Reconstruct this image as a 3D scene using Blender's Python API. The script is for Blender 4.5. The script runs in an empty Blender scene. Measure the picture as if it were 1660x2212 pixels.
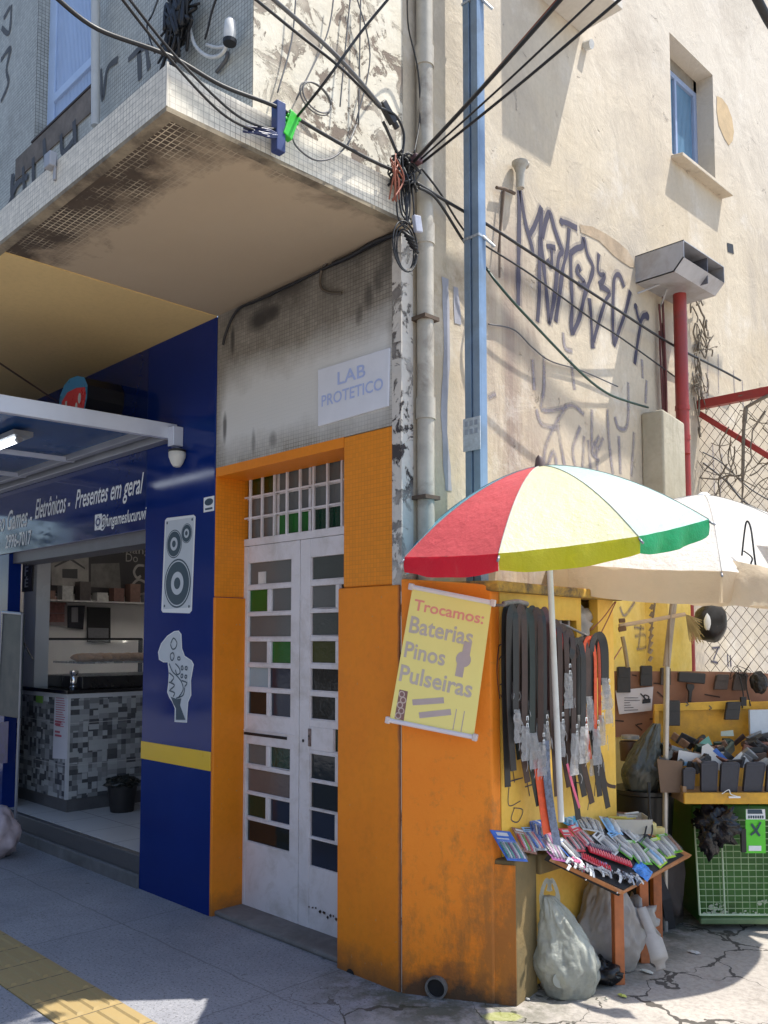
import bpy, bmesh, math, random
from mathutils import Vector, Matrix, noise
V = Vector
R = math.radians
rnd = random.Random(7)
scene = bpy.context.scene
C = scene.collection

# ---------------------------------------------------------------- camera
CAM = V((2.81, -2.881, 1.55))
FOC, PPX, PPY = 1910.0, 830.0, 1248.5          # measured on a 1660 x 2212 view of the photograph
AZ, PITCH = R(44.55), R(4.03)
F0 = V((-math.cos(AZ), math.sin(AZ), 0)); RT = V((math.sin(AZ), math.cos(AZ), 0)); UZ = V((0, 0, 1))
FW = F0*math.cos(PITCH) + UZ*math.sin(PITCH); UP = UZ*math.cos(PITCH) - F0*math.sin(PITCH)
cd = bpy.data.cameras.new('camera'); cam = bpy.data.objects.new('camera', cd); C.objects.link(cam)
cam.matrix_world = Matrix((RT.to_4d()[:3]+(CAM.x,), UP[:]+(CAM.y,), (-FW)[:]+(CAM.z,), (0, 0, 0, 1)))
m3 = Matrix((RT, UP, -FW)).transposed().to_4x4(); m3.translation = CAM
cam.matrix_world = m3
cd.sensor_fit = 'VERTICAL'; cd.sensor_height = 24.0; cd.lens = 24.0*FOC/2212.0
cd.shift_y = (PPY-1106.0)/2212.0; cd.clip_end = 500; cd.clip_start = 0.05
scene.camera = cam

# ---------------------------------------------------------------- light
SUN = V((0.266, 0.316, 0.911)).normalized()
EL = math.asin(SUN.z)
w = bpy.data.worlds.new('World'); scene.world = w; w.use_nodes = True
wn = w.node_tree.nodes; wl = w.node_tree.links
sky = wn.new('ShaderNodeTexSky'); sky.sky_type = 'NISHITA'; sky.sun_disc = False
sky.sun_elevation = EL; sky.sun_rotation = R(90)-math.atan2(SUN.y, SUN.x)
wl.new(sky.outputs[0], wn['Background'].inputs[0]); wn['Background'].inputs[1].default_value = 0.14
sl = bpy.data.lights.new('sun', 'SUN'); sl.energy = 4.1; sl.angle = R(0.55); sl.color = (1, .95, .86)
so = bpy.data.objects.new('sun', sl); C.objects.link(so)
so.rotation_euler = SUN.to_track_quat('Z', 'Y').to_euler(); so.location = (4, 4, 12)
scene.view_settings.view_transform = 'Standard'; scene.view_settings.look = 'None'
scene.view_settings.gamma = 1; scene.view_settings.exposure = 0.86

# ---------------------------------------------------------------- where a line of sight meets a real plane
def ray(px, py): return FW + RT*((px-PPX)/FOC) - UP*((py-PPY)/FOC)
def on(px, py, ax, v):
    d = ray(px, py); return CAM + d*((v-CAM[ax])/d[ax])
def ax_(px, py, x=0.0): return on(px, py, 0, x)
def ay_(px, py, y=0.0): return on(px, py, 1, y)
def az_(px, py, z=0.0): return on(px, py, 2, z)
def dp(px, py, D):
    d = ray(px, py); return CAM + d*(D/d.dot(F0))
def pl(px, py, P, N):
    d = ray(px, py); return CAM + d*((P-CAM).dot(N)/d.dot(N))

# ---------------------------------------------------------------- materials
def col4(c): return (c[0], c[1], c[2], 1)
class NT:
    def __init__(s, name):
        s.m = bpy.data.materials.new(name); s.m.use_nodes = True
        s.t = s.m.node_tree; s.n = s.t.nodes; s.l = s.t.links; s.b = s.n['Principled BSDF']
        s.pos = s.n.new('ShaderNodeNewGeometry').outputs['Position']
    def new(s, t, **k):
        o = s.n.new('ShaderNode'+t)
        for a, v in k.items(): setattr(o, a, v)
        return o
    def noise(s, sc, det=6, rough=.6, vec=None, dist=0):
        o = s.new('TexNoise'); o.inputs['Scale'].default_value = sc; o.inputs['Detail'].default_value = det
        o.inputs['Roughness'].default_value = rough; o.inputs['Distortion'].default_value = dist
        s.l.new(vec or s.pos, o.inputs['Vector']); return o.outputs['Fac']
    def ramp(s, f, a, b, ca=(0, 0, 0, 1), cb=(1, 1, 1, 1)):
        o = s.new('ValToRGB'); e = o.color_ramp.elements
        e[0].position = a; e[1].position = b; e[0].color = ca; e[1].color = cb
        s.l.new(f, o.inputs[0]); return o.outputs[0]
    def mix(s, f, a, b, mode='MIX'):
        o = s.new('Mix', data_type='RGBA', blend_type=mode)
        for i, v in ((0, f), (6, a), (7, b)):
            if isinstance(v, (int, float)): o.inputs[i].default_value = v
            elif isinstance(v, tuple): o.inputs[i].default_value = col4(v)
            else: s.l.new(v, o.inputs[i])
        return o.outputs[2]
    def math(s, op, a, b=None, c=None):
        o = s.new('Math', operation=op)
        for i, v in enumerate((a, b, c)):
            if v is None: continue
            if isinstance(v, (int, float)): o.inputs[i].default_value = v
            else: s.l.new(v, o.inputs[i])
        return o.outputs[0]
    def xyz(s, vec=None):
        o = s.new('SeparateXYZ'); s.l.new(vec or s.pos, o.inputs[0]); return o.outputs
    def mapr(s, v, a, b, c=0, d=1):
        o = s.new('MapRange'); o.clamp = True
        for i, q in zip((1, 2, 3, 4), (a, b, c, d)): o.inputs[i].default_value = q
        s.l.new(v, o.inputs[0]); return o.outputs[0]
    def bump(s, h, st=.3, dist=.01, prev=None):
        o = s.new('Bump'); o.inputs['Strength'].default_value = st; o.inputs['Distance'].default_value = dist
        s.l.new(h, o.inputs['Height'])
        if prev: s.l.new(prev, o.inputs['Normal'])
        return o.outputs[0]
    def out(s, c=None, rough=None, nrm=None):
        if c is not None:
            if isinstance(c, tuple): s.b.inputs['Base Color'].default_value = col4(c)
            else: s.l.new(c, s.b.inputs['Base Color'])
        if rough is not None:
            if isinstance(rough, (int, float)): s.b.inputs['Roughness'].default_value = rough
            else: s.l.new(rough, s.b.inputs['Roughness'])
        if nrm is not None: s.l.new(nrm, s.b.inputs['Normal'])
        return s.m
MATS = {}
def spray(name, c, lo=.35, hi=1.0, k=1.0):
    s = NT(name); s.out(s.mix(s.noise(7, 5), tuple(x*.8 for x in c), tuple(x*1.25 for x in c)), .8)
    a = s.mapr(s.noise(5, 10, .8), .3, .62, lo*k, hi*k); s.l.new(a, s.b.inputs['Alpha']); return s.m
def mat(name, c, rough=.6, var=.25, scale=9, bump=.15, metal=0, dirt=None, dirt_amt=.5, dirt_scale=3, emit=0, coat=0, alpha=1, transl=0, spec=.5, bdist=.004):
    if name in MATS: return MATS[name]
    s = NT(name); f = s.noise(scale, 8, .65)
    lo = tuple(x*(1-var) for x in c); hi = tuple(min(1, x*(1+var*.6)) for x in c)
    cc = s.mix(s.ramp(f, .3, .7), lo, hi)
    if dirt:
        g = s.noise(dirt_scale, 10, .7, dist=.4)
        cc = s.mix(s.ramp(g, 1-dirt_amt-.12, 1-dirt_amt+.12), cc, dirt)
    n = s.bump(s.noise(scale*6, 6, .7), bump, bdist) if bump else None
    s.out(cc, s.mapr(f, .3, .7, max(0, rough-.07), min(1, rough+.07)), n)
    s.b.inputs['Metallic'].default_value = metal; s.b.inputs['Specular IOR Level'].default_value = spec
    if coat: s.b.inputs['Coat Weight'].default_value = coat; s.b.inputs['Coat Roughness'].default_value = .08
    if emit:
        s.b.inputs['Emission Color'].default_value = col4(c); s.b.inputs['Emission Strength'].default_value = emit
    if alpha < 1: s.b.inputs['Alpha'].default_value = alpha
    if transl:
        t = s.new('BsdfTranslucent'); s.l.new(cc, t.inputs[0]); mx = s.new('MixShader'); mx.inputs[0].default_value = transl
        s.l.new(s.b.outputs[0], mx.inputs[1]); s.l.new(t.outputs[0], mx.inputs[2]); s.l.new(mx.outputs[0], s.n['Material Output'].inputs[0])
    MATS[name] = s.m; return s.m

def tile_lines(s, pitch, wid):
    """grid lines that follow each face's own two axes"""
    p = s.xyz(); nrm = s.xyz(s.new('NewGeometry').outputs['Normal']); tot = None
    for i in range(3):
        fr = s.math('FRACT', s.math('DIVIDE', s.math('ADD', p[i], 50.0), pitch))
        ln = s.math('LESS_THAN', fr, wid)
        ln = s.math('MULTIPLY', ln, s.math('LESS_THAN', s.math('ABSOLUTE', nrm[i]), .6))
        tot = ln if tot is None else s.math('MAXIMUM', tot, ln)
    return tot
def mosaic(name, c, line, pitch=.021, wid=.13, dirtc=(.12, .10, .08), amt=.42, white=None, dark_top=None, lineop=1.0, tvar=.12, spots=()):
    s = NT(name); ln = tile_lines(s, pitch, wid)
    # each tile a touch different
    fl = s.new('VectorMath', operation='SNAP'); s.l.new(s.pos, fl.inputs[0]); fl.inputs[1].default_value = (pitch,)*3
    wnz = s.new('TexWhiteNoise'); s.l.new(fl.outputs[0], wnz.inputs[0])
    cc = s.mix(wnz.outputs[0], tuple(x*(1-tvar) for x in c), tuple(min(1, x*(1+tvar)) for x in c))
    vis = s.ramp(s.noise(1.7, 5), .35, .6)
    ln2 = s.math('MULTIPLY', ln, s.math('MULTIPLY_ADD', vis, .6*lineop, .4*lineop))
    cc = s.mix(ln2, cc, line)
    g = s.noise(2.3, 10, .72, dist=.5)
    cc = s.mix(s.mapr(g, 1-amt-.1, 1-amt+.2, 0, .75), cc, dirtc)
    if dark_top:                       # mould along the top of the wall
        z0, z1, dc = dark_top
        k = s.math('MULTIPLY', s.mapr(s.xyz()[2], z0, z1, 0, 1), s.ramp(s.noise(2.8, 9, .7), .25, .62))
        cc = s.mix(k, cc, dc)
    if white:                          # patch painted over
        x0, x1, z0, z1, wc = white; p = s.xyz(); nz = s.math('MULTIPLY_ADD', s.noise(3, 4), .3, -.15)
        def edge(v, a, b): return s.mapr(s.math('ADD', v, nz), a, b)
        k = s.math('MULTIPLY', s.math('MULTIPLY', edge(p[0], x0-.06, x0+.06), edge(p[0], x1+.06, x1-.06)),
                   s.math('MULTIPLY', edge(p[2], z0-.1, z0+.1), edge(p[2], z1+.1, z1-.1)))
        cc = s.mix(s.math('MULTIPLY', k, .93), cc, wc)
    for (sx, sz, rx, rz, st) in spots:         # sooty smudges with soft edges
        p = s.xyz(); a = s.math('POWER', s.math('DIVIDE', s.math('ABSOLUTE', s.math('SUBTRACT', p[0], sx)), rx), 2); b = s.math('POWER', s.math('DIVIDE', s.math('ABSOLUTE', s.math('SUBTRACT', p[2], sz)), rz), 2)
        d = s.math('ADD', s.math('ADD', a, b), s.math('MULTIPLY_ADD', s.noise(9, 6), 1.0, -.5)); cc = s.mix(s.mapr(d, .15, 1.2, st, 0), cc, (.035, .032, .03))
    nb = s.bump(s.math('SUBTRACT', s.math('MULTIPLY', s.noise(40, 3), .3), ln), .35, .003)
    MATS[name] = s.out(cc, .55, nb); return MATS[name]

def stucco(name, c, c2, rough=.85, patch=.5, chips=0, chipc=(.16, .13, .11), sc=1.2, streak=.5, bst=.5):
    s = NT(name); f = s.noise(sc, 10, .68, dist=.3)
    cc = s.mix(s.ramp(f, patch-.14, patch+.14), c, c2)
    mp = s.new('Mapping'); mp.inputs['Scale'].default_value = (14, 14, .8); s.l.new(s.pos, mp.inputs[0])
    st = s.noise(1.0, 6, .6, vec=mp.outputs[0])
    cc = s.mix(s.math('MULTIPLY', s.ramp(st, .5, .78), streak), cc, tuple(x*.62 for x in c))
    cc = s.mix(s.math('MULTIPLY', s.ramp(s.noise(35, 5), .45, .7), .25), cc, tuple(x*.7 for x in c))
    h = s.math('ADD', s.math('MULTIPLY', s.noise(26, 9, .75), .35), s.math('MULTIPLY', s.noise(4, 6, .6, dist=1.2), 1.0))
    if chips:
        k = s.ramp(s.noise(7.5, 9, .72, dist=.6), 1-chips-.015, 1-chips+.015)
        k2 = s.math('MULTIPLY', k, s.ramp(s.noise(1.4, 4), .4, .55))
        cc = s.mix(k2, cc, chipc); h = s.math('SUBTRACT', h, k2)
    MATS[name] = s.out(cc, rough, s.bump(h, bst, .012)); return MATS[name]

# ---------------------------------------------------------------- meshes
class MB:
    def __init__(s): s.v = []; s.f = []; s.mi = []; s.cur = 0
    def add(s, vs, fs):
        o = len(s.v); s.v += [V(x) for x in vs]; s.f += [tuple(i+o for i in f) for f in fs]; s.mi += [s.cur]*len(fs); return s
    def box(s, a, b):
        x0, y0, z0 = a; x1, y1, z1 = b
        return s.hexa([(x0, y0, z0), (x1, y0, z0), (x1, y1, z0), (x0, y1, z0)], [(x0, y0, z1), (x1, y0, z1), (x1, y1, z1), (x0, y1, z1)])
    def hexa(s, lo, hi):
        return s.add(list(lo)+list(hi), [(3, 2, 1, 0), (4, 5, 6, 7), (0, 1, 5, 4), (1, 2, 6, 5), (2, 3, 7, 6), (3, 0, 4, 7)])
    def obox(s, c, u, v, w_, su, sv, sw):
        c, u, v, w_ = V(c), V(u).normalized(), V(v).normalized(), V(w_).normalized()
        u, v, w_ = u*su/2, v*sv/2, w_*sw/2
        return s.hexa([c-u-v-w_, c+u-v-w_, c+u+v-w_, c-u+v-w_], [c-u-v+w_, c+u-v+w_, c+u+v+w_, c-u+v+w_])
    def prism(s, poly, ext):
        n = len(poly); ext = V(ext); p = [V(q) for q in poly]
        return s.add(p+[q+ext for q in p], [tuple(range(n))[::-1], tuple(range(n, 2*n))]+[(i, (i+1) % n, n+(i+1) % n, n+i) for i in range(n)])
    def poly(s, pts): return s.add(pts, [tuple(range(len(pts)))])
    def tube(s, pts, r, n=8, cap=True):
        pts = [V(p) for p in pts]; m = len(pts); rr = r if isinstance(r, (list, tuple)) else [r]*m
        t = (pts[1]-pts[0]).normalized(); a = t.orthogonal().normalized(); vs = []
        for i, p in enumerate(pts):
            t = ((pts[min(i+1, m-1)]-pts[max(i-1, 0)])).normalized()
            a = (a-t*a.dot(t)).normalized(); b = t.cross(a)
            for k in range(n):
                q = 2*math.pi*k/n; vs.append(p+(a*math.cos(q)+b*math.sin(q))*rr[i])
        fs = [(i*n+k, i*n+(k+1) % n, (i+1)*n+(k+1) % n, (i+1)*n+k) for i in range(m-1) for k in range(n)]
        if cap: fs += [tuple(range(n))[::-1], tuple(range((m-1)*n, m*n))]
        return s.add(vs, fs)
    def ribbon(s, pts, wd, nrm, th=0.0):
        """flat stroke on a surface: width across the path, lying against normal nrm"""
        pts = [V(p) for p in pts]; nrm = V(nrm).normalized(); m = len(pts); ww = wd if isinstance(wd, (list, tuple)) else [wd]*m; L = []; Rr = []
        for i, p in enumerate(pts):
            t = (pts[min(i+1, m-1)]-pts[max(i-1, 0)]).normalized(); b = nrm.cross(t).normalized()*ww[i]/2
            L.append(p-b); Rr.append(p+b)
        if not th: return s.add(L+Rr, [(i, i+1, m+i+1, m+i) for i in range(m-1)])
        e = nrm*th; vs = L+Rr+[q+e for q in L]+[q+e for q in Rr]; fs = []
        for i in range(m-1):
            fs += [(i, i+1, m+i+1, m+i), (2*m+i, 3*m+i, 3*m+i+1, 2*m+i+1), (i, 2*m+i, 2*m+i+1, i+1), (m+i, m+i+1, 3*m+i+1, 3*m+i)]
        fs += [(0, m, 3*m, 2*m), (m-1, 3*m-1, 4*m-1, 2*m-1)]
        return s.add(vs, fs)
    def disc(s, c, r0, r1, u, v, n=28, nrm=None, th=0):
        c, u, v = V(c), V(u), V(v); vs = []; fs = []
        for k in range(n):
            q = 2*math.pi*k/n; d = u*math.cos(q)+v*math.sin(q); vs += [c+d*r0, c+d*r1]
        for k in range(n): j = (k+1) % n; fs.append((2*k, 2*k+1, 2*j+1, 2*j))
        return s.add(vs, fs)
    def lathe(s, c, prof, n=20, u=V((1, 0, 0)), v=V((0, 1, 0)), w_=V((0, 0, 1)), closed=True):
        c = V(c); vs = []; m = len(prof)
        for (r, h) in prof:
            for k in range(n):
                q = 2*math.pi*k/n; vs.append(c+(u*math.cos(q)+v*math.sin(q))*r+w_*h)
        fs = [(i*n+k, i*n+(k+1) % n, (i+1)*n+(k+1) % n, (i+1)*n+k) for i in range(m-1) for k in range(n)]
        if closed: fs += [tuple(range(n))[::-1], tuple(range((m-1)*n, m*n))]
        return s.add(vs, fs)
    def blob(s, c, rx, ry, rz, amp=.2, fr=6, n=28, seed=0, pinch=0, flat=True):
        c = V(c); vs = []; m = n//2
        for i in range(m+1):
            th = math.pi*i/m
            for k in range(n):
                q = 2*math.pi*k/n; d = V((math.sin(th)*math.cos(q), math.sin(th)*math.sin(q), math.cos(th)))
                e = 1+amp*(noise.noise(d*fr*.35+V((seed, seed*1.7, 0)))+.6*noise.ridged_multi_fractal(d*fr*.5+V((seed*3, 0, seed)), 1.0, 2.0, 3, 1.0, 2.0)*.5-.3)
                z = d.z*rz*e; f = 1.0
                if pinch and z > 0: f = max(.12, (1-(z/rz))**pinch) if z < rz else .12
                p = V((d.x*rx*e*f, d.y*ry*e*f, z))
                if flat and p.z < -rz*.82: p.z = -rz*.82
                vs.append(c+p)
        fs = [(i*n+k, (i+1)*n+k, (i+1)*n+(k+1) % n, i*n+(k+1) % n) for i in range(m) for k in range(n)]
        return s.add(vs, fs)
    def build(s, name, mats, parent=None, smooth=False, bevel=0, bseg=2, kind=None, label=None, auto=False):
        if not isinstance(mats, (list, tuple)): mats = [mats]
        me = bpy.data.meshes.new(name)
        off = parent.matrix_basis.translation.copy() if parent and parent.type == 'EMPTY' else V((0, 0, 0))
        if parent and parent.type == 'MESH': off = V(parent['off'])
        me.from_pydata([v-off for v in s.v], [], s.f)
        for m in mats: me.materials.append(m)
        me.polygons.foreach_set('material_index', s.mi)
        bm = bmesh.new(); bm.from_mesh(me); bmesh.ops.remove_doubles(bm, verts=bm.verts, dist=1e-5)
        bmesh.ops.recalc_face_normals(bm, faces=bm.faces); bm.to_mesh(me); bm.free()
        if smooth: me.polygons.foreach_set('use_smooth', [True]*len(me.polygons))
        me.update()
        if smooth and auto: me.set_sharp_from_angle(angle=R(40))
        o = bpy.data.objects.new(name, me); C.objects.link(o)
        if parent: o.parent = parent
        o['off'] = [off.x, off.y, off.z]
        if bevel:
            b = o.modifiers.new('bevel', 'BEVEL'); b.width = bevel; b.segments = bseg; b.limit_method = 'ANGLE'; b.angle_limit = R(35)
        if kind: o['kind'] = kind
        if label: o['label'] = label
        return o
def thing(name, label, cat, loc=(0, 0, 0), group=None):
    o = bpy.data.objects.new(name, None); C.objects.link(o); o.empty_display_size = .1
    o.matrix_basis = Matrix.Translation(V(loc)); o['label'] = label; o['category'] = cat
    if group: o['group'] = group
    return o
def tag(o, label, cat, group=None):
    o['label'] = label; o['category'] = cat
    if group: o['group'] = group
    return o
def text_into(mb, s, O, U, Vv, width, height, shear=0, ext=.002, N=None, fat=0.0, spacing=1.0):
    """lettering laid on a plane: O lower-left corner, U right, Vv up"""
    cu = bpy.data.curves.new('t', 'FONT'); cu.body = s; cu.size = 1; cu.shear = shear; cu.offset = fat; cu.resolution_u = 3; cu.space_character = spacing
    o = bpy.data.objects.new('t', cu); C.objects.link(o)
    me = bpy.data.meshes.new_from_object(o.evaluated_get(bpy.context.evaluated_depsgraph_get()))
    xs = [v.co.x for v in me.vertices]; ys = [v.co.y for v in me.vertices]
    x0, x1, y0, y1 = min(xs), max(xs), min(ys), max(ys)
    U = V(U); Vv = V(Vv); N = V(N) if N else U.cross(Vv).normalized()
    vs = [V(O)+U*((v.co.x-x0)/(x1-x0)*width)+Vv*((v.co.y-y0)/(y1-y0)*height)+N*ext for v in me.vertices]
    mb.add(vs, [tuple(p.vertices) for p in me.polygons])
    bpy.data.objects.remove(o); bpy.data.meshes.remove(me); bpy.data.curves.remove(cu)
def bez(p, n=10):
    """smooth curve through the points (Catmull-Rom)"""
    p = [V(q) for q in p]; out = []
    for i in range(len(p)-1):
        a, b, c, d = p[max(i-1, 0)], p[i], p[i+1], p[min(i+2, len(p)-1)]
        for k in range(n):
            t = k/n; out.append(.5*((2*b)+(c-a)*t+(2*a-5*b+4*c-d)*t*t+(3*b-a-3*c+d)*t**3))
    out.append(p[-1]); return out
# ================================================================ materials of the place
ORANGE = stucco('orange_paint', (.84, .255, .004), (.78, .22, .004), rough=.55, sc=1.4, streak=.12, bst=.2)
def base_grime(mt):
    s = NT.__new__(NT); s.m = mt; s.t = mt.node_tree; s.n = s.t.nodes; s.l = s.t.links; s.b = s.n['Principled BSDF']; s.pos = s.n.new('ShaderNodeNewGeometry').outputs['Position']
    cur = s.b.inputs['Base Color'].links[0].from_socket; p = s.xyz(); z = s.math('ADD', p[2], s.math('MULTIPLY_ADD', s.noise(5, 9, .75), .35, -.17))
    cur = s.mix(s.mapr(z, .16, .0, 0, .75), cur, (.13, .07, .03)); cur = s.mix(s.math('MULTIPLY', s.ramp(s.noise(3.2, 10, .75), .55, .68), .30), cur, (.42, .13, .01))
    cur = s.mix(s.math('MULTIPLY', s.ramp(s.noise(55, 3, .6), .70, .74), .8), cur, (.45, .33, .2))
    cx = s.math('ADD', p[0], s.math('MULTIPLY', s.noise(12, 6), .010)); edge = s.mapr(s.math('ADD', s.math('MULTIPLY', cx, -1), s.math('MULTIPLY', s.noise(16, 8, .75), -.012)), .006, -.004); cur = s.mix(s.math('MULTIPLY', edge, .8), cur, (.10, .05, .03))
    s.l.new(cur, s.b.inputs['Base Color'])
base_grime(ORANGE)
M_orange_tile = mosaic('orange_painted_tiles', (.78, .25, .006), (.44, .12, .004), amt=.12, dirtc=(.4, .16, .02), lineop=.5, tvar=.05)
M_mosaic_up = mosaic('grey_tiles_upper', (.44, .45, .41), (.10, .10, .09), dirtc=(.20, .19, .16), amt=.40)
M_mosaic_slab = mosaic('cream_tiles_slab', (.72, .67, .56), (.24, .21, .17), amt=.24, dirtc=(.26, .24, .22), pitch=.024, wid=.09)
M_mosaic_wall = mosaic('tiles_over_door', (.36, .33, .28), (.10, .09, .07), amt=.40, dirtc=(.14, .12, .10),
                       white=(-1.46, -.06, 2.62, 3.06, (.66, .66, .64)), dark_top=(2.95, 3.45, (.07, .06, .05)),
    spots=[(ay_(x, y).x, ay_(x, y).z, a, b, k) for x, y, a, b, k in ((563, 688, .13, .07, .95), (590, 676, .07, .05, .9), (838, 560, .05, .10, .6), (818, 600, .04, .09, .6), (797, 640, .035, .08, .6), (776, 678, .03, .06, .55), (503, 735, .022, .09, .8), (486, 925, .022, .10, .8), (590, 950, .04, .05, .5), (548, 955, .02, .08, .5))])
M_stucco_up = stucco('peeling_cream_stucco', (.66, .59, .46), (.72, .68, .58), chips=.47, chipc=(.20, .155, .12), sc=1.8, streak=.2, bst=.7)
M_stucco_side = stucco('cream_stucco', (.52, .43, .305), (.60, .52, .40), chips=.345, chipc=(.36, .30, .23), sc=.9, streak=.30, bst=.75)
def weather(mt):
    s = NT('tmp'); bpy.data.materials.remove(s.m); s = NT.__new__(NT); s.m = mt; s.t = mt.node_tree; s.n = s.t.nodes; s.l = s.t.links; s.b = s.n['Principled BSDF']; s.pos = s.n.new('ShaderNodeNewGeometry').outputs['Position']
    cur = s.b.inputs['Base Color'].links[0].from_socket; p = s.xyz(); n1 = s.noise(2.4, 9, .7, dist=.4); n2 = s.noise(9, 8, .7)
    mp = s.new('Mapping'); mp.inputs['Scale'].default_value = (9, 9, .7); s.l.new(s.pos, mp.inputs[0]); st = s.noise(1, 7, .65, vec=mp.outputs[0])
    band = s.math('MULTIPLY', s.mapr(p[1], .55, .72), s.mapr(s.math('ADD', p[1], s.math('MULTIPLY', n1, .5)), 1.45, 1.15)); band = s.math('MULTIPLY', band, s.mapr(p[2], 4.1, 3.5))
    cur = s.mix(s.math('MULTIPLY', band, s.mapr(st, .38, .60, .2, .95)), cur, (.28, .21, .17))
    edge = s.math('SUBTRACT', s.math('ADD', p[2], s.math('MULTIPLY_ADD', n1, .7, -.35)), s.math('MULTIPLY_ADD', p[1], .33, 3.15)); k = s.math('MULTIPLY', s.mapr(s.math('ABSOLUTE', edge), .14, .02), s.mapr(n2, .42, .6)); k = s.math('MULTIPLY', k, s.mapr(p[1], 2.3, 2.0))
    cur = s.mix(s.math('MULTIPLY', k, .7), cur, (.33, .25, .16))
    cur = s.mix(s.math('MULTIPLY', s.mapr(p[2], 4.4, 5.6), .5), cur, (.62, .58, .53))
    lowk = s.math('MULTIPLY', s.mapr(p[2], 2.9, 2.0), s.mapr(s.noise(3, 8, .7), .45, .62)); cur = s.mix(s.math('MULTIPLY', lowk, .5), cur, (.44, .40, .38))
    big = s.noise(.75, 9, .72, dist=.5); cur = s.mix(s.math('MULTIPLY', s.mapr(big, .47, .62), .7), cur, (.40, .345, .28)); cur = s.mix(s.math('MULTIPLY', s.mapr(s.noise(1.9, 9, .75), .55, .66), .45), cur, (.70, .65, .58))
    s.l.new(cur, s.b.inputs['Base Color'])
weather(M_stucco_side)
M_strip = stucco('flaking_white_edge', (.66, .62, .56), (.60, .57, .52), chips=.46, chipc=(.06, .05, .05), sc=3, streak=.3, bst=.8)
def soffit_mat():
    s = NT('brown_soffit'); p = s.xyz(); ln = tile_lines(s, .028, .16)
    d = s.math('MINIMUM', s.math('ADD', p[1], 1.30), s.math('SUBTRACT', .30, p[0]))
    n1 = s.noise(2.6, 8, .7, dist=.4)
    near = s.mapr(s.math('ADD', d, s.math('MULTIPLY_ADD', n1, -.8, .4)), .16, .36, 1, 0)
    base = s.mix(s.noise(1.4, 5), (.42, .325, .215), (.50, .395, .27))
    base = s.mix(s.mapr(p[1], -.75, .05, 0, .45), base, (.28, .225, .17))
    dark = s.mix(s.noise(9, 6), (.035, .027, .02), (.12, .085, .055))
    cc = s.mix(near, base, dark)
    pale_lines = s.math('MULTIPLY', s.math('MULTIPLY', ln, near), s.ramp(s.noise(3.3, 5), .42, .58))
    cc = s.mix(pale_lines, cc, (.62, .53, .38))  # pale tile joints showing through near the slab edges
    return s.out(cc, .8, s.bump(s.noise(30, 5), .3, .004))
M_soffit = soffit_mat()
M_soffit_y = stucco('yellow_soffit', (.78, .56, .24), (.70, .50, .22), sc=.9, streak=0, bst=.12)
M_white = mat('white_gloss_paint', (.74, .72, .74), .35, .06, 4, .05, dirt=(.55, .52, .50), dirt_amt=.42, dirt_scale=6)
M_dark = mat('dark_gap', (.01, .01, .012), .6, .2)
M_steelblue = mat('blue_grey_steel', (.22, .31, .43), .35, .2, 5, .1, metal=.35, dirt=(.17, .22, .27), dirt_amt=.4)
M_pvc = mat('old_pvc', (.42, .39, .33), .45, .25, 6, .15, dirt=(.16, .13, .10), dirt_amt=.36, dirt_scale=5)
M_black = mat('black_rubber', (.012, .012, .014), .5, .3, 20, .1)
M_cabgrey = mat('grey_cable', (.10, .10, .105), .55, .3, 20, .05)
M_cabwhite = mat('white_cable', (.62, .62, .60), .5, .2, 20, .05)
M_green_cab = mat('green_cable', (.015, .05, .035), .5, .2)
M_copper = mat('red_brown_wire', (.30, .09, .05), .5, .3)
M_blue = mat('glossy_blue_panel', (.003, .021, .16), .10, .12, 1.5, 0, spec=.22)
M_blue2 = mat('blue_sheet', (.015, .11, .34), .25, .2, 2, .03, transl=.35)
M_yel = mat('yellow_stripe', (.80, .50, .01), .3, .05, 3, .02)
M_alu = mat('pale_aluminium', (.62, .66, .76), .35, .08, 3, .03, metal=.2)
M_alud = mat('grey_aluminium', (.30, .31, .34), .35, .15, 3, .03, metal=.4)
M_letter = mat('white_vinyl', (.75, .78, .80), .4, .05)
M_vinylg = mat('pale_grey_vinyl', (.52, .57, .62), .4, .06)
M_vinyld = mat('dark_teal_vinyl', (.015, .05, .085), .4, .1)
M_red_paint = mat('red_paint', (.33, .035, .028), .45, .2, 6, .15, dirt=(.22, .05, .04), dirt_amt=.38)
M_galv = mat('galvanised_sheet', (.42, .42, .44), .5, .2, 5, .15, metal=.3, dirt=(.26, .23, .20), dirt_amt=.38)
M_darkglass = mat('dark_glass', (.03, .035, .035), .07, .3, 3, .25, spec=.7)
def glass(name, c, r=.12, b=.5, sc=40):
    s = NT(name); n = s.noise(sc, 4, .6); s.out(s.mix(s.noise(3, 4), tuple(x*.75 for x in c), tuple(x*1.25 for x in c)), r, s.bump(n, b, .004)); return s.m
G_grey = glass('grey_patterned_glass', (.13, .135, .13)); G_green = glass('green_patterned_glass', (.015, .12, .018))
G_olive = glass('olive_patterned_glass', (.045, .05, .008)); G_dark = glass('black_glass', (.012, .016, .016), .06, .25, 14)
G_navy = glass('navy_glass', (.018, .025, .045), .08, .3, 14); G_teal = glass('bottle_green_glass', (.006, .035, .018), .1)
G_light = glass('pale_pebbled_glass', (.33, .42, .46), .3, .9, 90); G_brown = glass('brown_patterned_glass', (.14, .115, .105))

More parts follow.
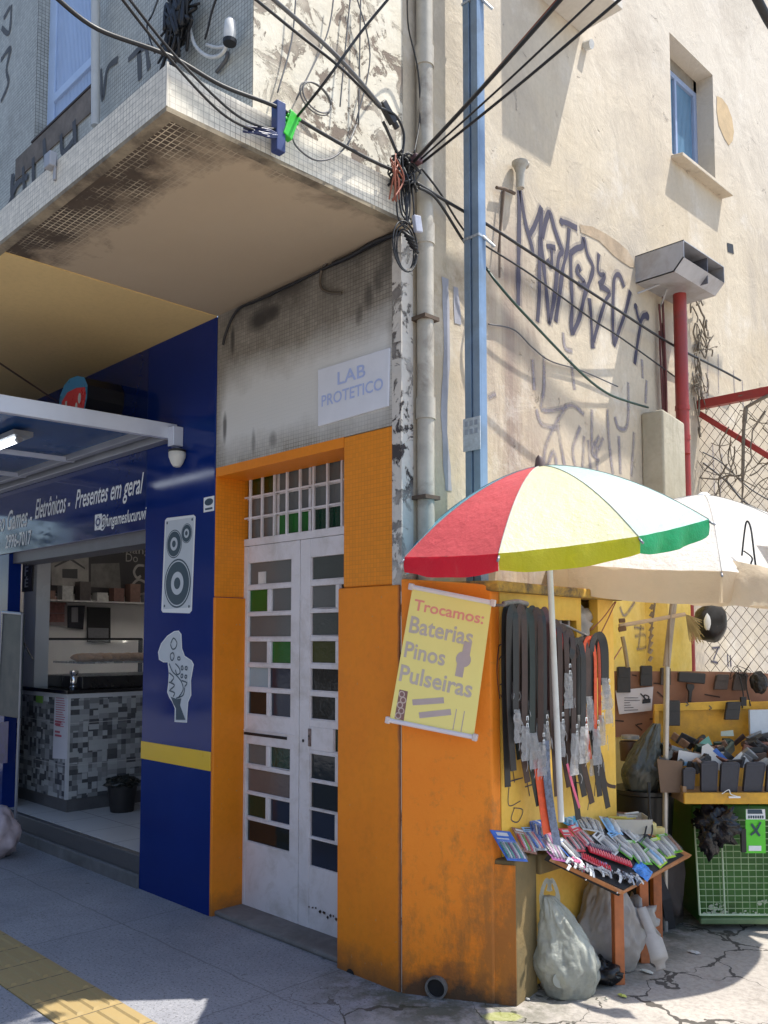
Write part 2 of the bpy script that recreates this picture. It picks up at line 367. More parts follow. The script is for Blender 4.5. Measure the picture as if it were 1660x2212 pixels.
# ================================================================ ground
def ground_mat():
    s = NT('worn_pavement'); p = s.xyz()
    side = s.math('ADD', p[0], s.math('MULTIPLY_ADD', s.noise(1.3, 5), .6, -.3))
    f = s.noise(1.1, 10, .7, dist=.4); sp = s.noise(75, 4, .75); sp2 = s.noise(38, 5, .7)
    cl = s.mix(s.ramp(f, .35, .65), (.22, .225, .25), (.31, .312, .335))
    cl = s.mix(s.math('MULTIPLY', s.ramp(sp, .54, .62), .75), cl, (.075, .075, .085))
    cl = s.mix(s.math('MULTIPLY', s.ramp(s.noise(90, 3, .7), .60, .66), .6), cl, (.46, .45, .45))
    cr = s.mix(s.ramp(f, .3, .7), (.33, .30, .27), (.47, .43, .38))
    cr = s.mix(s.math('MULTIPLY', s.ramp(sp2, .45, .62), .5), cr, (.22, .20, .18))
    cr = s.mix(s.math('MULTIPLY', s.ramp(s.noise(5, 9, .75), .55, .66), .6), cr, (.20, .175, .15))
    wob = s.math('MULTIPLY_ADD', s.noise(4, 5), .05, -.025)
    jx = s.math('LESS_THAN', s.math('FRACT', s.math('DIVIDE', s.math('ADD', s.math('ADD', p[0], wob), 50.35), 1.35)), .007); jy = s.math('LESS_THAN', s.math('ABSOLUTE', s.math('ADD', s.math('ADD', p[1], wob), .42)), .005)
    cl = s.mix(s.math('MULTIPLY', s.math('MAXIMUM', jx, jy), .4), cl, (.07, .07, .075))
    vg = s.new('TexVoronoi'); vg.inputs['Scale'].default_value = 3.2; s.l.new(s.pos, vg.inputs['Vector']); cl = s.mix(s.math('MULTIPLY', s.mapr(s.math('ADD', vg.outputs['Distance'], s.math('MULTIPLY', s.noise(20, 3), .05)), .085, .06), .7), cl, (.10, .10, .105))
    cl = s.mix(s.math('MULTIPLY', s.ramp(s.noise(1.6, 9, .75), .52, .66), .45), cl, (.14, .14, .15))
    k = s.mapr(side, .0, .45)
    cc = s.mix(k, cl, cr)
    # irregular cracks
    wv = s.new('VectorMath', operation='ADD'); s.l.new(s.pos, wv.inputs[0])
    nz = s.new('TexNoise'); nz.inputs['Scale'].default_value = 3.2; nz.inputs['Detail'].default_value = 8; s.l.new(s.pos, nz.inputs['Vector'])
    sc = s.new('VectorMath', operation='SCALE'); s.l.new(nz.outputs['Color'], sc.inputs[0]); sc.inputs[3].default_value = .38; s.l.new(sc.outputs[0], wv.inputs[1])
    vo = s.new('TexVoronoi', feature='DISTANCE_TO_EDGE'); vo.inputs['Scale'].default_value = 2.1; s.l.new(wv.outputs[0], vo.inputs['Vector'])
    wid = s.math('MULTIPLY_ADD', s.ramp(s.noise(2.2, 6), .45, .7), .035, .003)
    cr_ = s.math('LESS_THAN', vo.outputs['Distance'], s.math('MULTIPLY', wid, s.mapr(side, -.35, .3, .12, 1)))
    cc = s.mix(s.math('MULTIPLY', cr_, s.mapr(side, -.6, .2, .35, .9)), cc, (.045, .038, .032))
    h = s.math('SUBTRACT', s.math('ADD', s.math('MULTIPLY', sp2, .4), s.math('MULTIPLY', s.noise(9, 8, .7), s.mapr(side, 0, .5, .3, 1.6))), s.math('MULTIPLY', cr_, 1.2))
    # dark olive mottling by the foot of the wall
    ms = s.math('MULTIPLY', s.math('MULTIPLY', s.mapr(p[0], -.55, -.2), s.mapr(p[1], -.42, -.1)), s.math('MULTIPLY', s.mapr(p[0], .75, .45), s.ramp(s.noise(6, 8, .7), .40, .55)))
    cc = s.mix(s.math('MULTIPLY', ms, .75), cc, (.055, .06, .028))
    # blob of yellow-green paint
    q = az_(1085, 2196); dx = s.math('SUBTRACT', p[0], q.x); dy = s.math('SUBTRACT', p[1], q.y)
    a_ = s.math('ADD', s.math('MULTIPLY', dx, .70), s.math('MULTIPLY', dy, .71)); b_ = s.math('SUBTRACT', s.math('MULTIPLY', dx, -.71), s.math('MULTIPLY', dy, -.70))
    rr = s.math('ADD', s.math('POWER', s.math('DIVIDE', s.math('ABSOLUTE', a_), .085), 2), s.math('POWER', s.math('DIVIDE', s.math('ABSOLUTE', b_), .045), 2))
    cc = s.mix(s.mapr(s.math('ADD', rr, s.math('MULTIPLY_ADD', s.noise(20, 4), 1.2, -.6)), .8, 1.15, .55, 0), cc, (.36, .38, .10))
    return s.out(cc, .88, s.bump(h, .55, .012))
g = MB(); g.poly([(-60, -60, 0), (60, -60, 0), (60, 60, 0), (-60, 60, 0)]); g.build('ground', ground_mat(), kind='structure')
# tactile strip
def tactile_mat():
    s = NT('yellow_tactile_tiles'); p = s.xyz()
    bx = s.math('LESS_THAN', s.math('FRACT', s.math('DIVIDE', s.math('ADD', p[0], 50.), .25)), .03)
    cc = s.mix(s.noise(2, 8, .7), (.30, .21, .085), (.38, .28, .12)); cc = s.mix(s.ramp(s.noise(25, 6, .7), .5, .7), cc, (.33, .25, .12)); cc = s.mix(bx, cc, (.10, .08, .05))
    return s.out(cc, .8, s.bump(s.noise(40, 5), .4, .005))
t = MB(); y0, y1 = -1.235, -.945
t.box((-9, y0, .0), (1.2, y1, .006))
for k in range(4):
    yy = y0+.036+k*.0725
    for i in range(0, 41): 
        xx = -9+i*.25; t.hexa([(xx+.012, yy-.017, .006), (xx+.238, yy-.017, .006), (xx+.238, yy+.017, .006), (xx+.012, yy+.017, .006)],
                              [(xx+.022, yy-.009, .013), (xx+.228, yy-.009, .013), (xx+.228, yy+.009, .013), (xx+.022, yy+.009, .013)])
t.build('tactile_path', tactile_mat(), kind='structure')

# ================================================================ corner building
B = thing('corner_building', 'old corner building with cream stucco side wall, tiled balcony and orange entrance', 'building', (0, 0, 0))
m = MB(); m.box((-1.515, 0, 2.552), (-.004, .25, 3.47)); m.build('tiled_wall', M_mosaic_wall, B)
m = MB(); m.box((-1.515, 0, 2.50), (-.40, .206, 2.552)); m.build('lintel', ORANGE, B)
m = MB(); m.box((-.40, 0, 1.805), (-.004, .30, 2.5495)); m.build('pillar', M_orange_tile, B, bevel=.006, label='tile-clad upper half of the orange pillar')
m = MB(); lo = [(-.424, -.014, -.01), (-.005, -.014, -.01), (-.005, .30, -.01), (-.424, .30, -.01)]; m.hexa(lo, [(a, b, 1.803) for a, b, c in lo]); pil = m.build('pillar', ORANGE, B, bevel=.008, label='smooth orange lower half of the pillar')
m = MB(); q = ay_(758, 2118, -.014); m.disc((q.x, -.0165, q.z), 0, .036, (1, 0, 0), (0, 0, 1.5), 20); m.build('drain_hole', M_dark, pil)
m = MB(); m.box((-1.60, 0, 1.80), (-1.515, .30, 2.552)); m.build('door_jamb', M_orange_tile, B, bevel=.005)
m = MB(); m.box((-1.60, -.004, -.01), (-1.50, .30, 1.798)); m.build('door_jamb', ORANGE, B, bevel=.006)
m = MB(); m.box((-1.60, .02, 0), (-.424, .5, .028)); m.build('doorstep', mat('grey_cement_step', (.20, .19, .18), .85, .3, 6, .4, dirt=(.1, .09, .08), dirt_amt=.4), B, bevel=.01)
# side wall with the small window, as pieces round the opening
WY0, WY1 = 2.69, 3.36; WZ0, WZ1 = 4.92, 5.80
m = MB()
for a, b in (((-.35, .012, 0), (0, WY0, 9)), ((-.35, WY1, 0), (0, 9, 9)), ((-.35, WY0, 0), (0, WY1, WZ0)), ((-.35, WY0, WZ1), (0, WY1, 9))): m.box(a, b)
sidew = m.build('side_wall', M_stucco_side, B)
m = MB(); m.box((-.06, -.003, 0), (.002, .075, 3.50)); m.build('wall_edge', M_strip, B)
m = MB(); m.box((-.12, -.857, 3.60), (-.0, .010, 9)); m.build('upper_side_wall', M_stucco_up, B)
# upper street wall (tiles) with window
xa = ay_(76, 270, -.86).x; xb = ay_(201, 183, -.86).x; zs = ay_(150, 232, -.86).z
m = MB()
for a, b in (((-7, -.86, 3.60), (xa, -.6, 9)), ((xb, -.86, 3.60), (-.002, -.6, 9)), ((xa, -.86, 3.60), (xb, -.6, zs))): m.box(a, b)
m.build('upper_street_wall', M_mosaic_up, B)
M_shut = mat('pale_blue_shutter', (.45, .58, .80), .4, .08, 5, .05)
f = MB(); yb = -.76
f.box((xa, yb-.03, zs), (xa+.09, yb+.02, 9)); f.box((xb-.05, yb-.03, zs), (xb, yb+.02, 9)); f.box((xa, yb-.03, zs), (xb, yb+.02, zs+.05)); f.box((xa+.09, yb-.035, zs+.22), (xb-.05, yb+.0, zs+.27))
xm = xa+.09; fr = f.build('window', M_shut, B, bevel=.003)
f = MB(); n = 34
for k in range(n):
    x = xm+.006+k*(xb-.05-xm)/n; f.box((x, yb-.018, zs+.05), (x+.010, yb, 9))
f.box((xm, yb, zs), (xb, yb+.01, 9)); f.build('louvre_panel', M_shut, fr)
m = MB(); m.box((xa-.02, -.872, zs-.012), (xb+.002, -.70, zs)); m.build('window_sill', mat('dark_rusty_sill', (.05, .035, .03), .7, .3), fr)
m = MB(); m.box((xa-.25, -.868, zs-.15), (xb-.005, -.861, zs-.016)); m.build('panel_below_window', mat('stained_concrete_band', (.20, .17, .145), .85, .35, 8, .3, dirt=(.08, .07, .06), dirt_amt=.45), fr)
# balcony slab
SX, SY = .075, -1.29
m = MB(); m.box((-7, SY, 3.472), (SX, -.02, 3.635)); slab = m.build('balcony_slab', M_mosaic_slab, B)
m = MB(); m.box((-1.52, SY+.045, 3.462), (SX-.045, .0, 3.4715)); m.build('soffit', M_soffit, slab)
m = MB(); m.box((-7, SY-.002, 3.455), (SX+.002, SY+.045, 3.474)); m.box((SX-.045, SY+.045, 3.455), (SX+.002, -.0, 3.474))
m.build('drip_edge', mat('stained_cement_edge', (.34, .28, .19), .8, .3, 7, .3, dirt=(.09, .07, .05), dirt_amt=.45, dirt_scale=5), slab)
m = MB(); m.box((SX-.004, SY-.004, 3.474), (SX+.004, SY+.004, 3.64)); m.build('corner_trim', mat('cream_trim', (.62, .58, .5), .6), slab)
# corbel on the balcony face
m = MB(); c = ay_(118, 352, SY); m.box((c.x-.03, SY-.035, c.z-.03), (c.x+.03, SY, c.z+.035)); m.box((c.x+.012, SY-.012, c.z-.09), (c.x+.03, SY, c.z-.03)); m.build('concrete_bracket', M_galv, slab, bevel=.004)
# window of the side wall
M_frame = mat('blue_window_frame', (.30, .38, .55), .4, .1)
f = MB(); xr = -.13
for a, b in (((xr-.04, WY0, WZ0), (xr, WY0+.05, WZ1)), ((xr-.04, WY1-.05, WZ0), (xr, WY1, WZ1)), ((xr-.04, WY0+.05, WZ1-.13), (xr, WY1-.05, WZ1-.09)), ((xr-.04, WY0+.05, WZ0), (xr, WY1-.05, WZ0+.04)),
             ((xr-.04, (WY0+WY1)/2-.015, WZ0+.04), (xr, (WY0+WY1)/2+.015, WZ1-.13))): f.box(a, b)
win = f.build('window', M_frame, B, bevel=.003)
m = MB()
for k in range(28):
    y = WY0+.05+k*(WY1-WY0-.1)/28; m.box((xr-.03, y, WZ0+.04), (xr-.02, y+.014, WZ1-.13))
m.box((xr-.036, WY0+.05, WZ0+.04), (xr-.03, WY1-.05, WZ1-.13)); m.build('window_pane', glass('ribbed_blue_glass', (.16, .30, .45), .15, .2), win)
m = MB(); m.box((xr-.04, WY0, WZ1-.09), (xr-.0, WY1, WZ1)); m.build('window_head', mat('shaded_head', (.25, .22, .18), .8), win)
m = MB(); m.hexa([(-.13, WY0-.015, WZ0-.035), (.085, WY0-.015, WZ0-.055), (.085, WY1+.11, WZ0-.055), (-.13, WY1+.11, WZ0-.035)],
                 [(-.13, WY0-.015, WZ0+.0), (.085, WY0-.015, WZ0-.03), (.085, WY1+.11, WZ0-.03), (-.13, WY1+.11, WZ0+.0)]); m.build('window_sill', M_stucco_side, win, bevel=.004)
# box shelf high on the wall
m = MB(); m.box((0, 1.11, 5.222), (.285, 1.56, 6.4)); m.build('projecting_box', stucco('white_render', (.62, .58, .52), (.55, .52, .47), sc=2, streak=.3), B, bevel=.004)
m = MB(); m.tube([(0, 1.60, 5.16), (.05, 1.60, 5.15)], .028, 12); m.build('pipe_stub', M_cabwhite, B)
# bare oval patch and hole
m = MB(); P = [ax_(x, y, .003) for x, y in ((1549, 207), (1560, 212), (1572, 228), (1582, 255), (1586, 285), (1583, 305), (1575, 314), (1566, 300), (1553, 270), (1549, 240))]; m.poly(P)
m.build('render_patch', mat('bare_tan_render', (.52, .38, .22), .9, .2, 8, .4), B)
m = MB(); P = [ax_(x, y, .003) for x, y in ((1571, 524), (1584, 528), (1586, 549), (1573, 544))]; m.poly(P); m.build('hole', M_dark, B)
m = MB(); pts = [ax_(x, y, .003) for x, y in ((1253, 484), (1262, 487), (1280, 489), (1310, 505), (1335, 522), (1356, 540), (1368, 560), (1372, 578), (1362, 577), (1345, 566), (1326, 552), (1309, 534), (1294, 520), (1270, 508), (1255, 502))]
m.poly(pts); m.build('render_patch', mat('bare_brown_render', (.40, .30, .20), .9, .3, 9, .5, dirt=(.55, .45, .33), dirt_amt=.4), B)
# old pipe stump with brown conduit
m = MB(); c = ax_(1124, 372, .05)
m.lathe(c, [(.022, -.09), (.024, .0), (.034, .03), (.045, .045), (.045, .055)], 16); m.tube([c+V((0, 0, .05)), c+V((.01, .05, .055))], .02, 10); m.build('pipe_stump', M_pvc, B, smooth=True, auto=True)
m = MB(); m.ribbon([ax_(1080, 600, .004), ax_(1081, 520, .004), ax_(1083, 460, .004), ax_(1086, 412, .004)], .012, (1, 0, 0)); m.tube([ax_(1073, 405, .03), ax_(1090, 408, .03), ax_(1112, 418, .03)], .009, 8)
m.tube([ax_(1090, 408, .03), ax_(1077, 545, .03)], .006, 6); m.build('rusty_conduit', mat('rusty_iron', (.12, .08, .055), .8, .4), B)
# pier by the red downpipe, lower part yellow
PYA = ax_(1386, 960, 0).y; dpx = .16
PYA2 = PYA; d_ = None
lo_, hi_ = 0.0, .6
for _ in range(30):
    mid = (lo_+hi_)/2; q = ray(1434, 960); tt = (PYA-CAM.y)/q.y
    d_ = CAM.x+q.x*tt; break
PD = max(.08, min(.5, d_)); PYB = ax_(1481, 960, PD).y
zt = ay_(1434, 882, PYA).z; zt2 = ax_(1481, 905, PD).z
M_pier = stucco('hood_shade_cement', (.36, .32, .23), (.52, .48, .38), sc=1.2, streak=.5)  # olive tone paints the hood's shadow into the cement colour
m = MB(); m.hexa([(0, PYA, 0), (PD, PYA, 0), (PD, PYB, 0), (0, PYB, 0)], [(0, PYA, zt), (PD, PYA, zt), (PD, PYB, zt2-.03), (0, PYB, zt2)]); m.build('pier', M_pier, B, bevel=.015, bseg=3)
M_ywall = stucco('yellow_wall_paint', (.78, .55, .08), (.86, .70, .28), sc=1.6, streak=.3, bst=.4)
m = MB(); m.box((0, 1.14, 0), (.006, PYA-.001, 1.98)); m.box((0, PYA-.006, 0), (PD+.006, PYA, 2.0)); m.box((PD, PYA, 0), (PD+.006, PYB+.004, 2.0)); m.build('yellow_dado', M_ywall, B)

# graffiti, brushed and sprayed on the wall
M_spray = spray('dark_spray_paint', (.055, .05, .08), .78); M_over = spray('overspray_mist', (.16, .15, .19), .0, 1.0, .38)
M_spray2 = spray('faded_grey_spray', (.33, .30, .33), .0, .7)
M_spray3 = mat('blue_spray', (.10, .13, .26), .7, .3, 6, 0)
def strokes(name, S, m_, wd, X=.0025, n=(1, 0, 0), f=ax_, par=B, sm=5, label=None, org=(0, 0), sc=1):
    mb = MB()
    for st in S:
        pts = bez([f(org[0]+x*sc, org[1]+y*sc, X) for x, y in st], sm); k = len(pts)
        mb.ribbon(pts, [wd*(.75+.35*noise.noise(p*9)) for p in pts], n)
    o = mb.build(name, m_, par, label=label)
    if m_ in (M_spray, M_spray2, M_spray3) and wd > .012:
        ob2 = MB()
        for st in S: ob2.ribbon(bez([f(org[0]+x*sc, org[1]+y*sc, X-.0012) for x, y in st], sm), wd*1.6, n)
        ob2.build('overspray', M_over, o)
    return o
zk = .2602; zo = (1026.6, 243.1)     # marks read off an enlarged view
GR = [[(365, 590), (368, 900), (362, 1300), (360, 1600)], [(370, 620), (400, 800), (430, 960), (470, 1100), (485, 1180)], [(455, 1010), (490, 950), (530, 850), (552, 780)],
      [(552, 800), (545, 1000), (535, 1200), (535, 1500), (520, 1740)], [(560, 1040), (590, 900), (622, 830), (660, 960), (700, 1080), (725, 1150), (695, 1210), (670, 1450), (640, 1650), (615, 1760)],
      [(545, 1030), (575, 1300), (600, 1550), (615, 1750)], [(782, 960), (765, 1150), (730, 1300), (705, 1500), (670, 1740)], [(710, 905), (760, 915), (850, 960)],
      [(595, 1110), (635, 1115), (670, 1125)], [(635, 1120), (640, 1250), (625, 1270), (600, 1215)],
      [(790, 1170), (840, 1130), (890, 1110), (905, 1050), (935, 1180), (980, 1280), (960, 1380), (910, 1520), (870, 1700), (812, 1830)], [(795, 1170), (800, 1400), (808, 1600), (800, 1760), (812, 1850)],
      [(880, 1320), (860, 1270), (845, 1320), (880, 1370), (910, 1410), (885, 1440), (855, 1410)], [(1030, 1170), (1020, 1280), (1035, 1340), (1075, 1350), (1060, 1400), (1030, 1430)],
      [(1035, 1440), (1080, 1460), (1120, 1500), (1085, 1560), (1040, 1700), (985, 1900)], [(950, 1540), (965, 1700), (975, 1900), (982, 1960)],
      [(1240, 1450), (1200, 1350), (1160, 1370), (1150, 1500), (1145, 1750), (1155, 1930)], [(1155, 1940), (1200, 1800), (1250, 1650), (1290, 1480)],
      [(1335, 1610), (1355, 1700), (1375, 1760), (1360, 1850), (1325, 2090)], [(1375, 1740), (1400, 1690), (1440, 1690)]]
strokes('graffiti', GR, M_spray, .043, org=zo, sc=zk, label='tall black spray-painted tag letters')
m = MB()
for (x, y, r_) in ((720, 905, .022), (1335, 1610, .022), (1430, 1690, .028)):
    q = ax_(zo[0]+x*zk, zo[1]+y*zk, .003); m.disc(q, 0, r_, (0, 1, 0), (0, 0, 1), 16)
m.build('graffiti', M_spray, B)
z2 = .4145; o2 = (972.4, 486)
GF = [[(490, 680), (490, 850), (480, 960), (570, 960), (640, 940), (700, 990)], [(610, 940), (560, 1020), (500, 1150), (490, 1260)], [(450, 960), (480, 1040), (560, 1060)], [(560, 1040), (580, 1160), (600, 1270)], [(680, 1050), (640, 1170), (660, 1280)],
      [(740, 960), (745, 1200), (800, 1110)], [(780, 1100), (740, 1180), (780, 1230)], [(930, 820), (925, 1040), (880, 1060), (860, 1000)], [(1025, 810), (1020, 930)], [(630, 700), (650, 860)], [(820, 960), (830, 1140), (850, 1300)], [(960, 1080), (945, 1310)],
      [(200, 900), (240, 880)], [(700, 1100), (690, 1280)], [(500, 1280), (540, 1180), (560, 1290)], [(720, 1120), (735, 1290)], [(760, 1130), (770, 1290)], [(590, 560), (600, 640), (640, 660)], [(880, 1100), (890, 1300)], [(430, 700), (440, 860)], [(1000, 700), (1005, 800)]]
strokes('graffiti', GF, M_spray2, .024, org=o2, sc=z2, label='faded grey graffiti low on the wall')
# marks near the fence and below
GN = [[(1510, 770), (1512, 840)], [(1530, 770), (1528, 860)], [(1552, 765), (1553, 850)], [(1585, 800), (1588, 860)], [(1604, 820), (1606, 880)], [(1520, 1100), (1535, 1180)], [(1540, 960), (1548, 1150)], [(1560, 980), (1556, 1100)]]
strokes('graffiti', GN, M_spray2, .014, label='thin grey graffiti behind the mesh fence')
GB = [[(1538, 1400), (1556, 1398)], [(1552, 1400), (1542, 1425)], [(1536, 1428), (1552, 1432)], [(1572, 1412), (1574, 1440)], [(1578, 1415), (1580, 1440)]]
strokes('graffiti', GB, M_spray, .016, label='small black marks low behind the fence')
GY = [[(1340, 1310), (1350, 1330), (1372, 1300)], [(1370, 1355), (1392, 1358)], [(1372, 1375), (1394, 1372), (1396, 1398), (1376, 1402)], [(1385, 1350), (1380, 1400)]]
strokes('graffiti', GY, M_spray2, .018, X=.009, label='grey letters on the yellow dado')
# faint blue-grey strokes between the pipes
strokes('blue_grey_smear', [[(962, 600), (966, 760), (960, 900), (970, 1060)], [(985, 620), (990, 700)]], mat('blue_grey_tone', (.36, .36, .40), .8, .3, 3, 0), .06, label='blue-grey smear behind the steel pole')
# tags on the upper tiles
GU = [[(217, 150), (222, 215), (232, 150), (255, 128)], [(277, 130), (300, 108), (322, 100)], [(300, 112), (303, 172)], [(316, 100), (322, 150)], [(8, 40), (22, 15)], [(4, 60), (20, 70), (25, 10)], [(2, 130), (22, 105), (14, 150), (18, 180), (2, 220)]]
strokes('graffiti', GU, mat('faded_black_spray', (.10, .105, .11), .8, .3, 5, 0), .042, X=-.8625, n=(0, -1, 0), f=ay_, label='dark letters on the shaded upper tiles')
GM = [[(28, 375), (26, 420), (42, 480)], [(50, 360), (52, 410)], [(72, 340), (74, 400), (100, 370)], [(95, 300), (100, 370)], [(132, 290), (136, 330), (160, 300)], [(160, 260), (165, 320), (182, 300)], [(0, 470), (20, 440), (35, 400), (60, 380)]]
strokes('graffiti', GM, mat('sooty_spray', (.075, .08, .09), .8, .3, 5, 0), .05, X=-.870, n=(0, -1, 0), f=ay_)
# hook-shaped loose conduit and black smudges over the door
m = MB(); m.tube(bez([ay_(x, y, -.018) for x, y in ((722, 555), (700, 575), (692, 600), (695, 622), (712, 632), (738, 633))]), .0075, 8); m.build('loose_conduit', mat('brown_conduit', (.10, .08, .06), .6, .3), B, smooth=True)
m = MB(); m.tube(bez([ay_(x, y, -.02) for x, y in ((868, 500), (800, 533), (740, 562), (700, 580), (640, 610), (560, 648), (524, 662), (506, 680), (490, 715), (482, 745))]), [.010]*0 or .0075, 8)
m.tube(bez([ay_(x, y, -.03) for x, y in ((862, 503), (810, 523), (760, 552), (720, 570))]), .012, 8); m.build('soffit_cable', M_black, B, smooth=True)
# blurred white notice with pale blue letters
m = MB(); A = ay_(691, 922); Bq = ay_(842, 878); Ct = ay_(845, 752); Dt = ay_(691, 800)
y_ = -.012; sgn = [(A.x, y_, A.z), (Bq.x, y_, Bq.z), (Ct.x, y_, Ct.z), (Dt.x, y_, Dt.z)]
m.prism(sgn, (0, .012, 0)); ns = m.build('notice_board', mat('white_plastic', (.70, .72, .78), .5, .04), None, bevel=.002)
tag(ns, 'white rectangular notice with pale blue lettering on the tiles above the orange entrance', 'notice')
m = MB(); w_ = Bq.x-A.x; h_ = Dt.z-A.z
text_into(m, 'LAB', (A.x+w_*.30, y_, A.z+h_*.62), (1, 0, 0), (0, 0, 1), w_*.40, h_*.22, N=(0, -1, 0), fat=.01)
text_into(m, 'PROTETICO', (A.x+w_*.06, y_, A.z+h_*.32), (1, 0, 0), (0, 0, 1), w_*.88, h_*.20, N=(0, -1, 0), fat=.01)
m.build('lettering', mat('pale_blue_ink', (.42, .50, .78), .6, .05), ns)

# entrance door
DY = .208
def dz(y, x=560): return ay_(x, y, DY).z
D_ = MB(); xL, xM, xR = -1.562, -.99, -.41; TH = .035
ztop = 2.548; zl = 2.105
def bars(mb, x0, x1, z0, z1, y0=DY, y1=DY+.03): mb.box((x0, y0, z0), (x1, y1, z1))
rowsL = [(1212, 1262, 'w'), (1272, 1322, 's'), (1330, 1377, 'w'), (1386, 1434, 's'), (1443, 1488, 'w'), (1497, 1548, 's'), (1613, 1659, 's'), (1668, 1720, 'w'), (1726, 1776, 's'), (1783, 1832, 'w')]
colL = [('g',), ('G', 'g'), ('g',), ('g', 'G'), ('l', 'n'), ('b', 'n'), ('g', 't'), ('r',), ('t', 'n'), ('b',)]
rowsR = [(1202, 1253, 'w'), (1265, 1315, 's'), (1324, 1374, 'w'), (1385, 1434, 's'), (1445, 1494, 'w'), (1505, 1556, 's'), (1572, 1622, 'h'), (1631, 1687, 's'), (1693, 1750, 'w'), (1754, 1813, 's'), (1817, 1878, 'w')]
colR = [('b2',), ('g', 'b'), ('b2',), ('o', 'b'), ('b',), ('b', 'b'), ('t',), ('b', 'r'), ('b',), ('n', 'b'), ('n',)]
GM_ = dict(g=G_grey, G=G_green, l=G_light, n=G_navy, b=G_dark, r=G_brown, t=G_teal, o=G_olive, b2=glass('smoky_glass', (.075, .085, .078)))
def leaf(x0, x1, rows, cols, px, name_lab):
    inn0, inn1 = x0+.085, x1-.075
    f = MB(); f.box((x0, DY, .012), (inn0, DY+TH, zl)); f.box((inn1, DY, .012), (x1, DY+TH, zl))
    zz = zl; pn = {}
    for (ya, yb_, k), cs in zip(rows, cols):
        za, zb = dz(yb_, px), dz(ya, px)          # bottom, top
        f.box((inn0, DY+.002, zb), (inn1, DY+TH, zz)); 
        mid = (inn0+inn1)/2
        if k == 'h': f.box((inn0, DY, za), (mid-.03, DY+TH, zb)); spans = [(mid-.03, inn1)]
        elif k == 's': f.box((mid-.014, DY+.001, za), (mid+.014, DY+TH, zb)); spans = [(inn0, mid-.014), (mid+.014, inn1)]
        elif len(cs) == 2: spans = [(inn0, mid), (mid, inn1)]
        else: spans = [(inn0, inn1)]
        for c_, (a, b) in zip(cs, spans): pn.setdefault(c_, MB()).box((a, DY+.016, za), (b, DY+.022, zb))
        # glazing bead
        for a, b in spans:
            f.box((a, DY+.004, za), (b, DY+.018, za+.006)); f.box((a, DY+.004, za), (a+.006, DY+.018, zb)); f.box((b-.006, DY+.004, za), (b, DY+.018, zb))
        zz = za
    f.box((inn0, DY+.002, .012), (inn1, DY+TH, zz))
    o = f.build('door_leaf', M_white, B, bevel=.003, label=name_lab)
    nm = dict(g='grey_pane', G='green_pane', l='pale_pane', n='navy_pane', b='black_pane', r='brown_pane', t='bottle_green_pane', o='olive_pane', b2='smoky_pane')
    for k, mb in pn.items(): mb.build(nm[k], GM_[k], o)
    return o
lf = leaf(xL, xM-.003, rowsL, colL, 585, 'white door leaf with a letter slot')
rf = leaf(xM+.003, xR+.03, rowsR, colR, 690, 'white door leaf with the worn lock')
m = MB(); a = ay_(528, 1579, DY); b = ay_(620, 1590, DY); m.box((a.x, DY-.0015, a.z-.02), (b.x, DY+.001, a.z-.004)); m.build('letter_slot', M_dark, lf)
m = MB(); a = ay_(520, 1577, DY); m.box((xL, DY-.004, a.z+.004), (xM-.04, DY-.0, a.z+.009)); m.build('drip_bar', M_white, lf)
m = MB(); c = ay_(670, 1592, DY); m.box((c.x-.012, DY-.006, c.z-.05), (c.x+.012, DY, c.z+.045)); m.build('lock_plate', mat('worn_lock_plate', (.42, .33, .30), .5, .4, 30, .2, metal=.4, dirt=(.10, .06, .05), dirt_amt=.5, dirt_scale=30), rf, bevel=.003)
m = MB(); c = ay_(656, 1600, DY); m.disc((c.x, DY-.003, c.z), 0, .009, (1, 0, 0), (0, 0, 1), 12); c2 = ay_(670, 1590, DY); m.disc((c2.x, DY-.009, c2.z), 0, .006, (1, 0, 0), (0, 0, 1), 12); m.build('keyhole', M_dark, rf)
m = MB(); rr = random.Random(3)
for k in range(15):
    x = xM+.10+.28*k/15+rr.uniform(-.01, .01); z = .135+rr.uniform(-.01, .012)+(.0-.02*k/15); s_ = rr.uniform(.004, .011); m.poly([(x-s_, DY-.001, z), (x+s_*.3, DY-.001, z-s_), (x+s_, DY-.001, z+s_*.5), (x, DY-.001, z+s_)])
m.build('rust_chips', mat('rust_spots', (.05, .03, .025), .8), rf)
m = MB(); q = ay_(567, 1248, DY+.014); m.box((q.x-.036, DY+.012, q.z-.035), (q.x+.036, DY+.0155, q.z+.035)); m.build('paper_note', mat('note_paper', (.62, .60, .56), .7), lf)
m = MB(); m.box((xL+.0, DY-.002, zl+.002), (-.40, DY+.05, zl+.045)); m.box((xL-.0, DY-.004, zl+.045), (xL+.022, DY+.05, ztop)); m.box((xL+.022, DY-.004, ztop-.022), (-.40, DY+.05, ztop))
for z_ in (.33, .66):
    zz = zl+.045+(ztop-.022-zl-.045)*z_; m.box((xL+.022, DY+.02, zz-.009), (-.40, DY+.04, zz+.009))
for k in range(1, 4):
    xx = xL+.022+(xR-xL)*k/4+.03; m.box((xx-.011, DY+.02, zl+.045), (xx+.011, DY+.04, ztop-.02))
tr = m.build('transom_window', M_white, B, bevel=.002)
grd = [['o', 'g', 'g', 'b'], ['g', 'g', 'g', 'b'], ['g', 'G', 't', 'g']]
pn = {}; z0 = zl+.045; zh = (ztop-.022-z0)/3; xw = (xR-xL)/4
for r_ in range(3):
    for c_ in range(4): k = grd[r_][c_]; pn.setdefault(k, MB()).box((xL+.022+c_*xw+(0.03 if c_ else 0), DY+.026, z0+(2-r_)*zh), (min(-.40, xL+.022+(c_+1)*xw+.03), DY+.032, z0+(3-r_)*zh))
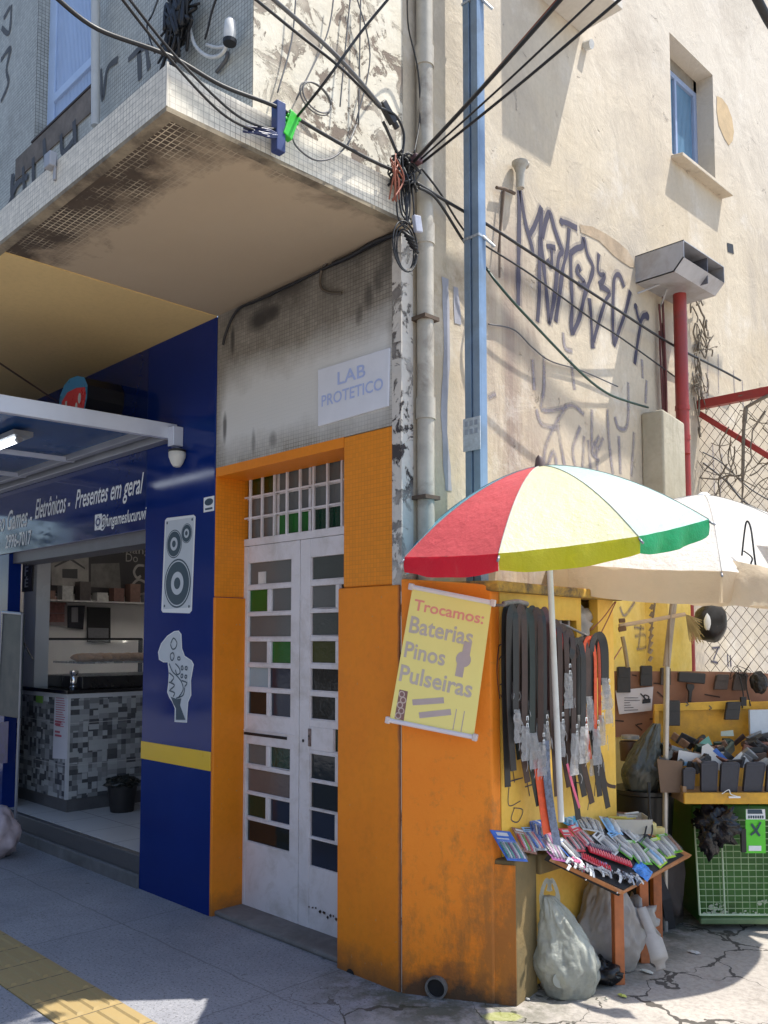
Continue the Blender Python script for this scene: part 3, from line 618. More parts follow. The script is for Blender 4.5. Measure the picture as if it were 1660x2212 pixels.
for k, mb in pn.items(): mb.build(dict(o='olive_pane', g='grey_pane', b='black_pane', G='green_pane', t='bottle_green_pane')[k], GM_[k], tr)
m = MB()
for k in range(10):
    xx = xL+.105+k*.1165; m.box((xx-.007, DY-.008, zl+.04), (xx+.007, DY+.006, ztop-.016))
for z_ in (.33, .66): zz = zl+.045+(ztop-.022-zl-.045)*z_; m.box((xL+.02, DY-.003, zz-.005), (-.40, DY+.004, zz+.005))
m.build('security_grille', M_white, tr, bevel=.0015)
m = MB(); m.box((-1.60, DY+.10, 0), (-.2, DY+.12, 2.6)); m.build('hallway_shade_sheet', M_dark, B)  # black sheet whose colour stands in for the unlit hallway
# ================================================================ game shop next door
S = thing('game_shop', 'blue-clad game shop with open front, awning and white script lettering', 'shop', (-2.3, 0, 0))
FL = .20
m = MB(); m.box((-2.30, -.006, -.01), (-1.517, .30, 3.455)); panel = m.build('blue_panel', M_blue, S, bevel=.003)
m = MB(); m.box((-2.302, -.0085, .806), (-1.5165, -.006, .914)); m.build('yellow_stripe', M_yel, panel)
m = MB(); m.box((-7, -.006, 2.262), (-2.302, .08, 3.455)); fas = m.build('fascia', mat('mirror_blue_fascia', (.002, .016, .12), .07, .12, 1.5, 0, spec=.5, coat=.15), S, bevel=.003)
m = MB(); m.box((-7, -.004, 0), (-4.50, .10, 2.260)); m.build('blue_panel', M_blue, S, bevel=.003)
m = MB(); m.box((-7, SY+.046, 3.4555), (-1.521, -.001, 3.4715)); m.build('soffit', M_soffit_y, S)
# panel graphics: loudspeaker
YP = -.0075
def P0(x, y): return ay_(x, y, YP)
m = MB(); q = [P0(*p) for p in ((357, 1124), (361, 1119), (419, 1112), (423, 1116), (415, 1319), (410, 1325), (352, 1323), (349, 1318))]; m.poly(q); spk = m.build('loudspeaker_graphic', M_letter, panel)
m = MB(); q = [V((v.x, YP-.0006, v.z)) for v in [P0(*p) for p in ((359, 1126), (420, 1117), (413, 1312), (353, 1316))]]; m.poly(q); m.build('loudspeaker_face', M_vinylg, spk)
def rings(mb_d, mb_l, cx, cy, rr, kind):
    c = P0(cx, cy); sc_ = rr
    for (a, b, dark) in ((0, 1, 1), (.88, .93, 0), (0, .47, 0), (0, .24, 1)):
        (mb_d if dark else mb_l).disc((c.x, YP-.0012-.0006*(0 if b == 1 else 1 if b == .93 else 2 if b == .47 else 3), c.z), sc_*a, sc_*b, (1, 0, 0), (0, 0, 1), 36)
md, ml = MB(), MB(); rings(md, ml, 377, 1175, .088, 0); rings(md, ml, 404, 1152, .060, 0); rings(md, ml, 384, 1260, .150, 0)
for x, y in ((362, 1130), (416, 1122), (356, 1309), (409, 1310)): c = P0(x, y); md.disc((c.x, YP-.0012, c.z), 0, .009, (1, 0, 0), (0, 0, 1), 10)
md.build('loudspeaker_cone', M_vinyld, spk); ml.build('loudspeaker_ring', M_vinylg, spk)
# hand and game pad, white outline with grey inside
OUT = [(1130, 850), (1160, 846), (1178, 870), (1182, 960), (1200, 1010), (1245, 1040), (1258, 1065), (1252, 1100), (1240, 1170), (1242, 1265), (1222, 1310), (1217, 1380), (1214, 1443), (1133, 1438), (1135, 1352), (1118, 1310), (1098, 1280), (1085, 1245), (1092, 1190), (1096, 1120), (1088, 1052), (1060, 1052), (1032, 1035), (1026, 985), (1045, 930), (1085, 880)]
def zz(p): return (p[0]*.3332, 1080.2+p[1]*.3332)
m = MB(); m.poly([P0(*zz(p)) for p in OUT]); pad = m.build('game_pad_graphic', M_letter, panel)
cxm = sum(p[0] for p in OUT)/len(OUT); cym = sum(p[1] for p in OUT)/len(OUT)
def inset(P, d):
    o = []
    for i, p in enumerate(P):
        a = P[i-1]; b = P[(i+1) % len(P)]; t = V((b[0]-a[0], b[1]-a[1])).normalized(); o.append((p[0]-t.y*d, p[1]+t.x*d))
    return o
m = MB(); m.poly([V((v.x, YP-.0007, v.z)) for v in [P0(*zz(p)) for p in inset(OUT, 6)]]); m.build('game_pad_face', M_vinylg, pad)
m = MB(); m.poly([V((v.x, YP-.0014, v.z)) for v in [P0(*zz(p)) for p in ((1110, 1275), (1150, 1290), (1178, 1285), (1170, 1330), (1205, 1425), (1142, 1425), (1143, 1350), (1125, 1318))]]); m.build('sleeve_graphic', M_vinyld, pad)
LN = [[(1110, 930), (1128, 895), (1150, 925), (1140, 960), (1120, 965), (1108, 935)], [(1108, 1000), (1125, 990), (1132, 1015), (1120, 1040), (1108, 1025), (1108, 1000)], [(1140, 1060), (1165, 1090), (1170, 1120), (1150, 1130), (1140, 1100)],
      [(1100, 1060), (1120, 1110), (1150, 1140), (1180, 1180), (1190, 1230), (1160, 1280)], [(1100, 1120), (1130, 1150), (1110, 1180)], [(1098, 1180), (1135, 1200), (1105, 1230)], [(1100, 1235), (1135, 1250), (1125, 1275)], [(1178, 1080), (1186, 1075), (1190, 1095), (1180, 1100), (1178, 1080)],
      [(1205, 1080), (1216, 1082), (1214, 1100), (1204, 1096), (1205, 1080)], [(1178, 1130), (1188, 1130), (1186, 1150), (1176, 1148), (1178, 1130)], [(1204, 1135), (1214, 1138), (1210, 1155), (1202, 1150), (1204, 1135)], [(1155, 1020), (1168, 1018), (1170, 1035), (1156, 1034), (1155, 1020)], [(1180, 1170), (1215, 1185), (1200, 1210)], [(1145, 1285), (1190, 1265), (1200, 1215)]]
m = MB()
for st in LN: m.ribbon([V((v.x, YP-.002, v.z)) for v in bez([P0(*zz(p)) for p in st], 4)], .0085, (0, -1, 0))
m.build('game_pad_lines', M_vinyld, pad)
# small sticker
m = MB(); c = P0(452, 1089); m.box((c.x-.055, YP-.001, c.z-.044), (c.x+.055, YP+.0, c.z+.044)); stk = m.build('sticker', M_letter, panel)
m = MB(); m.disc((c.x, YP-.0016, c.z+.013), 0, 1, (.045, 0, 0), (0, 0, .021), 20); m.box((c.x-.038, YP-.0016, c.z-.033), (c.x+.038, YP-.0012, c.z-.021)); m.build('sticker_emblem', M_vinyld, stk)
# fascia lettering
def script(mb, s, p0, p1, h, y=-.0075, fat=.012, shear=.35, drop=0.0):
    a = ay_(*p0, y); b = ay_(*p1, y); text_into(mb, s, (a.x, y, a.z-drop), (1, 0, 0), (0, 0, 1), b.x-a.x, h, shear=shear, N=(0, -1, 0), ext=.001, fat=fat)
m = MB(); script(m, 'Presentes em geral', (163, 1106), (311, 1052), .18, drop=.02)
script(m, 'Eletrônicos -', (76, 1122), (152, 1102), .155); script(m, 'Vídeo Games -', (-22, 1150), (70, 1128), .165, drop=.02)
script(m, '@fungameslucuruvi', (217, 1142), (317, 1112), .115, drop=.02)
script(m, '2996-7017', (12, 1186), (68, 1168), .115, shear=.1, fat=.015)
a = ay_(205, 1146, -.0075); m.box((a.x, -.0078, a.z), (a.x+.10, -.0065, a.z+.11)); let = m.build('fascia_lettering', M_letter, fas)
m = MB(); m.disc((a.x+.05, -.009, a.z+.055), .018, .028, (1, 0, 0), (0, 0, 1), 20); m.disc((a.x+.05, -.009, a.z+.055), .040, .046, (1, 0, 0), (0, 0, 1), 4); m.build('camera_icon', M_blue, let)
# awning: frame along the wall and out over the pavement, blue sheet, ribs, tube lamp, dome lamp
AX = -1.95; A0 = ay_(383, 932, -.02); z0 = A0.z-.03; O1 = ax_(0, 872, AX); O0 = V((AX, -.01, A0.z)); O1 = V((AX, O1.y*1.25, O0.z+(O1.z-O0.z)*1.25))
W1 = V((-6.5, -.01, O0.z)); X1 = V((-6.5, O1.y, O1.z))
od = (O1-O0).normalized()
f = MB()
def beam(mb, a, b, w_, h, up=V((0, 0, 1))):
    t = (b-a).normalized(); s_ = t.cross(up).normalized(); u = s_.cross(t); mb.obox((a+b)/2, t, s_, u, (b-a).length, w_, h)
beam(f, O0, O1, .045, .095); beam(f, O1+V((.02, 0, 0)), X1, .05, .09)
aw = f.build('awning', M_alu, S, bevel=.004)
f = MB(); beam(f, O0+V((-.02, -.035, -.03)), W1+V((0, -.035, -.03)), .07, .05); beam(f, O0+V((-.03, -.13, -.0)), W1+V((0, -.13, -.0)), .05, .05); beam(f, O0+V((-.06, -.05, -.01)), O1+V((-.06, 0, -.01)), .05, .03); f.build('wall_rail', M_alud, aw, bevel=.004)
f = MB(); upv = V((0, 0, 1)); f.hexa([O0+V((-.02, 0, .02)), O1+V((-.02, 0, .02)), X1+V((0, 0, .02)), W1+V((0, 0, .02))], [O0+V((-.02, 0, .032)), O1+V((-.02, 0, .032)), X1+V((0, 0, .032)), W1+V((0, 0, .032))]); f.build('awning_sheet', M_blue2, aw)
f = MB()
for (px_, py_) in ((142, 997), (38, 1044)):
    q = ay_(px_, py_, -.16); a_ = V((q.x, -.10, O0.z-.01)); beam(f, a_, a_+od*1.9, .03, .03)
f.build('awning_rib', M_alu, aw)
q = dp(24, 946, 4.6); L_ = V((-1, 0, 0))
c = az_(30, 944, O0.z-.03); 
f = MB(); f.obox(c+V((-.35, 0, .0)), (1, 0, 0), (0, 1, 0), (0, 0, 1), 1.0, .12, .03); lampb = f.build('tube_lamp', mat('grey_lamp_tray', (.30, .32, .33), .4, .1, metal=.4), aw)
f = MB(); f.tube([c+V((-.8, 0, -.03)), c+V((.06, 0, -.03))], .016, 12); f.build('lamp_tube', mat('lit_tube', (.85, .92, 1.0), .3, 0, 1, 0, emit=3.5), lampb, smooth=True, auto=True)
f = MB(); f.tube([c+V((.06, 0, -.03)), c+V((.10, 0, -.03))], .018, 12); f.build('lamp_cap', M_alud, lampb)
c = ay_(386, 945, -.03); f = MB(); f.box((AX+.02, -.075, O0.z-.10), (AX+.085, -.006, O0.z+.02)); br = f.build('lamp_bracket', M_alu, aw, bevel=.004)
c = ay_(383, 985, -.05); f = MB(); f.lathe(c, [(.0, -.072), (.022, -.066), (.036, -.045), (.050, -.01), (.052, .02), (.045, .030)], 18); f.build('dome_lamp', mat('dirty_white_dome', (.60, .60, .56), .4, .1, dirt=(.35, .32, .28), dirt_amt=.35), br, smooth=True, auto=True)
f = MB(); f.lathe(c, [(.053, .024), (.053, .036), (.03, .045)], 18); f.build('dome_rim', M_black, br)
# rounded red box letter sign above the awning
f = MB(); OR = [(128, 880), (131, 855), (140, 832), (152, 818), (168, 812), (183, 815), (190, 832), (189, 860), (184, 884), (180, 905), (125, 905)]
yq = -.27; pts = [ay_(x, y, yq) for x, y in OR]; f.prism(pts, (0, .262, 0)); sg = f.build('box_sign', mat('sign_side_black', (.012, .012, .018), .35, .1), S)
f = MB(); f.poly([V((v.x, yq-.002, v.z)) for v in pts]); f.build('sign_outline', mat('sign_blue', (.05, .32, .62), .3, .05), sg)
OR2 = [(132, 905), (134, 868), (146, 848), (165, 838), (184, 836), (186, 852), (182, 880), (176, 905)]
f = MB(); f.poly([ay_(x, y, yq-.004) for x, y in OR2]); f.build('sign_face', mat('sign_red', (.85, .05, .07), .3, .05), sg)
f = MB()
for (x, y, a_, b_) in ((172, 860, .022, .036), (165, 879, .018, .030)): c = ay_(x, y, yq-.006); f.disc(c, 0, 1, (a_, 0, 0), (0, 0, b_), 16)
for (x0_, y0_, x1_, y1_) in ((141, 866, 145, 884), (146, 876, 152, 886)): a = ay_(x0_, y1_, yq-.006); b = ay_(x1_, y0_, yq-.006); f.box((a.x, yq-.0065, a.z), (b.x, yq-.0055, b.z))
f.build('sign_mark', M_letter, sg)
f = MB(); c = ay_(206, 884, -.10); f.disc((c.x, -.10, c.z), 0, 1, (.07, 0, 0), (0, 0, .045), 20); f.tube([(c.x, -.10, c.z), (c.x, -.005, c.z)], .04, 12); f.build('blue_sign_letter', mat('sign_bright_blue', (.04, .25, .70), .3, .05), sg)
# interior: raised floor, step, walls, ceiling
M_step = mat('dark_granite_step', (.085, .085, .09), .45, .25, 40, .1); M_stepc = mat('grey_cement', (.16, .16, .165), .85, .3, 6, .4, dirt=(.09, .09, .085), dirt_amt=.4)
m = MB(); m.box((-7, .0, .085), (-2.302, .05, FL-.002)); m.build('step_edge', M_step, S, bevel=.004)
m = MB(); m.box((-7, -.02, -.01), (-2.302, .06, .084)); m.build('step', M_stepc, S, bevel=.01)
def tilefloor():
    s = NT('shop_floor_tiles'); ln = tile_lines(s, .45, .012); cc = s.mix(ln, s.mix(s.noise(3, 5), (.58, .57, .56), (.66, .64, .63)), (.2, .19, .18)); return s.out(cc, .25)
m = MB(); m.box((-7.2, .05, .15), (-2.0, 4.0, FL)); m.build('shop_floor', tilefloor(), S)
M_int = mat('cream_interior_wall', (.80, .78, .76), .6, .06, 2, .03)
m = MB(); m.box((-7.2, .11, FL), (-7.0, 4.2, 3.2)); m.build('interior_wall', M_int, S)
m = MB(); m.box((-7.0, 3.4, FL), (-1.8, 3.6, 3.2)); m.build('interior_wall', M_int, S)
m = MB(); m.box((-2.0, .31, FL), (-1.8, 3.4, 3.2)); m.build('interior_wall', M_int, S)
m = MB(); m.box((-7.2, .09, 3.2), (-1.8, 3.6, 3.3)); m.build('interior_ceiling', mat('white_ceiling', (.80, .80, .80), .8, .05), S)
m = MB(); m.box((-4.5, .03, 2.18), (-2.302, .22, 2.262)); m.build('shutter_box', mat('grey_shutter_box', (.16, .16, .18), .5, .2, metal=.3), S)
def quad_on(f, mb, pts, v): mb.poly([f(x, y, v) for x, y in pts])
XI = -6.99
m = MB(); quad_on(ax_, m, [(60, 1278), (60, 1160), (330, 1170), (330, 1292)], XI+.02); mb_ = m.build('menu_board', mat('black_menu_board', (.012, .011, .013), .35, .2), S)
m = MB(); quad_on(ax_, m, [(112, 1264), (110, 1206), (192, 1202), (192, 1268)], XI+.024); m.build('menu_picture', mat('grey_print', (.17, .16, .15), .5, .4, 6, 0), mb_)
m = MB(); quad_on(ax_, m, [(118, 1222), (152, 1204), (184, 1226), (184, 1230), (152, 1210), (118, 1226)], XI+.028); quad_on(ax_, m, [(135, 1248), (135, 1229), (168, 1229), (168, 1250)], XI+.028)
m.build('picture_ink', mat('ink_black', (.02, .02, .022), .5), mb_)
m = MB(); quad_on(ax_, m, [(197, 1268), (197, 1218), (258, 1216), (262, 1272)], XI+.024); m.build('menu_picture', mat('dark_print', (.08, .075, .07), .5, .5, 9, 0), mb_)
m = MB()
def curl(P): m.ribbon(bez([ax_(x, y, XI+.03) for x, y in P], 6), .03, (1, 0, 0))
curl([(312, 1222), (298, 1222), (290, 1235), (296, 1248), (305, 1244)]); curl([(314, 1258), (300, 1252), (288, 1262), (286, 1275), (300, 1284), (314, 1282)])
a = ax_(222, 1196, XI+.03); text_into(m, 'ademang', a, (0, 1, 0), (0, 0, 1), .62, .12, N=(1, 0, 0)); a = ax_(272, 1213, XI+.03); text_into(m, 'Do', a, (0, 1, 0), (0, 0, 1), .16, .10, N=(1, 0, 0))
m.build('menu_lettering', mat('grey_chalk', (.20, .19, .18), .6), mb_)
m = MB(); a = ax_(70, 1292, XI+.3); m.box((XI, 1.2, ax_(150, 1298, XI).z-.02), (XI+.25, 3.3, ax_(150, 1298, XI).z)); shf = m.build('wall_shelf', mat('grey_shelf', (.35, .34, .34), .5), S)
CLS = [(.16, .09, .07), (.30, .30, .29), (.06, .05, .05), (.36, .36, .35), (.12, .06, .05)]
# white tiled post and the sign on it
m = MB(); a = ay_(46, 1500, .30); b = ay_(73, 1500, .30); m.box((a.x, .30, FL), (b.x, .42, 3.0)); post = m.build('tiled_post', mat('white_tile_post', (.62, .63, .65), .3, .04, 2, .03), S)
c1 = ay_(50, 1279, .295); c2 = ay_(74, 1180, .295); m = MB(); m.box((c1.x, .285, c1.z), (c2.x, .299, c2.z)); cs_ = m.build('post_sign', mat('charcoal_sign', (.05, .045, .05), .4), post)
m = MB()
for i, ch in enumerate('CAFÉ'):
    q = ay_(54, 1197+24*i, .283); text_into(m, ch, q, (1, 0, 0), (0, 0, 1), .075, .085 if ch != 'É' else .095, N=(0, -1, 0), fat=.02)
m.build('post_lettering', M_letter, cs_)

m = MB(); m.tube([(-6.4, 1.2, 3.12), (-5.1, 1.2, 3.12)], .02, 12); m.tube([(-6.4, 2.3, 3.12), (-5.1, 2.3, 3.12)], .02, 12); m.build('added_fill_tube', mat('cafe_fill_glow', (1.0, .93, .84), .3, 0, 1, 0, emit=10), S, smooth=True, auto=True)  # unseen glowing tubes, added to brighten the dark cafe interior
# things in the shop
def mosaic_counter():
    s = NT('grey_chip_mosaic'); p = s.xyz(); cb = s.new('CombineXYZ')
    s.l.new(s.math('ADD', p[0], p[1]), cb.inputs[0]); s.l.new(p[2], cb.inputs[1])
    def cells(sx_, sy_, off):
        vm = s.new('VectorMath', operation='MULTIPLY_ADD'); s.l.new(cb.outputs[0], vm.inputs[0]); vm.inputs[1].default_value = (sx_, sy_, 1); vm.inputs[2].default_value = (off, off*.6, 0)
        fl = s.new('VectorMath', operation='FLOOR'); s.l.new(vm.outputs[0], fl.inputs[0]); w_ = s.new('TexWhiteNoise'); s.l.new(fl.outputs[0], w_.inputs[0]); return w_.outputs[0]
    a, b, c = cells(12, 24, 10), cells(24, 12, 3.5), cells(24, 24, 7.2)
    k = cells(12, 12, 0)
    v = s.mix(s.math('GREATER_THAN', k, .42), s.mix(s.math('GREATER_THAN', k, .72), a, b), c)
    cc = s.ramp(v, .1, .95, (.05, .055, .065, 1), (.48, .50, .51, 1)); cc = s.mix(s.noise(60, 4), cc, s.mix(.35, cc, (.2, .2, .2)))
    zl_ = s.math('LESS_THAN', s.math('FRACT', s.math('DIVIDE', s.math('ADD', p[2], .1), .33)), .012); cc = s.mix(zl_, cc, (.5, .5, .5))
    return s.out(cc, .25)
M_cm = mosaic_counter()
cx, cy = -3.96, .28
ct = thing('cafe_counter', 'cafe counter faced in grey chip mosaic with a black top', 'counter', (cx, cy, FL))
m = MB(); m.box((-5.9, cy, FL+.10), (cx, 2.6, 1.09)); m.build('counter_body', M_cm, ct)
m = MB(); m.box((-5.9, cy+.01, FL), (cx-.01, 2.6, FL+.10)); m.build('plinth', mat('dark_plinth', (.10, .10, .105), .4), ct)
m = MB(); m.box((-5.92, cy-.02, 1.125), (cx+.02, 2.62, 1.155)); m.build('counter_top', mat('black_granite', (.012, .012, .014), .12, .4, 60, 0), ct, bevel=.003)
m = MB(); m.box((-5.91, cy-.01, 1.09), (cx+.01, 2.61, 1.125)); m.box((cx-.022, cy-.003, FL+.1), (cx+.003, cy+.02, 1.09)); m.build('white_edging', mat('white_edging', (.55, .56, .58), .35, .05), ct)
def flat_on(name, pts, f, v, m_, lab, cat, off=.004, grp=None):
    m = MB(); q = [f(x, y, v) for x, y in pts]; n = V((1, 0, 0)) if f is ax_ else V((0, -1, 0)); m.prism([p for p in q], n*off); o = m.build(name, m_, None); tag(o, lab, cat, grp); return o
pp = flat_on('paper_list', [(115, 1638), (120, 1497), (148, 1500), (146, 1640)], ay_, cy-.001, mat('white_paper', (.66, .66, .72), .6, .04), 'long white paper price list taped to the corner of the mosaic counter', 'paper')
m = MB(); rr = random.Random(5)
for k in range(13):
    yy = 1508+k*5; a = ay_(121, yy, cy-.006); m.box((a.x, cy-.0062, a.z), (a.x+.12+rr.uniform(0, .05), cy-.0055, a.z+.006))
for yy, ww in ((1560, .12), (1566, .10), (1582, .09), (1590, .12)): a = ay_(119, yy, cy-.006); m.box((a.x, cy-.0065, a.z), (a.x+ww, cy-.0055, a.z+.016))
m.build('handwriting', mat('red_felt_pen', (.50, .10, .16), .6), pp)
flat_on('green_sticker', [(79, 1517), (79, 1493), (93, 1494), (93, 1519)], ay_, cy-.001, mat('lime_sticker', (.20, .42, .06), .5, .2), 'small lime green sticker at the top of the mosaic counter', 'sticker')
flat_on('white_sticker', [(96, 1514), (96, 1492), (106, 1493), (106, 1516)], ay_, cy-.001, mat('white_paper2', (.62, .64, .66), .5, .2, 60, 0), 'small white sticker right of the lime one on the counter', 'sticker')
PA = mat('navy_print', (.02, .022, .035), .4, .5, 12, 0)
fr_ = flat_on('framed_poster', [(188, 1387), (188, 1311), (239, 1313), (239, 1389)], ax_, XI+.01, mat('black_frame', (.015, .015, .018), .4), 'black framed notice, the largest frame on the cafe wall', 'poster')
m = MB(); quad_on(ax_, m, [(191, 1384), (191, 1356), (235, 1357), (235, 1385)], XI+.017); m.build('poster_text', mat('pale_grey_print', (.22, .22, .24), .5, .2, 50, 0), fr_)
po = flat_on('poster', [(146, 1356), (146, 1308), (184, 1308), (180, 1360)], ax_, XI+.01, PA, 'black and white poster left of the large black frame', 'poster')
m = MB(); quad_on(ax_, m, [(155, 1344), (155, 1312), (169, 1312), (169, 1344)], XI+.017); m.build('poster_panel', mat('pale_card', (.42, .42, .45), .5), po)
po = flat_on('price_card', [(97, 1350), (97, 1288), (145, 1288), (145, 1352)], ax_, XI+.01, mat('pale_pink_print', (.42, .36, .36), .5, .2, 30, 0), 'pale poster with rows of pink items on the cafe wall', 'poster')
m = MB(); rr = random.Random(2)
for r_ in range(2):
    for k in range(6): a = ax_(101+k*7, 1324+r_*20, XI+.018); m.box((XI+.017, a.y-.02, a.z), (XI+.019, a.y+.02, a.z+.10))
quad_on(ax_, m, [(99, 1306), (99, 1291), (143, 1291), (143, 1306)], XI+.018); m.build('printed_items', mat('dusty_pink_print', (.42, .20, .18), .5, .4, 30, 0), po)
flat_on('small_frame', [(75, 1355), (75, 1328), (95, 1328), (95, 1356)], ax_, XI+.01, mat('brown_frame_print', (.06, .045, .045), .4, .5, 20, 0), 'small dark framed photo nearest the white tiled post', 'frame')
for i in range(9):
    z_ = ax_(150, 1298, XI).z; yy = 1.3+i*.21; m = MB(); h = .10+.06*((i*7) % 3); m.box((XI+.05, yy, z_+.001), (XI+.18, yy+.13, z_+h)); m.box((XI+.182, yy+.02, z_+.02), (XI+.184, yy+.11, z_+h*.6))
    o = m.build('packet', mat('packet%d' % (i % 5), CLS[i % 5], .5, .3, 30, 0), None, bevel=.004); tag(o, '%s packet on the cafe wall shelf, %s from the left' % (['brown', 'grey', 'black', 'pale grey', 'maroon'][i % 5], ['first', 'second', 'third', 'fourth', 'fifth', 'sixth', 'seventh', 'eighth', 'ninth'][i]), 'packet', 'packets on the cafe shelf')
# glass snack case
sc_ = thing('snack_case', 'curved glass display case with pastries on the cafe counter', 'display case', (-4.3, .8, 1.156))
M_cl = mat('clear_glass', (.75, .8, .8), .05, 0, 1, 0, alpha=.18)
x0, x1, y0, y1, zt_ = -4.75, -4.02, .42, 1.35, 1.156
m = MB(); m.box((x0, y0, zt_), (x1, y1, zt_+.10)); m.build('case_base', mat('black_base', (.015, .015, .017), .3), sc_, bevel=.006)
m = MB(); n = 8; arc = [(x1-.02-.30*math.sin(k/n*1.57)*1.0*(k/n), zt_+.1+.30*math.sin(k/n*1.57)) for k in range(n+1)]
for k in range(n):
    (a0, z0_), (a1, z1_) = arc[k], arc[k+1]; m.poly([(a0, y0, z0_), (a0, y1, z0_), (a1, y1, z1_), (a1, y0, z1_)])
m.poly([(arc[-1][0], y0, arc[-1][1]), (arc[-1][0], y1, arc[-1][1]), (x0, y1, arc[-1][1]), (x0, y0, arc[-1][1])]); m.poly([(a, y0, z) for a, z in arc]+[(x0, y0, zt_+.4), (x0, y0, zt_+.1)])
m.build('glass_hood', M_cl, sc_, smooth=False)
m = MB(); m.box((x0, y0, zt_+.395), (x0+.02, y1, zt_+.415)); m.box((x0, y1-.03, zt_+.1), (x0+.03, y1, zt_+.41)); m.box((x1-.03, y1-.015, zt_+.1), (x1, y1, zt_+.40)); m.build('case_frame', M_black, sc_)
m = MB(); m.box((x0+.05, y0+.06, zt_+.20), (x1-.10, y1-.06, zt_+.215)); m.build('case_shelf', mat('steel_shelf', (.5, .5, .5), .25, .1, metal=.8), sc_)
for k in range(9):
    m = MB(); yy = y0+.14+k*.085; m.blob((-4.32, yy, zt_+.25), .20, .038, .035, .15, 6, 14, seed=k, flat=False); o = m.build('pastry', mat('baked_crust', (.55, .30, .14), .6, .3, 20, .3), None, smooth=True); tag(o, 'brown pastry in the glass snack case, %s from the left' % ['first', 'second', 'third', 'fourth', 'fifth', 'sixth', 'seventh', 'eighth', 'ninth'][k], 'pastry', 'pastries in the snack case')
m = MB(); q = (-4.00, .50, zt_); m.lathe((-4.04, .36, 1.156), [(.03, 0), (.035, .02), (.02, .03), (.028, .05), (.028, .10), (.02, .11), (.034, .13), (.034, .15)], 16); o = m.build('napkin_holder', mat('chrome', (.75, .75, .75), .12, .05, metal=1), None, smooth=True, auto=True); tag(o, 'shiny chrome holder at the front corner of the cafe counter', 'holder')
for i, (yy, c_) in enumerate(((2.28, (.08, .03, .02)), (2.44, (.42, .26, .08)))):
    m = MB(); m.lathe((-4.15, yy, 1.156), [(.045, 0), (.045, .19), (.04, .20)], 14)
    if i: 
        for k in range(4): m.tube([(-4.15+.02*math.cos(k*1.6), yy+.02*math.sin(k*1.6), 1.35), (-4.15+.028*math.cos(k*1.6), yy+.03*math.sin(k*1.6), 1.42)], .008, 6)
    o = m.build('canister', mat('canister%d' % i, c_, .4, .1), None, smooth=True, auto=True); tag(o, ['dark brown canister on the cafe counter beside the blue panel', 'tan canister holding white straws on the cafe counter'][i], 'canister')
tb = az_(264, 1752, FL); m = MB(); m.lathe(tb, [(.09, 0), (.115, .21)], 18); bn = m.build('trash_bin', M_black, None, smooth=True, auto=True); tag(bn, 'black waste bin with a rumpled liner on the shop floor', 'bin')
m = MB(); m.blob(tb+V((0, 0, .225)), .125, .125, .05, .5, 10, 30, seed=4, flat=False); m.build('bin_liner', mat('black_plastic_film', (.015, .018, .016), .25, .3), bn, smooth=True)
# roll-up banner standing by the door and notice beneath
A = az_(14, 1790, 0); bo = thing('banner_stand', 'tall dark grey banner stand beside the shop doorway', 'banner', (-4.78, -.12, 0))
ya = -.10; q = [ay_(x, y, ya) for x, y in ((-6, 1545), (42, 1552), (49, 1326), (7, 1322))]; m = MB(); m.prism(q, (0, .02, 0)); m.build('banner_panel', mat('slate_banner', (.028, .038, .045), .5, .15), bo, bevel=.003)
m = MB(); a_, b_ = q[3], q[2]; m.tube([a_+V((0, -.004, 0)), b_+V((0, -.004, 0))], .012, 8); m.tube([q[0], a_], .008, 6); m.tube([q[1], b_], .008, 6); m.tube([q[1], (q[1].x-.02, ya, 0)], .012, 6); m.tube([q[0], (q[0].x, ya, 0)], .012, 6); m.build('banner_frame', M_alud, bo)
o = flat_on('purple_notice', [(-10, 1650), (-10, 1562), (20, 1558), (17, 1648)], ay_, -.135, mat('purple_print', (.07, .055, .15), .5, .6, 14, 0), 'purple and white notice low beside the shop doorway', 'notice')
m = MB(); m.tube(bez([ay_(x, y, -.06) for x, y in ((49, 1382), (60, 1405), (72, 1425))]), .006, 6); o = m.build('cord', M_black, None); tag(o, 'short black cord slanting from the banner stand', 'cord')
# pink and white bag at the frame edge
c = az_(-14, 1850, 0); m = MB(); m.blob(c+V((0, 0, .16)), .20, .16, .19, .35, 8, 30, seed=9, flat=True); o = m.build('shopping_bag', mat('pink_white_film', (.62, .50, .52), .35, .3, 5, .2), None, smooth=True); tag(o, 'pink and white plastic bag at the left edge of the pavement', 'bag')
# thin wire to the sign
m = MB(); m.tube([dp(-10, 778, 5.0), ay_(125, 868, -.28)], .006, 6); o = m.build('stay_wire', mat('brown_wire', (.10, .06, .03), .6), None); tag(o, 'brown stay wire under the yellow soffit reaching the red sign', 'wire')
# ================================================================ pipes, pole, cables
m = MB(); yc = ax_(919, 600, .045).y; R_ = .040
segs = [(-.02, .80), (.80, 2.35), (2.35, 3.55), (3.55, 5.2), (5.2, 9)]
m.tube([(.045, yc, 0), (.045, yc, 9)], R_, 20); pv = m.build('drain_pipe', M_pvc, None, smooth=True, auto=True); tag(pv, 'grey-beige plastic drain pipe up the corner of the building', 'pipe')
m = MB()
for z in (3.42, 2.58, 4.3, 1.9): m.tube([(.045, yc, z), (.045, yc, z+.10)], R_+.006, 20)
m.build('pipe_socket', M_pvc, pv, smooth=True, auto=True)
m = MB()
for z in (3.05, 2.2): m.box((0, yc-.05, z), (.09, yc+.05, z+.018))
m.build('pipe_clip', mat('rusty_clip', (.10, .07, .05), .8, .4), pv)
PX0 = .08; PY0 = ax_(1003, 600, PX0).y; DX, DYp = .093, .056
po = thing('steel_pole', 'tall blue-grey steel channel pole standing in front of the side wall', 'pole', (PX0, PY0, 0))
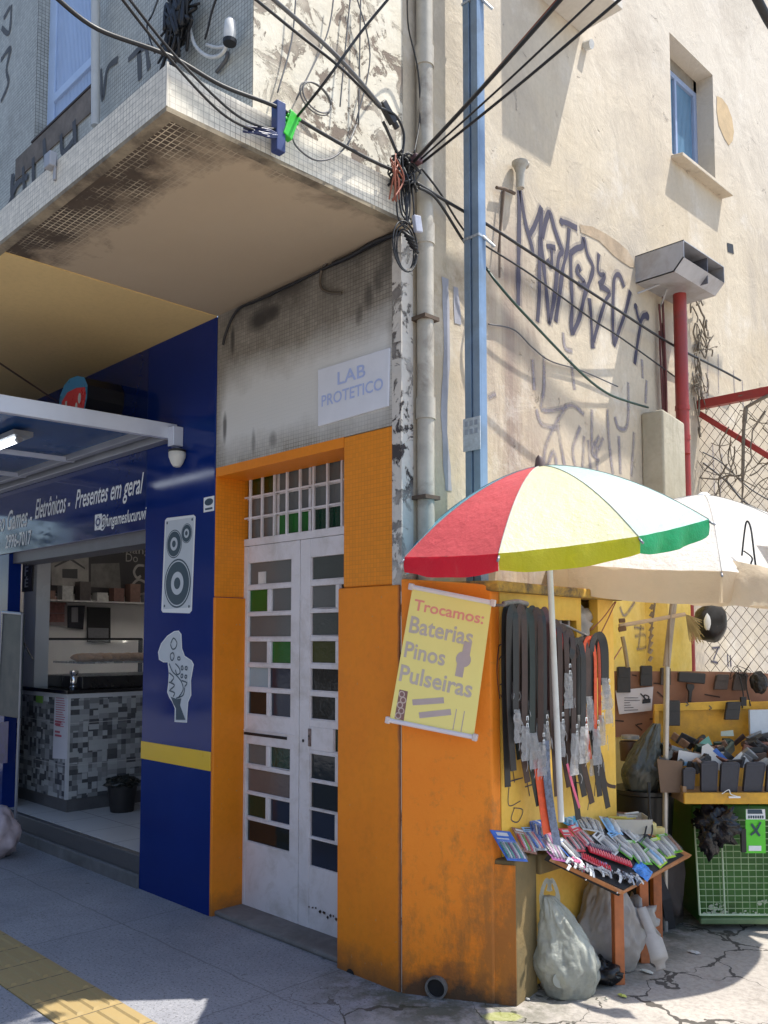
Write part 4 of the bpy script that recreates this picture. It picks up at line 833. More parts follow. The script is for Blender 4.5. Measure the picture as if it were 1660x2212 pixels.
m = MB(); m.box((PX0, PY0+.012, 0), (PX0+DX, PY0+DYp, 9)); m.box((PX0, PY0, 0), (PX0+.040, PY0+.0125, 9)); m.box((PX0+.052, PY0, 0), (PX0+DX, PY0+.0125, 9)); m.build('pole_shaft', M_steelblue, po, bevel=.002)
for yv in (10, 517):
    q = ax_(1030, yv, PX0+.05); m = MB(); m.box((PX0-.004, PY0-.004, q.z-.006), (PX0+DX+.004, PY0+DYp+.004, q.z+.006)); m.tube([(PX0+DX, PY0+.03, q.z), (PX0+DX+.03, PY0+DYp+.03, q.z-.045)], .007, 6); m.build('wire_tie', mat('pale_twisted_wire', (.45, .5, .55), .4, .5, 90, .3, metal=.5), po)
m = MB(); q = ax_(1040, 925, PX0+.1); m.box((PX0-.006, PY0-.008, q.z-.10), (PX0+DX+.006, PY0-.003, q.z+.06)); m.build('pale_plate', mat('pale_plate', (.42, .47, .52), .5, .3, 30, 0), po)
m = MB()
for k in range(6): m.box((PX0+.006+(k % 3)*.03, PY0-.010, q.z+.02-.04*(k//3)), (PX0+.024+(k % 3)*.03, PY0-.0082, q.z+.045-.04*(k//3)))
m.build('plate_print', mat('grey_print2', (.28, .32, .38), .6), po)

K = dict(b=M_black, g=M_cabgrey, w=M_cabwhite, gr=M_green_cab, c=M_copper)
def cable(pts, r, k, lab, name='cable', grp=None, sm=8):
    if len(pts) == 2: pts = [pts[0], (V(pts[0])+V(pts[1]))/2-UZ*.01, pts[1]]
    m = MB(); m.tube(bez(pts, sm), r, 7); o = m.build(name, K[k], None, smooth=True); tag(o, lab, 'cable', grp); return o
X = .16                                                       # the node by the drain pipe, just off the wall
N1 = ax_(895, 348, X)
# toward the street, up and to the right
cable([N1, dp(1290, -90, 2.7)], .0085, 'b', 'thick black cable rising right from the knot over the street, topmost of four')
cable([N1, ax_(918, 328, .2), dp(1278, -88, 2.7)], .003, 'c', 'thin brownish cable hugging the thick black one up to the right')
cable([ax_(908, 345, X), dp(1376, -90, 2.7)], .0045, 'b', 'thin black cable rising right, between the thick one and the lowest')
cable([ax_(912, 352, X), dp(1446, -92, 2.7)], .006, 'b', 'black cable rising right, lowest of those from the knot')
# along the side wall to the right
cable([ax_(900, 395, .10), ax_(960, 432, .09), ax_(1005, 458, .07), ax_(1056, 487, .10), ax_(1150, 548, .13), ax_(1290, 640, .13), ax_(1448, 742, .06), ax_(1560, 800, .06), ax_(1600, 822, .06)], .008, 'b', 'black cable running down right across the tall spray-painted letters')
cable([ax_(912, 365, .10), ax_(950, 415, .09), ax_(1005, 500, .05), ax_(1056, 535, .10), ax_(1150, 595, .13), ax_(1280, 690, .13), ax_(1345, 732, .12), ax_(1460, 815, .05)], .005, 'b', 'thin black cable below the first across the spray-painted letters')
cable([ax_(905, 405, .12), ax_(945, 432, .10), ax_(1005, 525, .06), ax_(1056, 586, .06)], .007, 'b', 'black cable from the knot running behind the steel pole')
cable([ax_(1053, 582, .06), ax_(1075, 612, .12), ax_(1130, 675, .15), ax_(1250, 800, .15), ax_(1310, 848, .14), ax_(1360, 868, .10), ax_(1400, 880, .04)], .007, 'gr', 'sagging dark green cable ending at the pier by the red downpipe')
cable([ax_(1056, 700, .02), ax_(1110, 712, .02), ax_(1150, 750, .02), ax_(1190, 780, .02), ax_(1255, 800, .02), ax_(1335, 835, .02)], .004, 'g', 'thin grey cable lying loose on the stucco under the green one')
# heavy bundles above the pavement out toward the street: they throw the broad wavy shadows
def shadow_cable(pv, h, r, lab):
    P = []
    for (x, y) in pv:
        q = ax_(x, y, 0); P.append(q+SUN*(h/SUN.z))
    cable(P, r, 'b', lab, name='overhead_cable')
shadow_cable([(900, 560), (1000, 600), (1060, 665), (1110, 730), (1150, 770), (1180, 840), (1250, 910), (1300, 945), (1390, 975), (1500, 1060)], 2.6, .028, 'thick overhead cable bundle above the pavement, lower of the two')
shadow_cable([(900, 560), (980, 585), (1060, 592), (1110, 600), (1160, 630), (1250, 670), (1350, 705), (1560, 790)], 2.9, .016, 'thinner overhead cable bundle above the pavement, upper of the two')
for (pv_, r_, l_) in (((370, 130), (410, 175), (450, 220), (500, 262), (570, 290), (640, 305)), .024, 'overhead cable bundle above the balcony edge, nearest the slab'), (((480, 268), (580, 300), (680, 350), (760, 355), (850, 400)), .016, 'overhead cable bundle above the balcony edge, further along'):
    cable([ax_(x, y, SX)+SUN*(1.5/SUN.z) for x, y in pv_], r_, 'b', l_, name='overhead_cable')
# from the upper left across the balcony
cable([dp(110, -15, 2.7), dp(210, 62, 2.85), dp(365, 120, 2.98), ax_(480, 185, .15), ax_(600, 232, .13), ax_(700, 290, .12), ax_(800, 345, .12), ax_(880, 380, .12)], .008, 'b', 'thick black cable sweeping along the top of the balcony slab')
cable([dp(250, -20, 2.6), dp(365, 125, 2.9), dp(480, 245, 3.1), dp(560, 285, 3.3), ax_(598, 290, .13)], .005, 'b', 'black cable crossing the balcony corner, left of a close pair')
cable([dp(266, -20, 2.6), dp(378, 120, 2.9), dp(500, 240, 3.1), dp(570, 275, 3.3), ax_(600, 278, .13)], .005, 'b', 'black cable crossing the balcony corner, right of a close pair')
cable([dp(530, -20, 2.9), dp(640, 70, 3.15), dp(740, 150, 3.3), ax_(820, 232, .17)], .006, 'b', 'black cable slanting down to the small dark clamp')
cable([dp(570, -20, 2.9), dp(690, 85, 3.15), dp(760, 155, 3.3), ax_(822, 228, .17)], .0085, 'g', 'grey cable slanting down to the clamp, right of the black one')
cable([dp(850, -15, 3.2), dp(780, 70, 3.2), dp(700, 180, 3.2), ax_(640, 255, .13), ax_(628, 268, .10)], .0055, 'b', 'black cable rising right from the green connector')
cable([dp(880, -15, 3.6), ax_(883, 60, .10), ax_(903, 150, .06), ax_(908, 250, .05), ax_(895, 330, .08)], .004, 'b', 'thin black cable down beside the drain pipe')
cable([ax_(820, 232, .17), ax_(855, 250, .14), ax_(873, 290, .12), ax_(868, 340, .12)], .006, 'b', 'black loop from the clamp to the wire knot')
cable([ax_(828, 262, .10), ax_(845, 300, .10), ax_(862, 340, .1)], .007, 'b', 'short black cable below the clamp')
cable([ax_(630, 280, .1), ax_(640, 315, .12), ax_(680, 345, .12), ax_(720, 340, .12), ax_(752, 310, .1), ax_(770, 270, .06)], .004, 'g', 'thin grey cable drooping in a bow below the green connector')
for i, (a, b, c) in enumerate((((722, -10), (705, 80), (640, 215)), ((758, -10), (745, 120), (735, 230)), ((780, -10), (778, 90), (775, 270)), ((770, -10), (800, 120), (770, 262)), ((640, -10), (630, 90), (600, 200)))):
    cable([ax_(*a, .03), ax_(*b, .03), ax_(*c, .03)], .0035, 'g', 'thin grey wire on the peeling upper wall, %s from the left' % ['second', 'third', 'last', 'fourth', 'first'][i], grp='thin wires hanging on the peeling upper wall')
m = MB(); c = ax_(682, 213, .05)
for k, rr_ in enumerate((.085, .078)): m.tube([c+V((.01*k, math.cos(q)*rr_, math.sin(q)*rr_*.75)) for q in [i*2*math.pi/28 for i in range(29)]], .0035, 6)
o = m.build('cable_coil', M_cabgrey, None, smooth=True); tag(o, 'loose ring of thin grey cable on the peeling wall', 'cable')
m = MB()
for k in range(3):
    c = ax_(876, 540-k*4, .12+.01*k); m.tube([c+V((.0, math.cos(q)*(.055+.012*k), math.sin(q)*(.095+.01*k))) for q in [i*2*math.pi/28 for i in range(29)]], .0038, 6)
o = m.build('cable_coil', M_black, None, smooth=True); tag(o, 'double loop of black cable hanging at the wall corner under the slab', 'cable')
# knot of wires
rr = random.Random(11)
m = MB(); c = ax_(868, 372, .10)
for k in range(26):
    P = [c+V((rr.uniform(-.04, .05), rr.uniform(-.07, .08), rr.uniform(-.08, .08))) for _ in range(4)]; m.tube(bez(P, 5), rr.uniform(.003, .006), 6)
for k in range(9):
    a = ax_(rr.uniform(855, 890), rr.uniform(375, 395), .10); m.tube(bez([a, a+V((.01, rr.uniform(-.02, .02), -.16)), ax_(rr.uniform(868, 890), rr.uniform(470, 500), .10)], 6), .004, 6)
kn = m.build('wire_knot', M_black, None, smooth=True); tag(kn, 'dense knot of black wires at the building corner above the pavement', 'wires')
m = MB(); c = ax_(855, 385, .13)
for k in range(8):
    m.tube(bez([c+V((rr.uniform(-.02, .02), rr.uniform(-.03, .03), rr.uniform(.04, .1))), c+V((rr.uniform(-.02, .03), rr.uniform(-.04, .04), 0)), c+V((rr.uniform(-.02, .02), rr.uniform(-.03, .03), -.10))], 6), .0035, 6)
m.build('copper_tangle', M_copper, kn, smooth=True)
m = MB(); c = ax_(900, 345, .15); m.obox(c, (0, 1, 0), (0, 0, 1), (1, 0, 0), .05, .035, .04); m.build('splice_box', mat('maroon_box', (.09, .04, .05), .5), kn, bevel=.004)
m = MB(); c = ax_(880, 505, .14)
for k in range(5): m.tube([c+V((0, -.03+.012*k, -.012*k)), c+V((.03, .01+.008*k, -.03-.014*k))], .006, 6)
m.build('lower_bundle', M_black, kn, smooth=True)
m = MB(); m.obox(ax_(902, 484, .16), (0, 1, .2), (0, -.2, 1), (1, 0, 0), .045, .075, .02); o = m.build('junction_box', mat('grey_blue_box', (.40, .42, .50), .4), None, bevel=.004); tag(o, 'small grey junction box tied below the wire knot', 'junction box')
m = MB(); c = ax_(838, 243, .13); m.obox(c, (0, 1, -.9), (0, .9, 1), (1, 0, 0), .10, .035, .03); m.tube([c+V((.0, .03, -.02)), c+V((0, .06, -.05))], .014, 8); o = m.build('cable_clamp', M_black, None, bevel=.004); tag(o, 'small dark cable clamp in front of the peeling upper wall', 'clamp')
m = MB(); m.obox(ax_(626, 273, .13), (0, .35, 1), (0, 1, -.35), (1, 0, 0), .115, .045, .03); 
for k in range(5): m.obox(ax_(614+k*5, 284-k*8, .12), (0, .35, 1), (0, 1, -.35), (1, 0, 0), .012, .06, .034)
o = m.build('splice_connector', mat('bright_green_plastic', (.03, .50, .03), .4, .15), None, bevel=.003); tag(o, 'bright green plastic connector on the cables over the slab', 'connector')
m = MB(); c = ax_(602, 262, .12); m.box((c.x-.02, c.y-.022, c.z-.13), (c.x+.02, c.y+.022, c.z+.075)); o = m.build('insulator_rack', mat('navy_bracket', (.03, .05, .16), .4, .2), None, bevel=.004); tag(o, 'navy blue bracket holding the cables to the slab edge', 'bracket')
m = MB()
for k in range(12):
    a = ax_(545+rr.uniform(-20, 20), 278+rr.uniform(-12, 8), .12); m.tube(bez([a, ax_(580+rr.uniform(-5, 5), 288+rr.uniform(-8, 8), .14), ax_(604+rr.uniform(-4, 6), 292+rr.uniform(-8, 8), .13)], 5), .0045, 6)
o = m.build('cable_ends', mat('blue_black_wire', (.02, .03, .10), .4, .4), None, smooth=True); tag(o, 'frayed blue-black cable ends gathered at the navy bracket', 'wires')
# on the shaded tiles beside the corner
yq = -.90
m = MB(); c = ay_(497, 72, -.92); m.lathe(c, [(.022, -.03), (.026, 0), (.022, .05), (.008, .066)], 14); hd = m.build('service_head', M_cabwhite, None, smooth=True, auto=True); tag(hd, 'white weather cap on the shaded tiled wall by the corner', 'weather cap')
m = MB(); m.lathe(c, [(.027, -.045), (.029, -.03)], 14); m.build('cap_collar', M_black, hd)
cable([ay_(416, 42, -.87), ay_(411, 58, -.89), ay_(422, 98, -.90), ay_(450, 122, -.90), ay_(478, 118, -.90), ay_(494, 90, -.90)], .008, 'w', 'white looped conduit from the weather cap', name='conduit')
cable([ay_(447, 97, -.88), ay_(492, 99, -.88)], .007, 'w', 'short straight white conduit beside the weather cap', name='conduit')
cable([ay_(492, 112, -.872), ay_(488, 130, -.872), ay_(468, 156, -.872)], .008, 'g', 'short grey conduit dropping behind the weather cap', name='conduit')
cable([ay_(470, -10, -.9), ay_(458, 25, -.9), ay_(450, 60, -.9), ay_(443, 85, -.9)], .005, 'b', 'knotted black wire hanging on the shaded tiles', sm=6)
m = MB(); m.tube([ay_(207, -20, -.93), ay_(207, 272, -.93)], .022, 14); o = m.build('conduit_pipe', mat('pale_grey_pipe', (.50, .51, .50), .45, .12, 5, .08), None, smooth=True, auto=True); tag(o, 'pale vertical conduit pipe beside the blue shutter', 'pipe')
m = MB(); c = ay_(385, 40, -.93)
for k in range(40):
    P = [c+V((rr.gauss(0, .06), rr.uniform(-.03, .03), rr.gauss(0, .085))) for _ in range(4)]; m.tube(bez(P, 5), rr.uniform(.004, .010), 6)
m.blob(c, .06, .03, .085, .6, 8, 20, seed=2, flat=False)
o = m.build('wire_nest', M_black, None, smooth=True); tag(o, 'tangled nest of black wire high on the shaded tiles', 'wires')
cable([dp(345, -10, 3.0), ay_(330, 30, -.95), ay_(318, 60, -.95), ay_(335, 115, -.95)], .004, 'b', 'thin black wire curling down the shaded tiles')
# ================================================================ hood, red downpipe, fence
HY0, HY1, HX = PYA-.03, ax_(1490, 600, 0).y+.02, .33
q0 = ay_(1376, 552, HY0); zt_, zb_ = q0.z, ax_(1382, 617, 0).z
hd = thing('vent_hood', 'open grey sheet metal hood on the wall above the red downpipe', 'vent hood', (0, HY0, zb_))
HYe = HY0+.56
m = MB(); P = [(0, HY0, zb_), (HX*.80, HY0, zb_), (HX, HY0, zb_+.07), (HX, HY0, zt_), (0, HY0, zt_)]; m.prism(P, (0, .006, 0)); m.prism([(a, HYe, c) for a, b, c in P], (0, .006, 0)); m.box((0, HY0, zt_-.006), (HX, HYe, zt_)); m.box((0, HY0, zb_), (HX*.80, HYe, zb_+.006)); m.hexa([(HX*.8, HY0, zb_), (HX, HY0, zb_+.07), (HX, HYe, zb_+.07), (HX*.8, HYe, zb_)], [(HX*.8-.006, HY0, zb_+.006), (HX-.006, HY0, zb_+.076), (HX-.006, HYe, zb_+.076), (HX*.8-.006, HYe, zb_+.006)])
m.build('hood_shell', M_galv, hd)
m = MB(); m.box((.02, HY0+.34, zb_+.006), (HX-.01, HY0+.346, zt_-.006)); m.box((.01, HY0+.01, zb_+.01), (.02, HYe, zt_-.01)); m.build('hood_baffle', mat('shaded_galvanised', (.14, .14, .16), .5, .3, metal=.3), hd)  # shade inside the hood is put into this darker metal colour
m = MB(); m.tube([(.0, HY0+.02, zb_-.06), (.10, HY0+.12, zb_-.0)], .006, 6); m.tube([(.0, HY0+.30, zb_-.10), (.10, HY0+.22, zb_)], .008, 6); m.build('hood_strut', M_galv, hd)
RPY = ax_(1470, 700, .11).y
m = MB(); zc = ax_(1490, 985, .11).z; m.tube([(.11, RPY, zb_-.0), (.11, RPY, zc)], .043, 18); m.tube([(.11, RPY+.03, zc+.03), (.11, RPY+.03, 0)], .030, 14); dpipe = m.build('downpipe', M_red_paint, None, smooth=True, auto=True); tag(dpipe, 'red painted downpipe under the grey sheet metal hood', 'downpipe')
m = MB()
for z in (zb_-.75, zb_-.95): m.tube([(.11, RPY, z), (.11, RPY, z-.03)], .047, 18)
m.build('pipe_collar', M_red_paint, dpipe, smooth=True, auto=True)
m = MB(); rr = random.Random(8)
for k in range(5):
    x, y = .05+rr.uniform(-.02, .02), RPY-.12+rr.uniform(-.03, .03); m.tube(bez([(x, y, zb_-.02-.2*k*.3), (x+.01, y+rr.uniform(-.03, .03), zb_-.6), (x, y+rr.uniform(-.02, .04), zc+.1)]), .007, 6)
o = m.build('conduit_bundle', mat('maroon_conduit', (.13, .035, .03), .6, .4), None, smooth=True); tag(o, 'bunch of dark red conduits left of the red downpipe', 'conduit')
YF = 2.99
fn = thing('mesh_fence', 'red framed chain-link fence gate beside the side wall', 'fence', (0, YF, 0))
tp = ay_(1500, 868, YF); FX0 = ay_(1494, 1000, YF).x; ztf = tp.z
m = MB(); m.box((FX0, YF-.03, 0), (FX0+.062, YF+.03, ztf)); m.build('post', M_red_paint, fn, bevel=.004)
m = MB(); m.box((FX0+.062, YF-.028, ztf-.062), (3.2, YF+.028, ztf-.001)); m.build('rail', M_red_paint, fn, bevel=.004); m = MB(); m.box((FX0+.062, YF-.028, .1), (3.2, YF+.028, .16)); m.build('rail', M_red_paint, fn, bevel=.004)
a = V((FX0+.06, YF-.0, ztf-.085)); e = ay_(1660, 985, YF); b = a+(e-a)*2.3; m = MB(); m.obox((a+b)/2, (b-a), (0, 1, 0), (b-a).cross(V((0, 1, 0))), (b-a).length, .03, .038); m.build('brace', M_red_paint, fn, bevel=.003)
m = MB(); zlo, zhi, xlo, xhi = .16, ztf-.062, FX0+.062, 1.7; p_ = .075
for sgn_ in (1, -1):
    for i in range(-60, 90):
        # wire x = x0 + s*t, z = zlo + t
        x0_ = xlo+i*p_; t0, t1 = 0, zhi-zlo
        if sgn_ == 1: t0 = max(t0, (xlo-x0_)/.8); t1 = min(t1, (xhi-x0_)/.8)
        else: t0 = max(t0, (x0_-xhi)/.8); t1 = min(t1, (x0_-xlo)/.8)
        if t1-t0 < .02: continue
        m.tube([(x0_+sgn_*.8*t0, YF+.002*sgn_, zlo+t0), (x0_+sgn_*.8*t1, YF+.002*sgn_, zlo+t1)], .0019, 4, cap=False)
m.build('chain_link', mat('rusty_wire_mesh', (.09, .07, .05), .6, .4, 30, 0, metal=.3), fn)
M_vine = mat('dead_vine', (.20, .17, .13), .9, .4, 20, .2)
m = MB(); rr = random.Random(21)
def vine(mb, s, d, n, r, wob=.05):
    P = [V(s)]; d = V(d)
    for i in range(n):
        d = (d+V((rr.gauss(0, .25), rr.gauss(0, .10), rr.gauss(0, .30)))).normalized(); q = P[-1]+d*wob
        q.y = min(max(q.y, YF-.06), YF+.10) if mb is VF else q.y; P.append(q)
    mb.tube(bez(P, 3), [r*(1-.6*i/(len(P)*3)) for i in range((len(P)-1)*3+1)], 5)
VF = m
for k in range(34): vine(m, (FX0+.1+rr.uniform(0, .85), YF+rr.uniform(-.04, .06), ztf-rr.uniform(-.02, .75)), (rr.uniform(-1, 1), 0, rr.uniform(-1, .3)), rr.randint(6, 13), rr.uniform(.003, .007))
a = ay_(1612, 880, YF-.03); m.tube(bez([a, a+V((-.02, 0, -.15)), a+V((-.03, 0, -.35)), a+V((-.05, 0, -.75))]), [.016]*8+[.012]*16+[.006]*7, 8)
m.tube(bez([a, a+V((.15, 0, .05)), a+V((.4, 0, .10))]), .012, 8)
o = m.build('dead_vine', M_vine, None, smooth=True); tag(o, 'dead leafless vine tangled in the upper chain-link mesh', 'vine')
m = MB(); VF = None
for k in range(26):
    a = ax_(rr.uniform(1497, 1512), rr.uniform(640, 860), .03); P = [a]
    for i in range(6): P.append(P[-1]+V((rr.uniform(-.01, .015), rr.gauss(.015, .03), rr.gauss(-.02, .05))))
    m.tube(bez(P, 3), rr.uniform(.003, .007), 5)
o = m.build('dead_vine', M_vine, None, smooth=True); tag(o, 'clump of dead vine on the wall right of the red downpipe', 'vine')
for i, (pts, r) in enumerate(((((1520, 1000), (1570, 1040), (1610, 1085), (1680, 1125)), .007), (((1515, 975), (1560, 1000), (1620, 1055), (1680, 1090)), .005))):
    cable([ay_(x, y, YF+.05) for x, y in pts], r, 'g', ['grey cable sagging behind the fence, lower of two', 'grey cable sagging behind the fence, upper of two'][i])

# ================================================================ orange and yellow meter cabinet at the corner
def cab_orange():
    s = NT('stained_orange_paint'); p = s.xyz(); f = s.noise(1.6, 8, .7)
    cc = s.mix(s.ramp(f, .35, .65), (.80, .215, .006), (.86, .26, .012))
    mp = s.new('Mapping'); mp.inputs['Scale'].default_value = (1, 1, .38); s.l.new(s.pos, mp.inputs[0]); g1 = s.math('MULTIPLY_ADD', s.noise(10, 12, .74, vec=mp.outputs[0]), .6, s.math('MULTIPLY', s.noise(7.5, 12, .74), .4)); low = s.mapr(p[2], 1.15, .1, .0, .155)
    lowr = s.math('MULTIPLY', s.mapr(p[0], .10, .44, 0, .13), s.mapr(p[2], 1.0, .4)); k = s.ramp(s.math('ADD', s.math('ADD', g1, low), lowr), .60, .74)
    cc = s.mix(s.math('MULTIPLY', k, .62), cc, (.17, .09, .025))
    g2 = s.noise(18, 8, .7); cc = s.mix(s.math('MULTIPLY', s.ramp(g2, .56, .68), .35), cc, (.36, .15, .03))
    rim = s.math('ADD', p[2], s.math('MULTIPLY_ADD', s.noise(3, 8, .7), .55, -.27)); cc = s.mix(s.mapr(rim, .13, .0, 0, .9), cc, (.035, .032, .022))
    return s.out(cc, .62, s.bump(s.math('ADD', s.noise(40, 8, .75), s.math('MULTIPLY', s.noise(6, 6), .8)), .35, .008))
M_co = cab_orange()
M_cy = stucco('yellow_cabinet_paint', (.80, .46, .05), (.84, .54, .11), rough=.6, sc=1.6, streak=.22, bst=.3, chips=.30, chipc=(.25, .22, .08))
M_cap = mat('grimy_yellow_cap', (.60, .36, .05), .75, .3, 10, .5, dirt=(.10, .075, .045), dirt_amt=.52, dirt_scale=9, bdist=.01)
AXc = ax_(1066, 1500, .365); XF = .365; YA = AXc.y; YE = ax_(1328, 1500, XF).y; ZC = 1.765
cb = thing('meter_cabinet', 'waist-to-head-high masonry meter cabinet, orange at the corner and yellow along the side', 'cabinet', (0, 0, 0))
m = MB(); base = [(.004, -.012, -.01), (XF, YA-.012, -.01), (XF, YA+.05, -.01), (.004, .06, -.01)]
m.hexa(base, [(.004, -.012, 1.83), (XF, YA-.012, 1.795), (XF, YA+.05, 1.795), (.004, .06, 1.83)]); m.build('orange_face', M_co, cb, bevel=.008)
# yellow front with two openings
oy0, oy1, oz0, oz1 = ax_(1207, 1350, XF).y, ax_(1246, 1350, XF).y, ax_(1230, 1425, XF).z, ax_(1230, 1340, XF).z
py0, py1 = ax_(1256, 1350, XF).y, ax_(1292, 1350, XF).y; pz0 = 1.36
m = MB(); th = .05
def fpan(y0_, y1_, z0_, z1_): m.box((XF-th, y0_, z0_), (XF, y1_, z1_))
y_s = YA+.0505
fpan(y_s, oy0, 0, ZC); fpan(oy0, oy1, 0, oz0); fpan(oy0, oy1, oz1, ZC); fpan(oy1, py0, 0, ZC); fpan(py0, py1, 0, pz0); fpan(py1, YE, 0, ZC); m.box((0, YE-.05, 0), (XF-th, YE, ZC))
m.build('yellow_front', M_cy, cb)
m = MB(); m.box((.02, .20, .5), (.20, YE-.055, ZC)); m.build('inner_wall', mat('dim_inner_cement', (.22, .18, .12), .85, .4, 6, .3), cb)
m = MB(); m.box((XF-.03, oy0+.03, oz0), (XF-.015, oy0+.05, oz1)); m.box((XF-.03, oy1-.05, oz0), (XF-.015, oy1-.035, oz1)); m.build('meter_door', mat('grey_meter_door', (.28, .27, .26), .5, .3), cb)
m = MB(); m.hexa([(-.0, .065, ZC), (XF+.035, YA-.005, ZC), (XF+.035, YE+.045, ZC-.01), (-.0, YE+.045, ZC-.01)], [(0, .065, ZC+.052), (XF+.035, YA-.005, ZC+.048), (XF+.035, YE+.045, ZC+.036), (0, YE+.045, ZC+.04)]); m.build('cap', M_cap, cb, bevel=.008, bseg=3)

m = MB(); c = V((XF-.10, (py0+py1)/2, 1.62)); m.blob(c, .09, .075, .11, .5, 8, 30, seed=5, flat=False); m.blob(c+V((.0, -.01, -.19)), .07, .06, .07, .5, 8, 24, seed=6, flat=False); o = m.build('plastic_bag', mat('dull_white_film', (.60, .55, .52), .35, .15, 5, .2, transl=.3), None, smooth=True); tag(o, 'crumpled white bag stuffed in the upper opening of the yellow cabinet', 'bag')
# low bench against it
M_bench = stucco('mossy_bench', (.22, .15, .06), (.11, .095, .05), sc=3, streak=.3, chips=.30, chipc=(.07, .06, .04), bst=.8)
G1 = az_(1117, 2174); G2 = az_(1163, 2141); bz = .605
be = thing('low_bench', 'low grimy masonry bench at the foot of the cabinet, stained orange and olive', 'bench', (XF, YA, 0))
m = MB(); lo = [(XF-.02, YA-.010, -.01), (G1.x, G1.y, -.01), (G2.x, G2.y, -.01), (XF-.02, G2.y+.03, -.01)]; m.hexa(lo, [(a, b, bz) for a, b, c in lo]); m.build('bench_pier', M_bench, be, bevel=.012, bseg=3)
d = (V((G1.x, G1.y, 0))-V((XF-.02, YA-.010, 0))).normalized(); nn = V((d.y, -d.x, 0)); m = MB(); a = V((.30, YA-.045, -.01)); m.hexa([V((XF-.03, YA-.0155, -.01))+nn*.004, V((G1.x, G1.y, -.01))+nn*.004, V((G1.x, G1.y, -.01)), V((XF-.03, YA-.010, -.01))], [V((XF-.03, YA-.0155, bz-.02))+nn*.004, V((G1.x, G1.y, bz-.02))+nn*.004, V((G1.x, G1.y, bz-.02)), V((XF-.03, YA-.010, bz-.02))]); m.build('orange_face', M_co, be)
m = MB(); m.box((XF+.001, G2.y+.0, bz-.10), (G2.x+.02, G2.y+.50, bz-.004)); m.build('bench_slab', M_bench, be, bevel=.01)
m = MB(); c = pl(945, 2131, V((.15, .07, 0)), nn); c = c+nn*.0; e1 = d; m.disc(c+nn*.010, 0, .040, e1, UZ, 20); dk = m.build('drain_hole', M_dark, cb); m = MB(); m.tube([c+nn*-.02, c+nn*.016], .046, 20); m.disc(c+nn*.0165, .038, .046, e1, UZ, 20); 
m = MB(); n_ = 20
for k in range(n_):
    q1, q2 = 2*math.pi*k/n_, 2*math.pi*(k+1)/n_
    f1 = e1*math.cos(q1)+UZ*math.sin(q1); f2 = e1*math.cos(q2)+UZ*math.sin(q2); m.hexa([c+f1*.040, c+f1*.048, c+f2*.048, c+f2*.040], [c+f1*.040+nn*.028, c+f1*.048+nn*.028, c+f2*.048+nn*.028, c+f2*.040+nn*.028])
m.build('drain_spout', mat('grey_pipe_end', (.16, .15, .14), .6, .3), cb)
# scrawls on the yellow front
strokes('graffiti', [[(1078, 1395), (1074, 1450), (1080, 1510)], [(1078, 1395), (1095, 1385)], [(1078, 1425), (1092, 1405)], [(1085, 1450), (1096, 1430)], [(1080, 1480), (1096, 1470)], [(1082, 1500), (1094, 1530)],
                     [(1088, 1640), (1110, 1625)], [(1090, 1660), (1105, 1650), (1112, 1690)], [(1095, 1690), (1130, 1680)], [(1100, 1700), (1100, 1740), (1125, 1730)], [(1110, 1745), (1130, 1750), (1120, 1775), (1105, 1770), (1112, 1745)],
                     [(1130, 1640), (1145, 1720)], [(1135, 1700), (1165, 1690)], [(1245, 1690), (1275, 1700), (1270, 1750)], [(1290, 1640), (1285, 1720)]], M_spray, .007, X=XF+.002, par=cb, label='thin black scrawled writing on the yellow cabinet')
# thin cords from the cap end
cable([ax_(1331, 1300, XF+.02), ax_(1310, 1345, XF+.06), ax_(1290, 1384, XF+.07)], .003, 'c', 'thin brown cord from the cabinet cap to the belt rack, right of two', name='cord')
cable([ax_(1329, 1300, XF+.02), ax_(1303, 1335, XF+.05), ax_(1276, 1362, XF+.05)], .003, 'c', 'thin brown cord from the cabinet cap to the belt rack, left of two', name='cord')

# ================================================================ yellow banner
n_b = nn
Pb = V((.05, -.002, 1.3))+nn*.035
TLb, TRb, BRb, BLb = [pl(x, y, Pb, nn) for x, y in ((892, 1268), (1063, 1302), (1024, 1592), (842, 1556))]
bn = thing('hanging_banner', 'yellow hanging banner with red and grey lettering on the orange corner', 'banner', (TLb+TRb+BRb+BLb)/4)
m = MB(); m.prism([BLb, BRb, TRb, TLb], nn*.0015)
m.build('banner_sheet', mat('banner_yellow', (.86, .76, .26), .4, .06, 2, .02), bn)
Ub = (TRb-TLb); Vb = (TLb-BLb); ul, vl = Ub.length, Vb.length; Uh, Vh = Ub.normalized(), Vb.normalized()
m = MB(); ex = Uh*.006
for a_, b_ in ((TLb, TRb), (BLb, BRb)): m.tube([a_-ex+nn*.003, b_+ex+nn*.003], .0105, 10)
m.build('white_batten', mat('white_plastic_rod', (.72, .68, .74), .35, .05), bn, smooth=True, auto=True)
m = MB()
for q in (TLb-ex, TRb+ex, BLb-ex, BRb+ex): m.obox(q+nn*.003, Uh, Vh, nn, .022, .03, .026)
m.build('batten_end', mat('pale_end_cap', (.62, .55, .55), .4, .1), bn, bevel=.004)
def bt(mb, s, u, v, w_, h, fat=.02):
    text_into(mb, s, TLb+Ub*u-Vb*v+nn*.0015, Uh, Vh, ul*w_, vl*h, N=nn, ext=.001, fat=fat)
m = MB(); bt(m, 'Trocamos:', .06, .165, .88, .082, .018); m.build('red_lettering', mat('washed_red_ink', (.80, .30, .24), .5, .05), bn)
m = MB(); bt(m, 'Baterias', .05, .335,   .80, .125, .018); bt(m, 'Pinos', .04, .52, .52, .12, .018); bt(m, 'Pulseiras', .03, .70, .92, .125, .018); m.build('grey_lettering', mat('washed_grey_ink', (.50, .44, .40), .5, .05), bn)
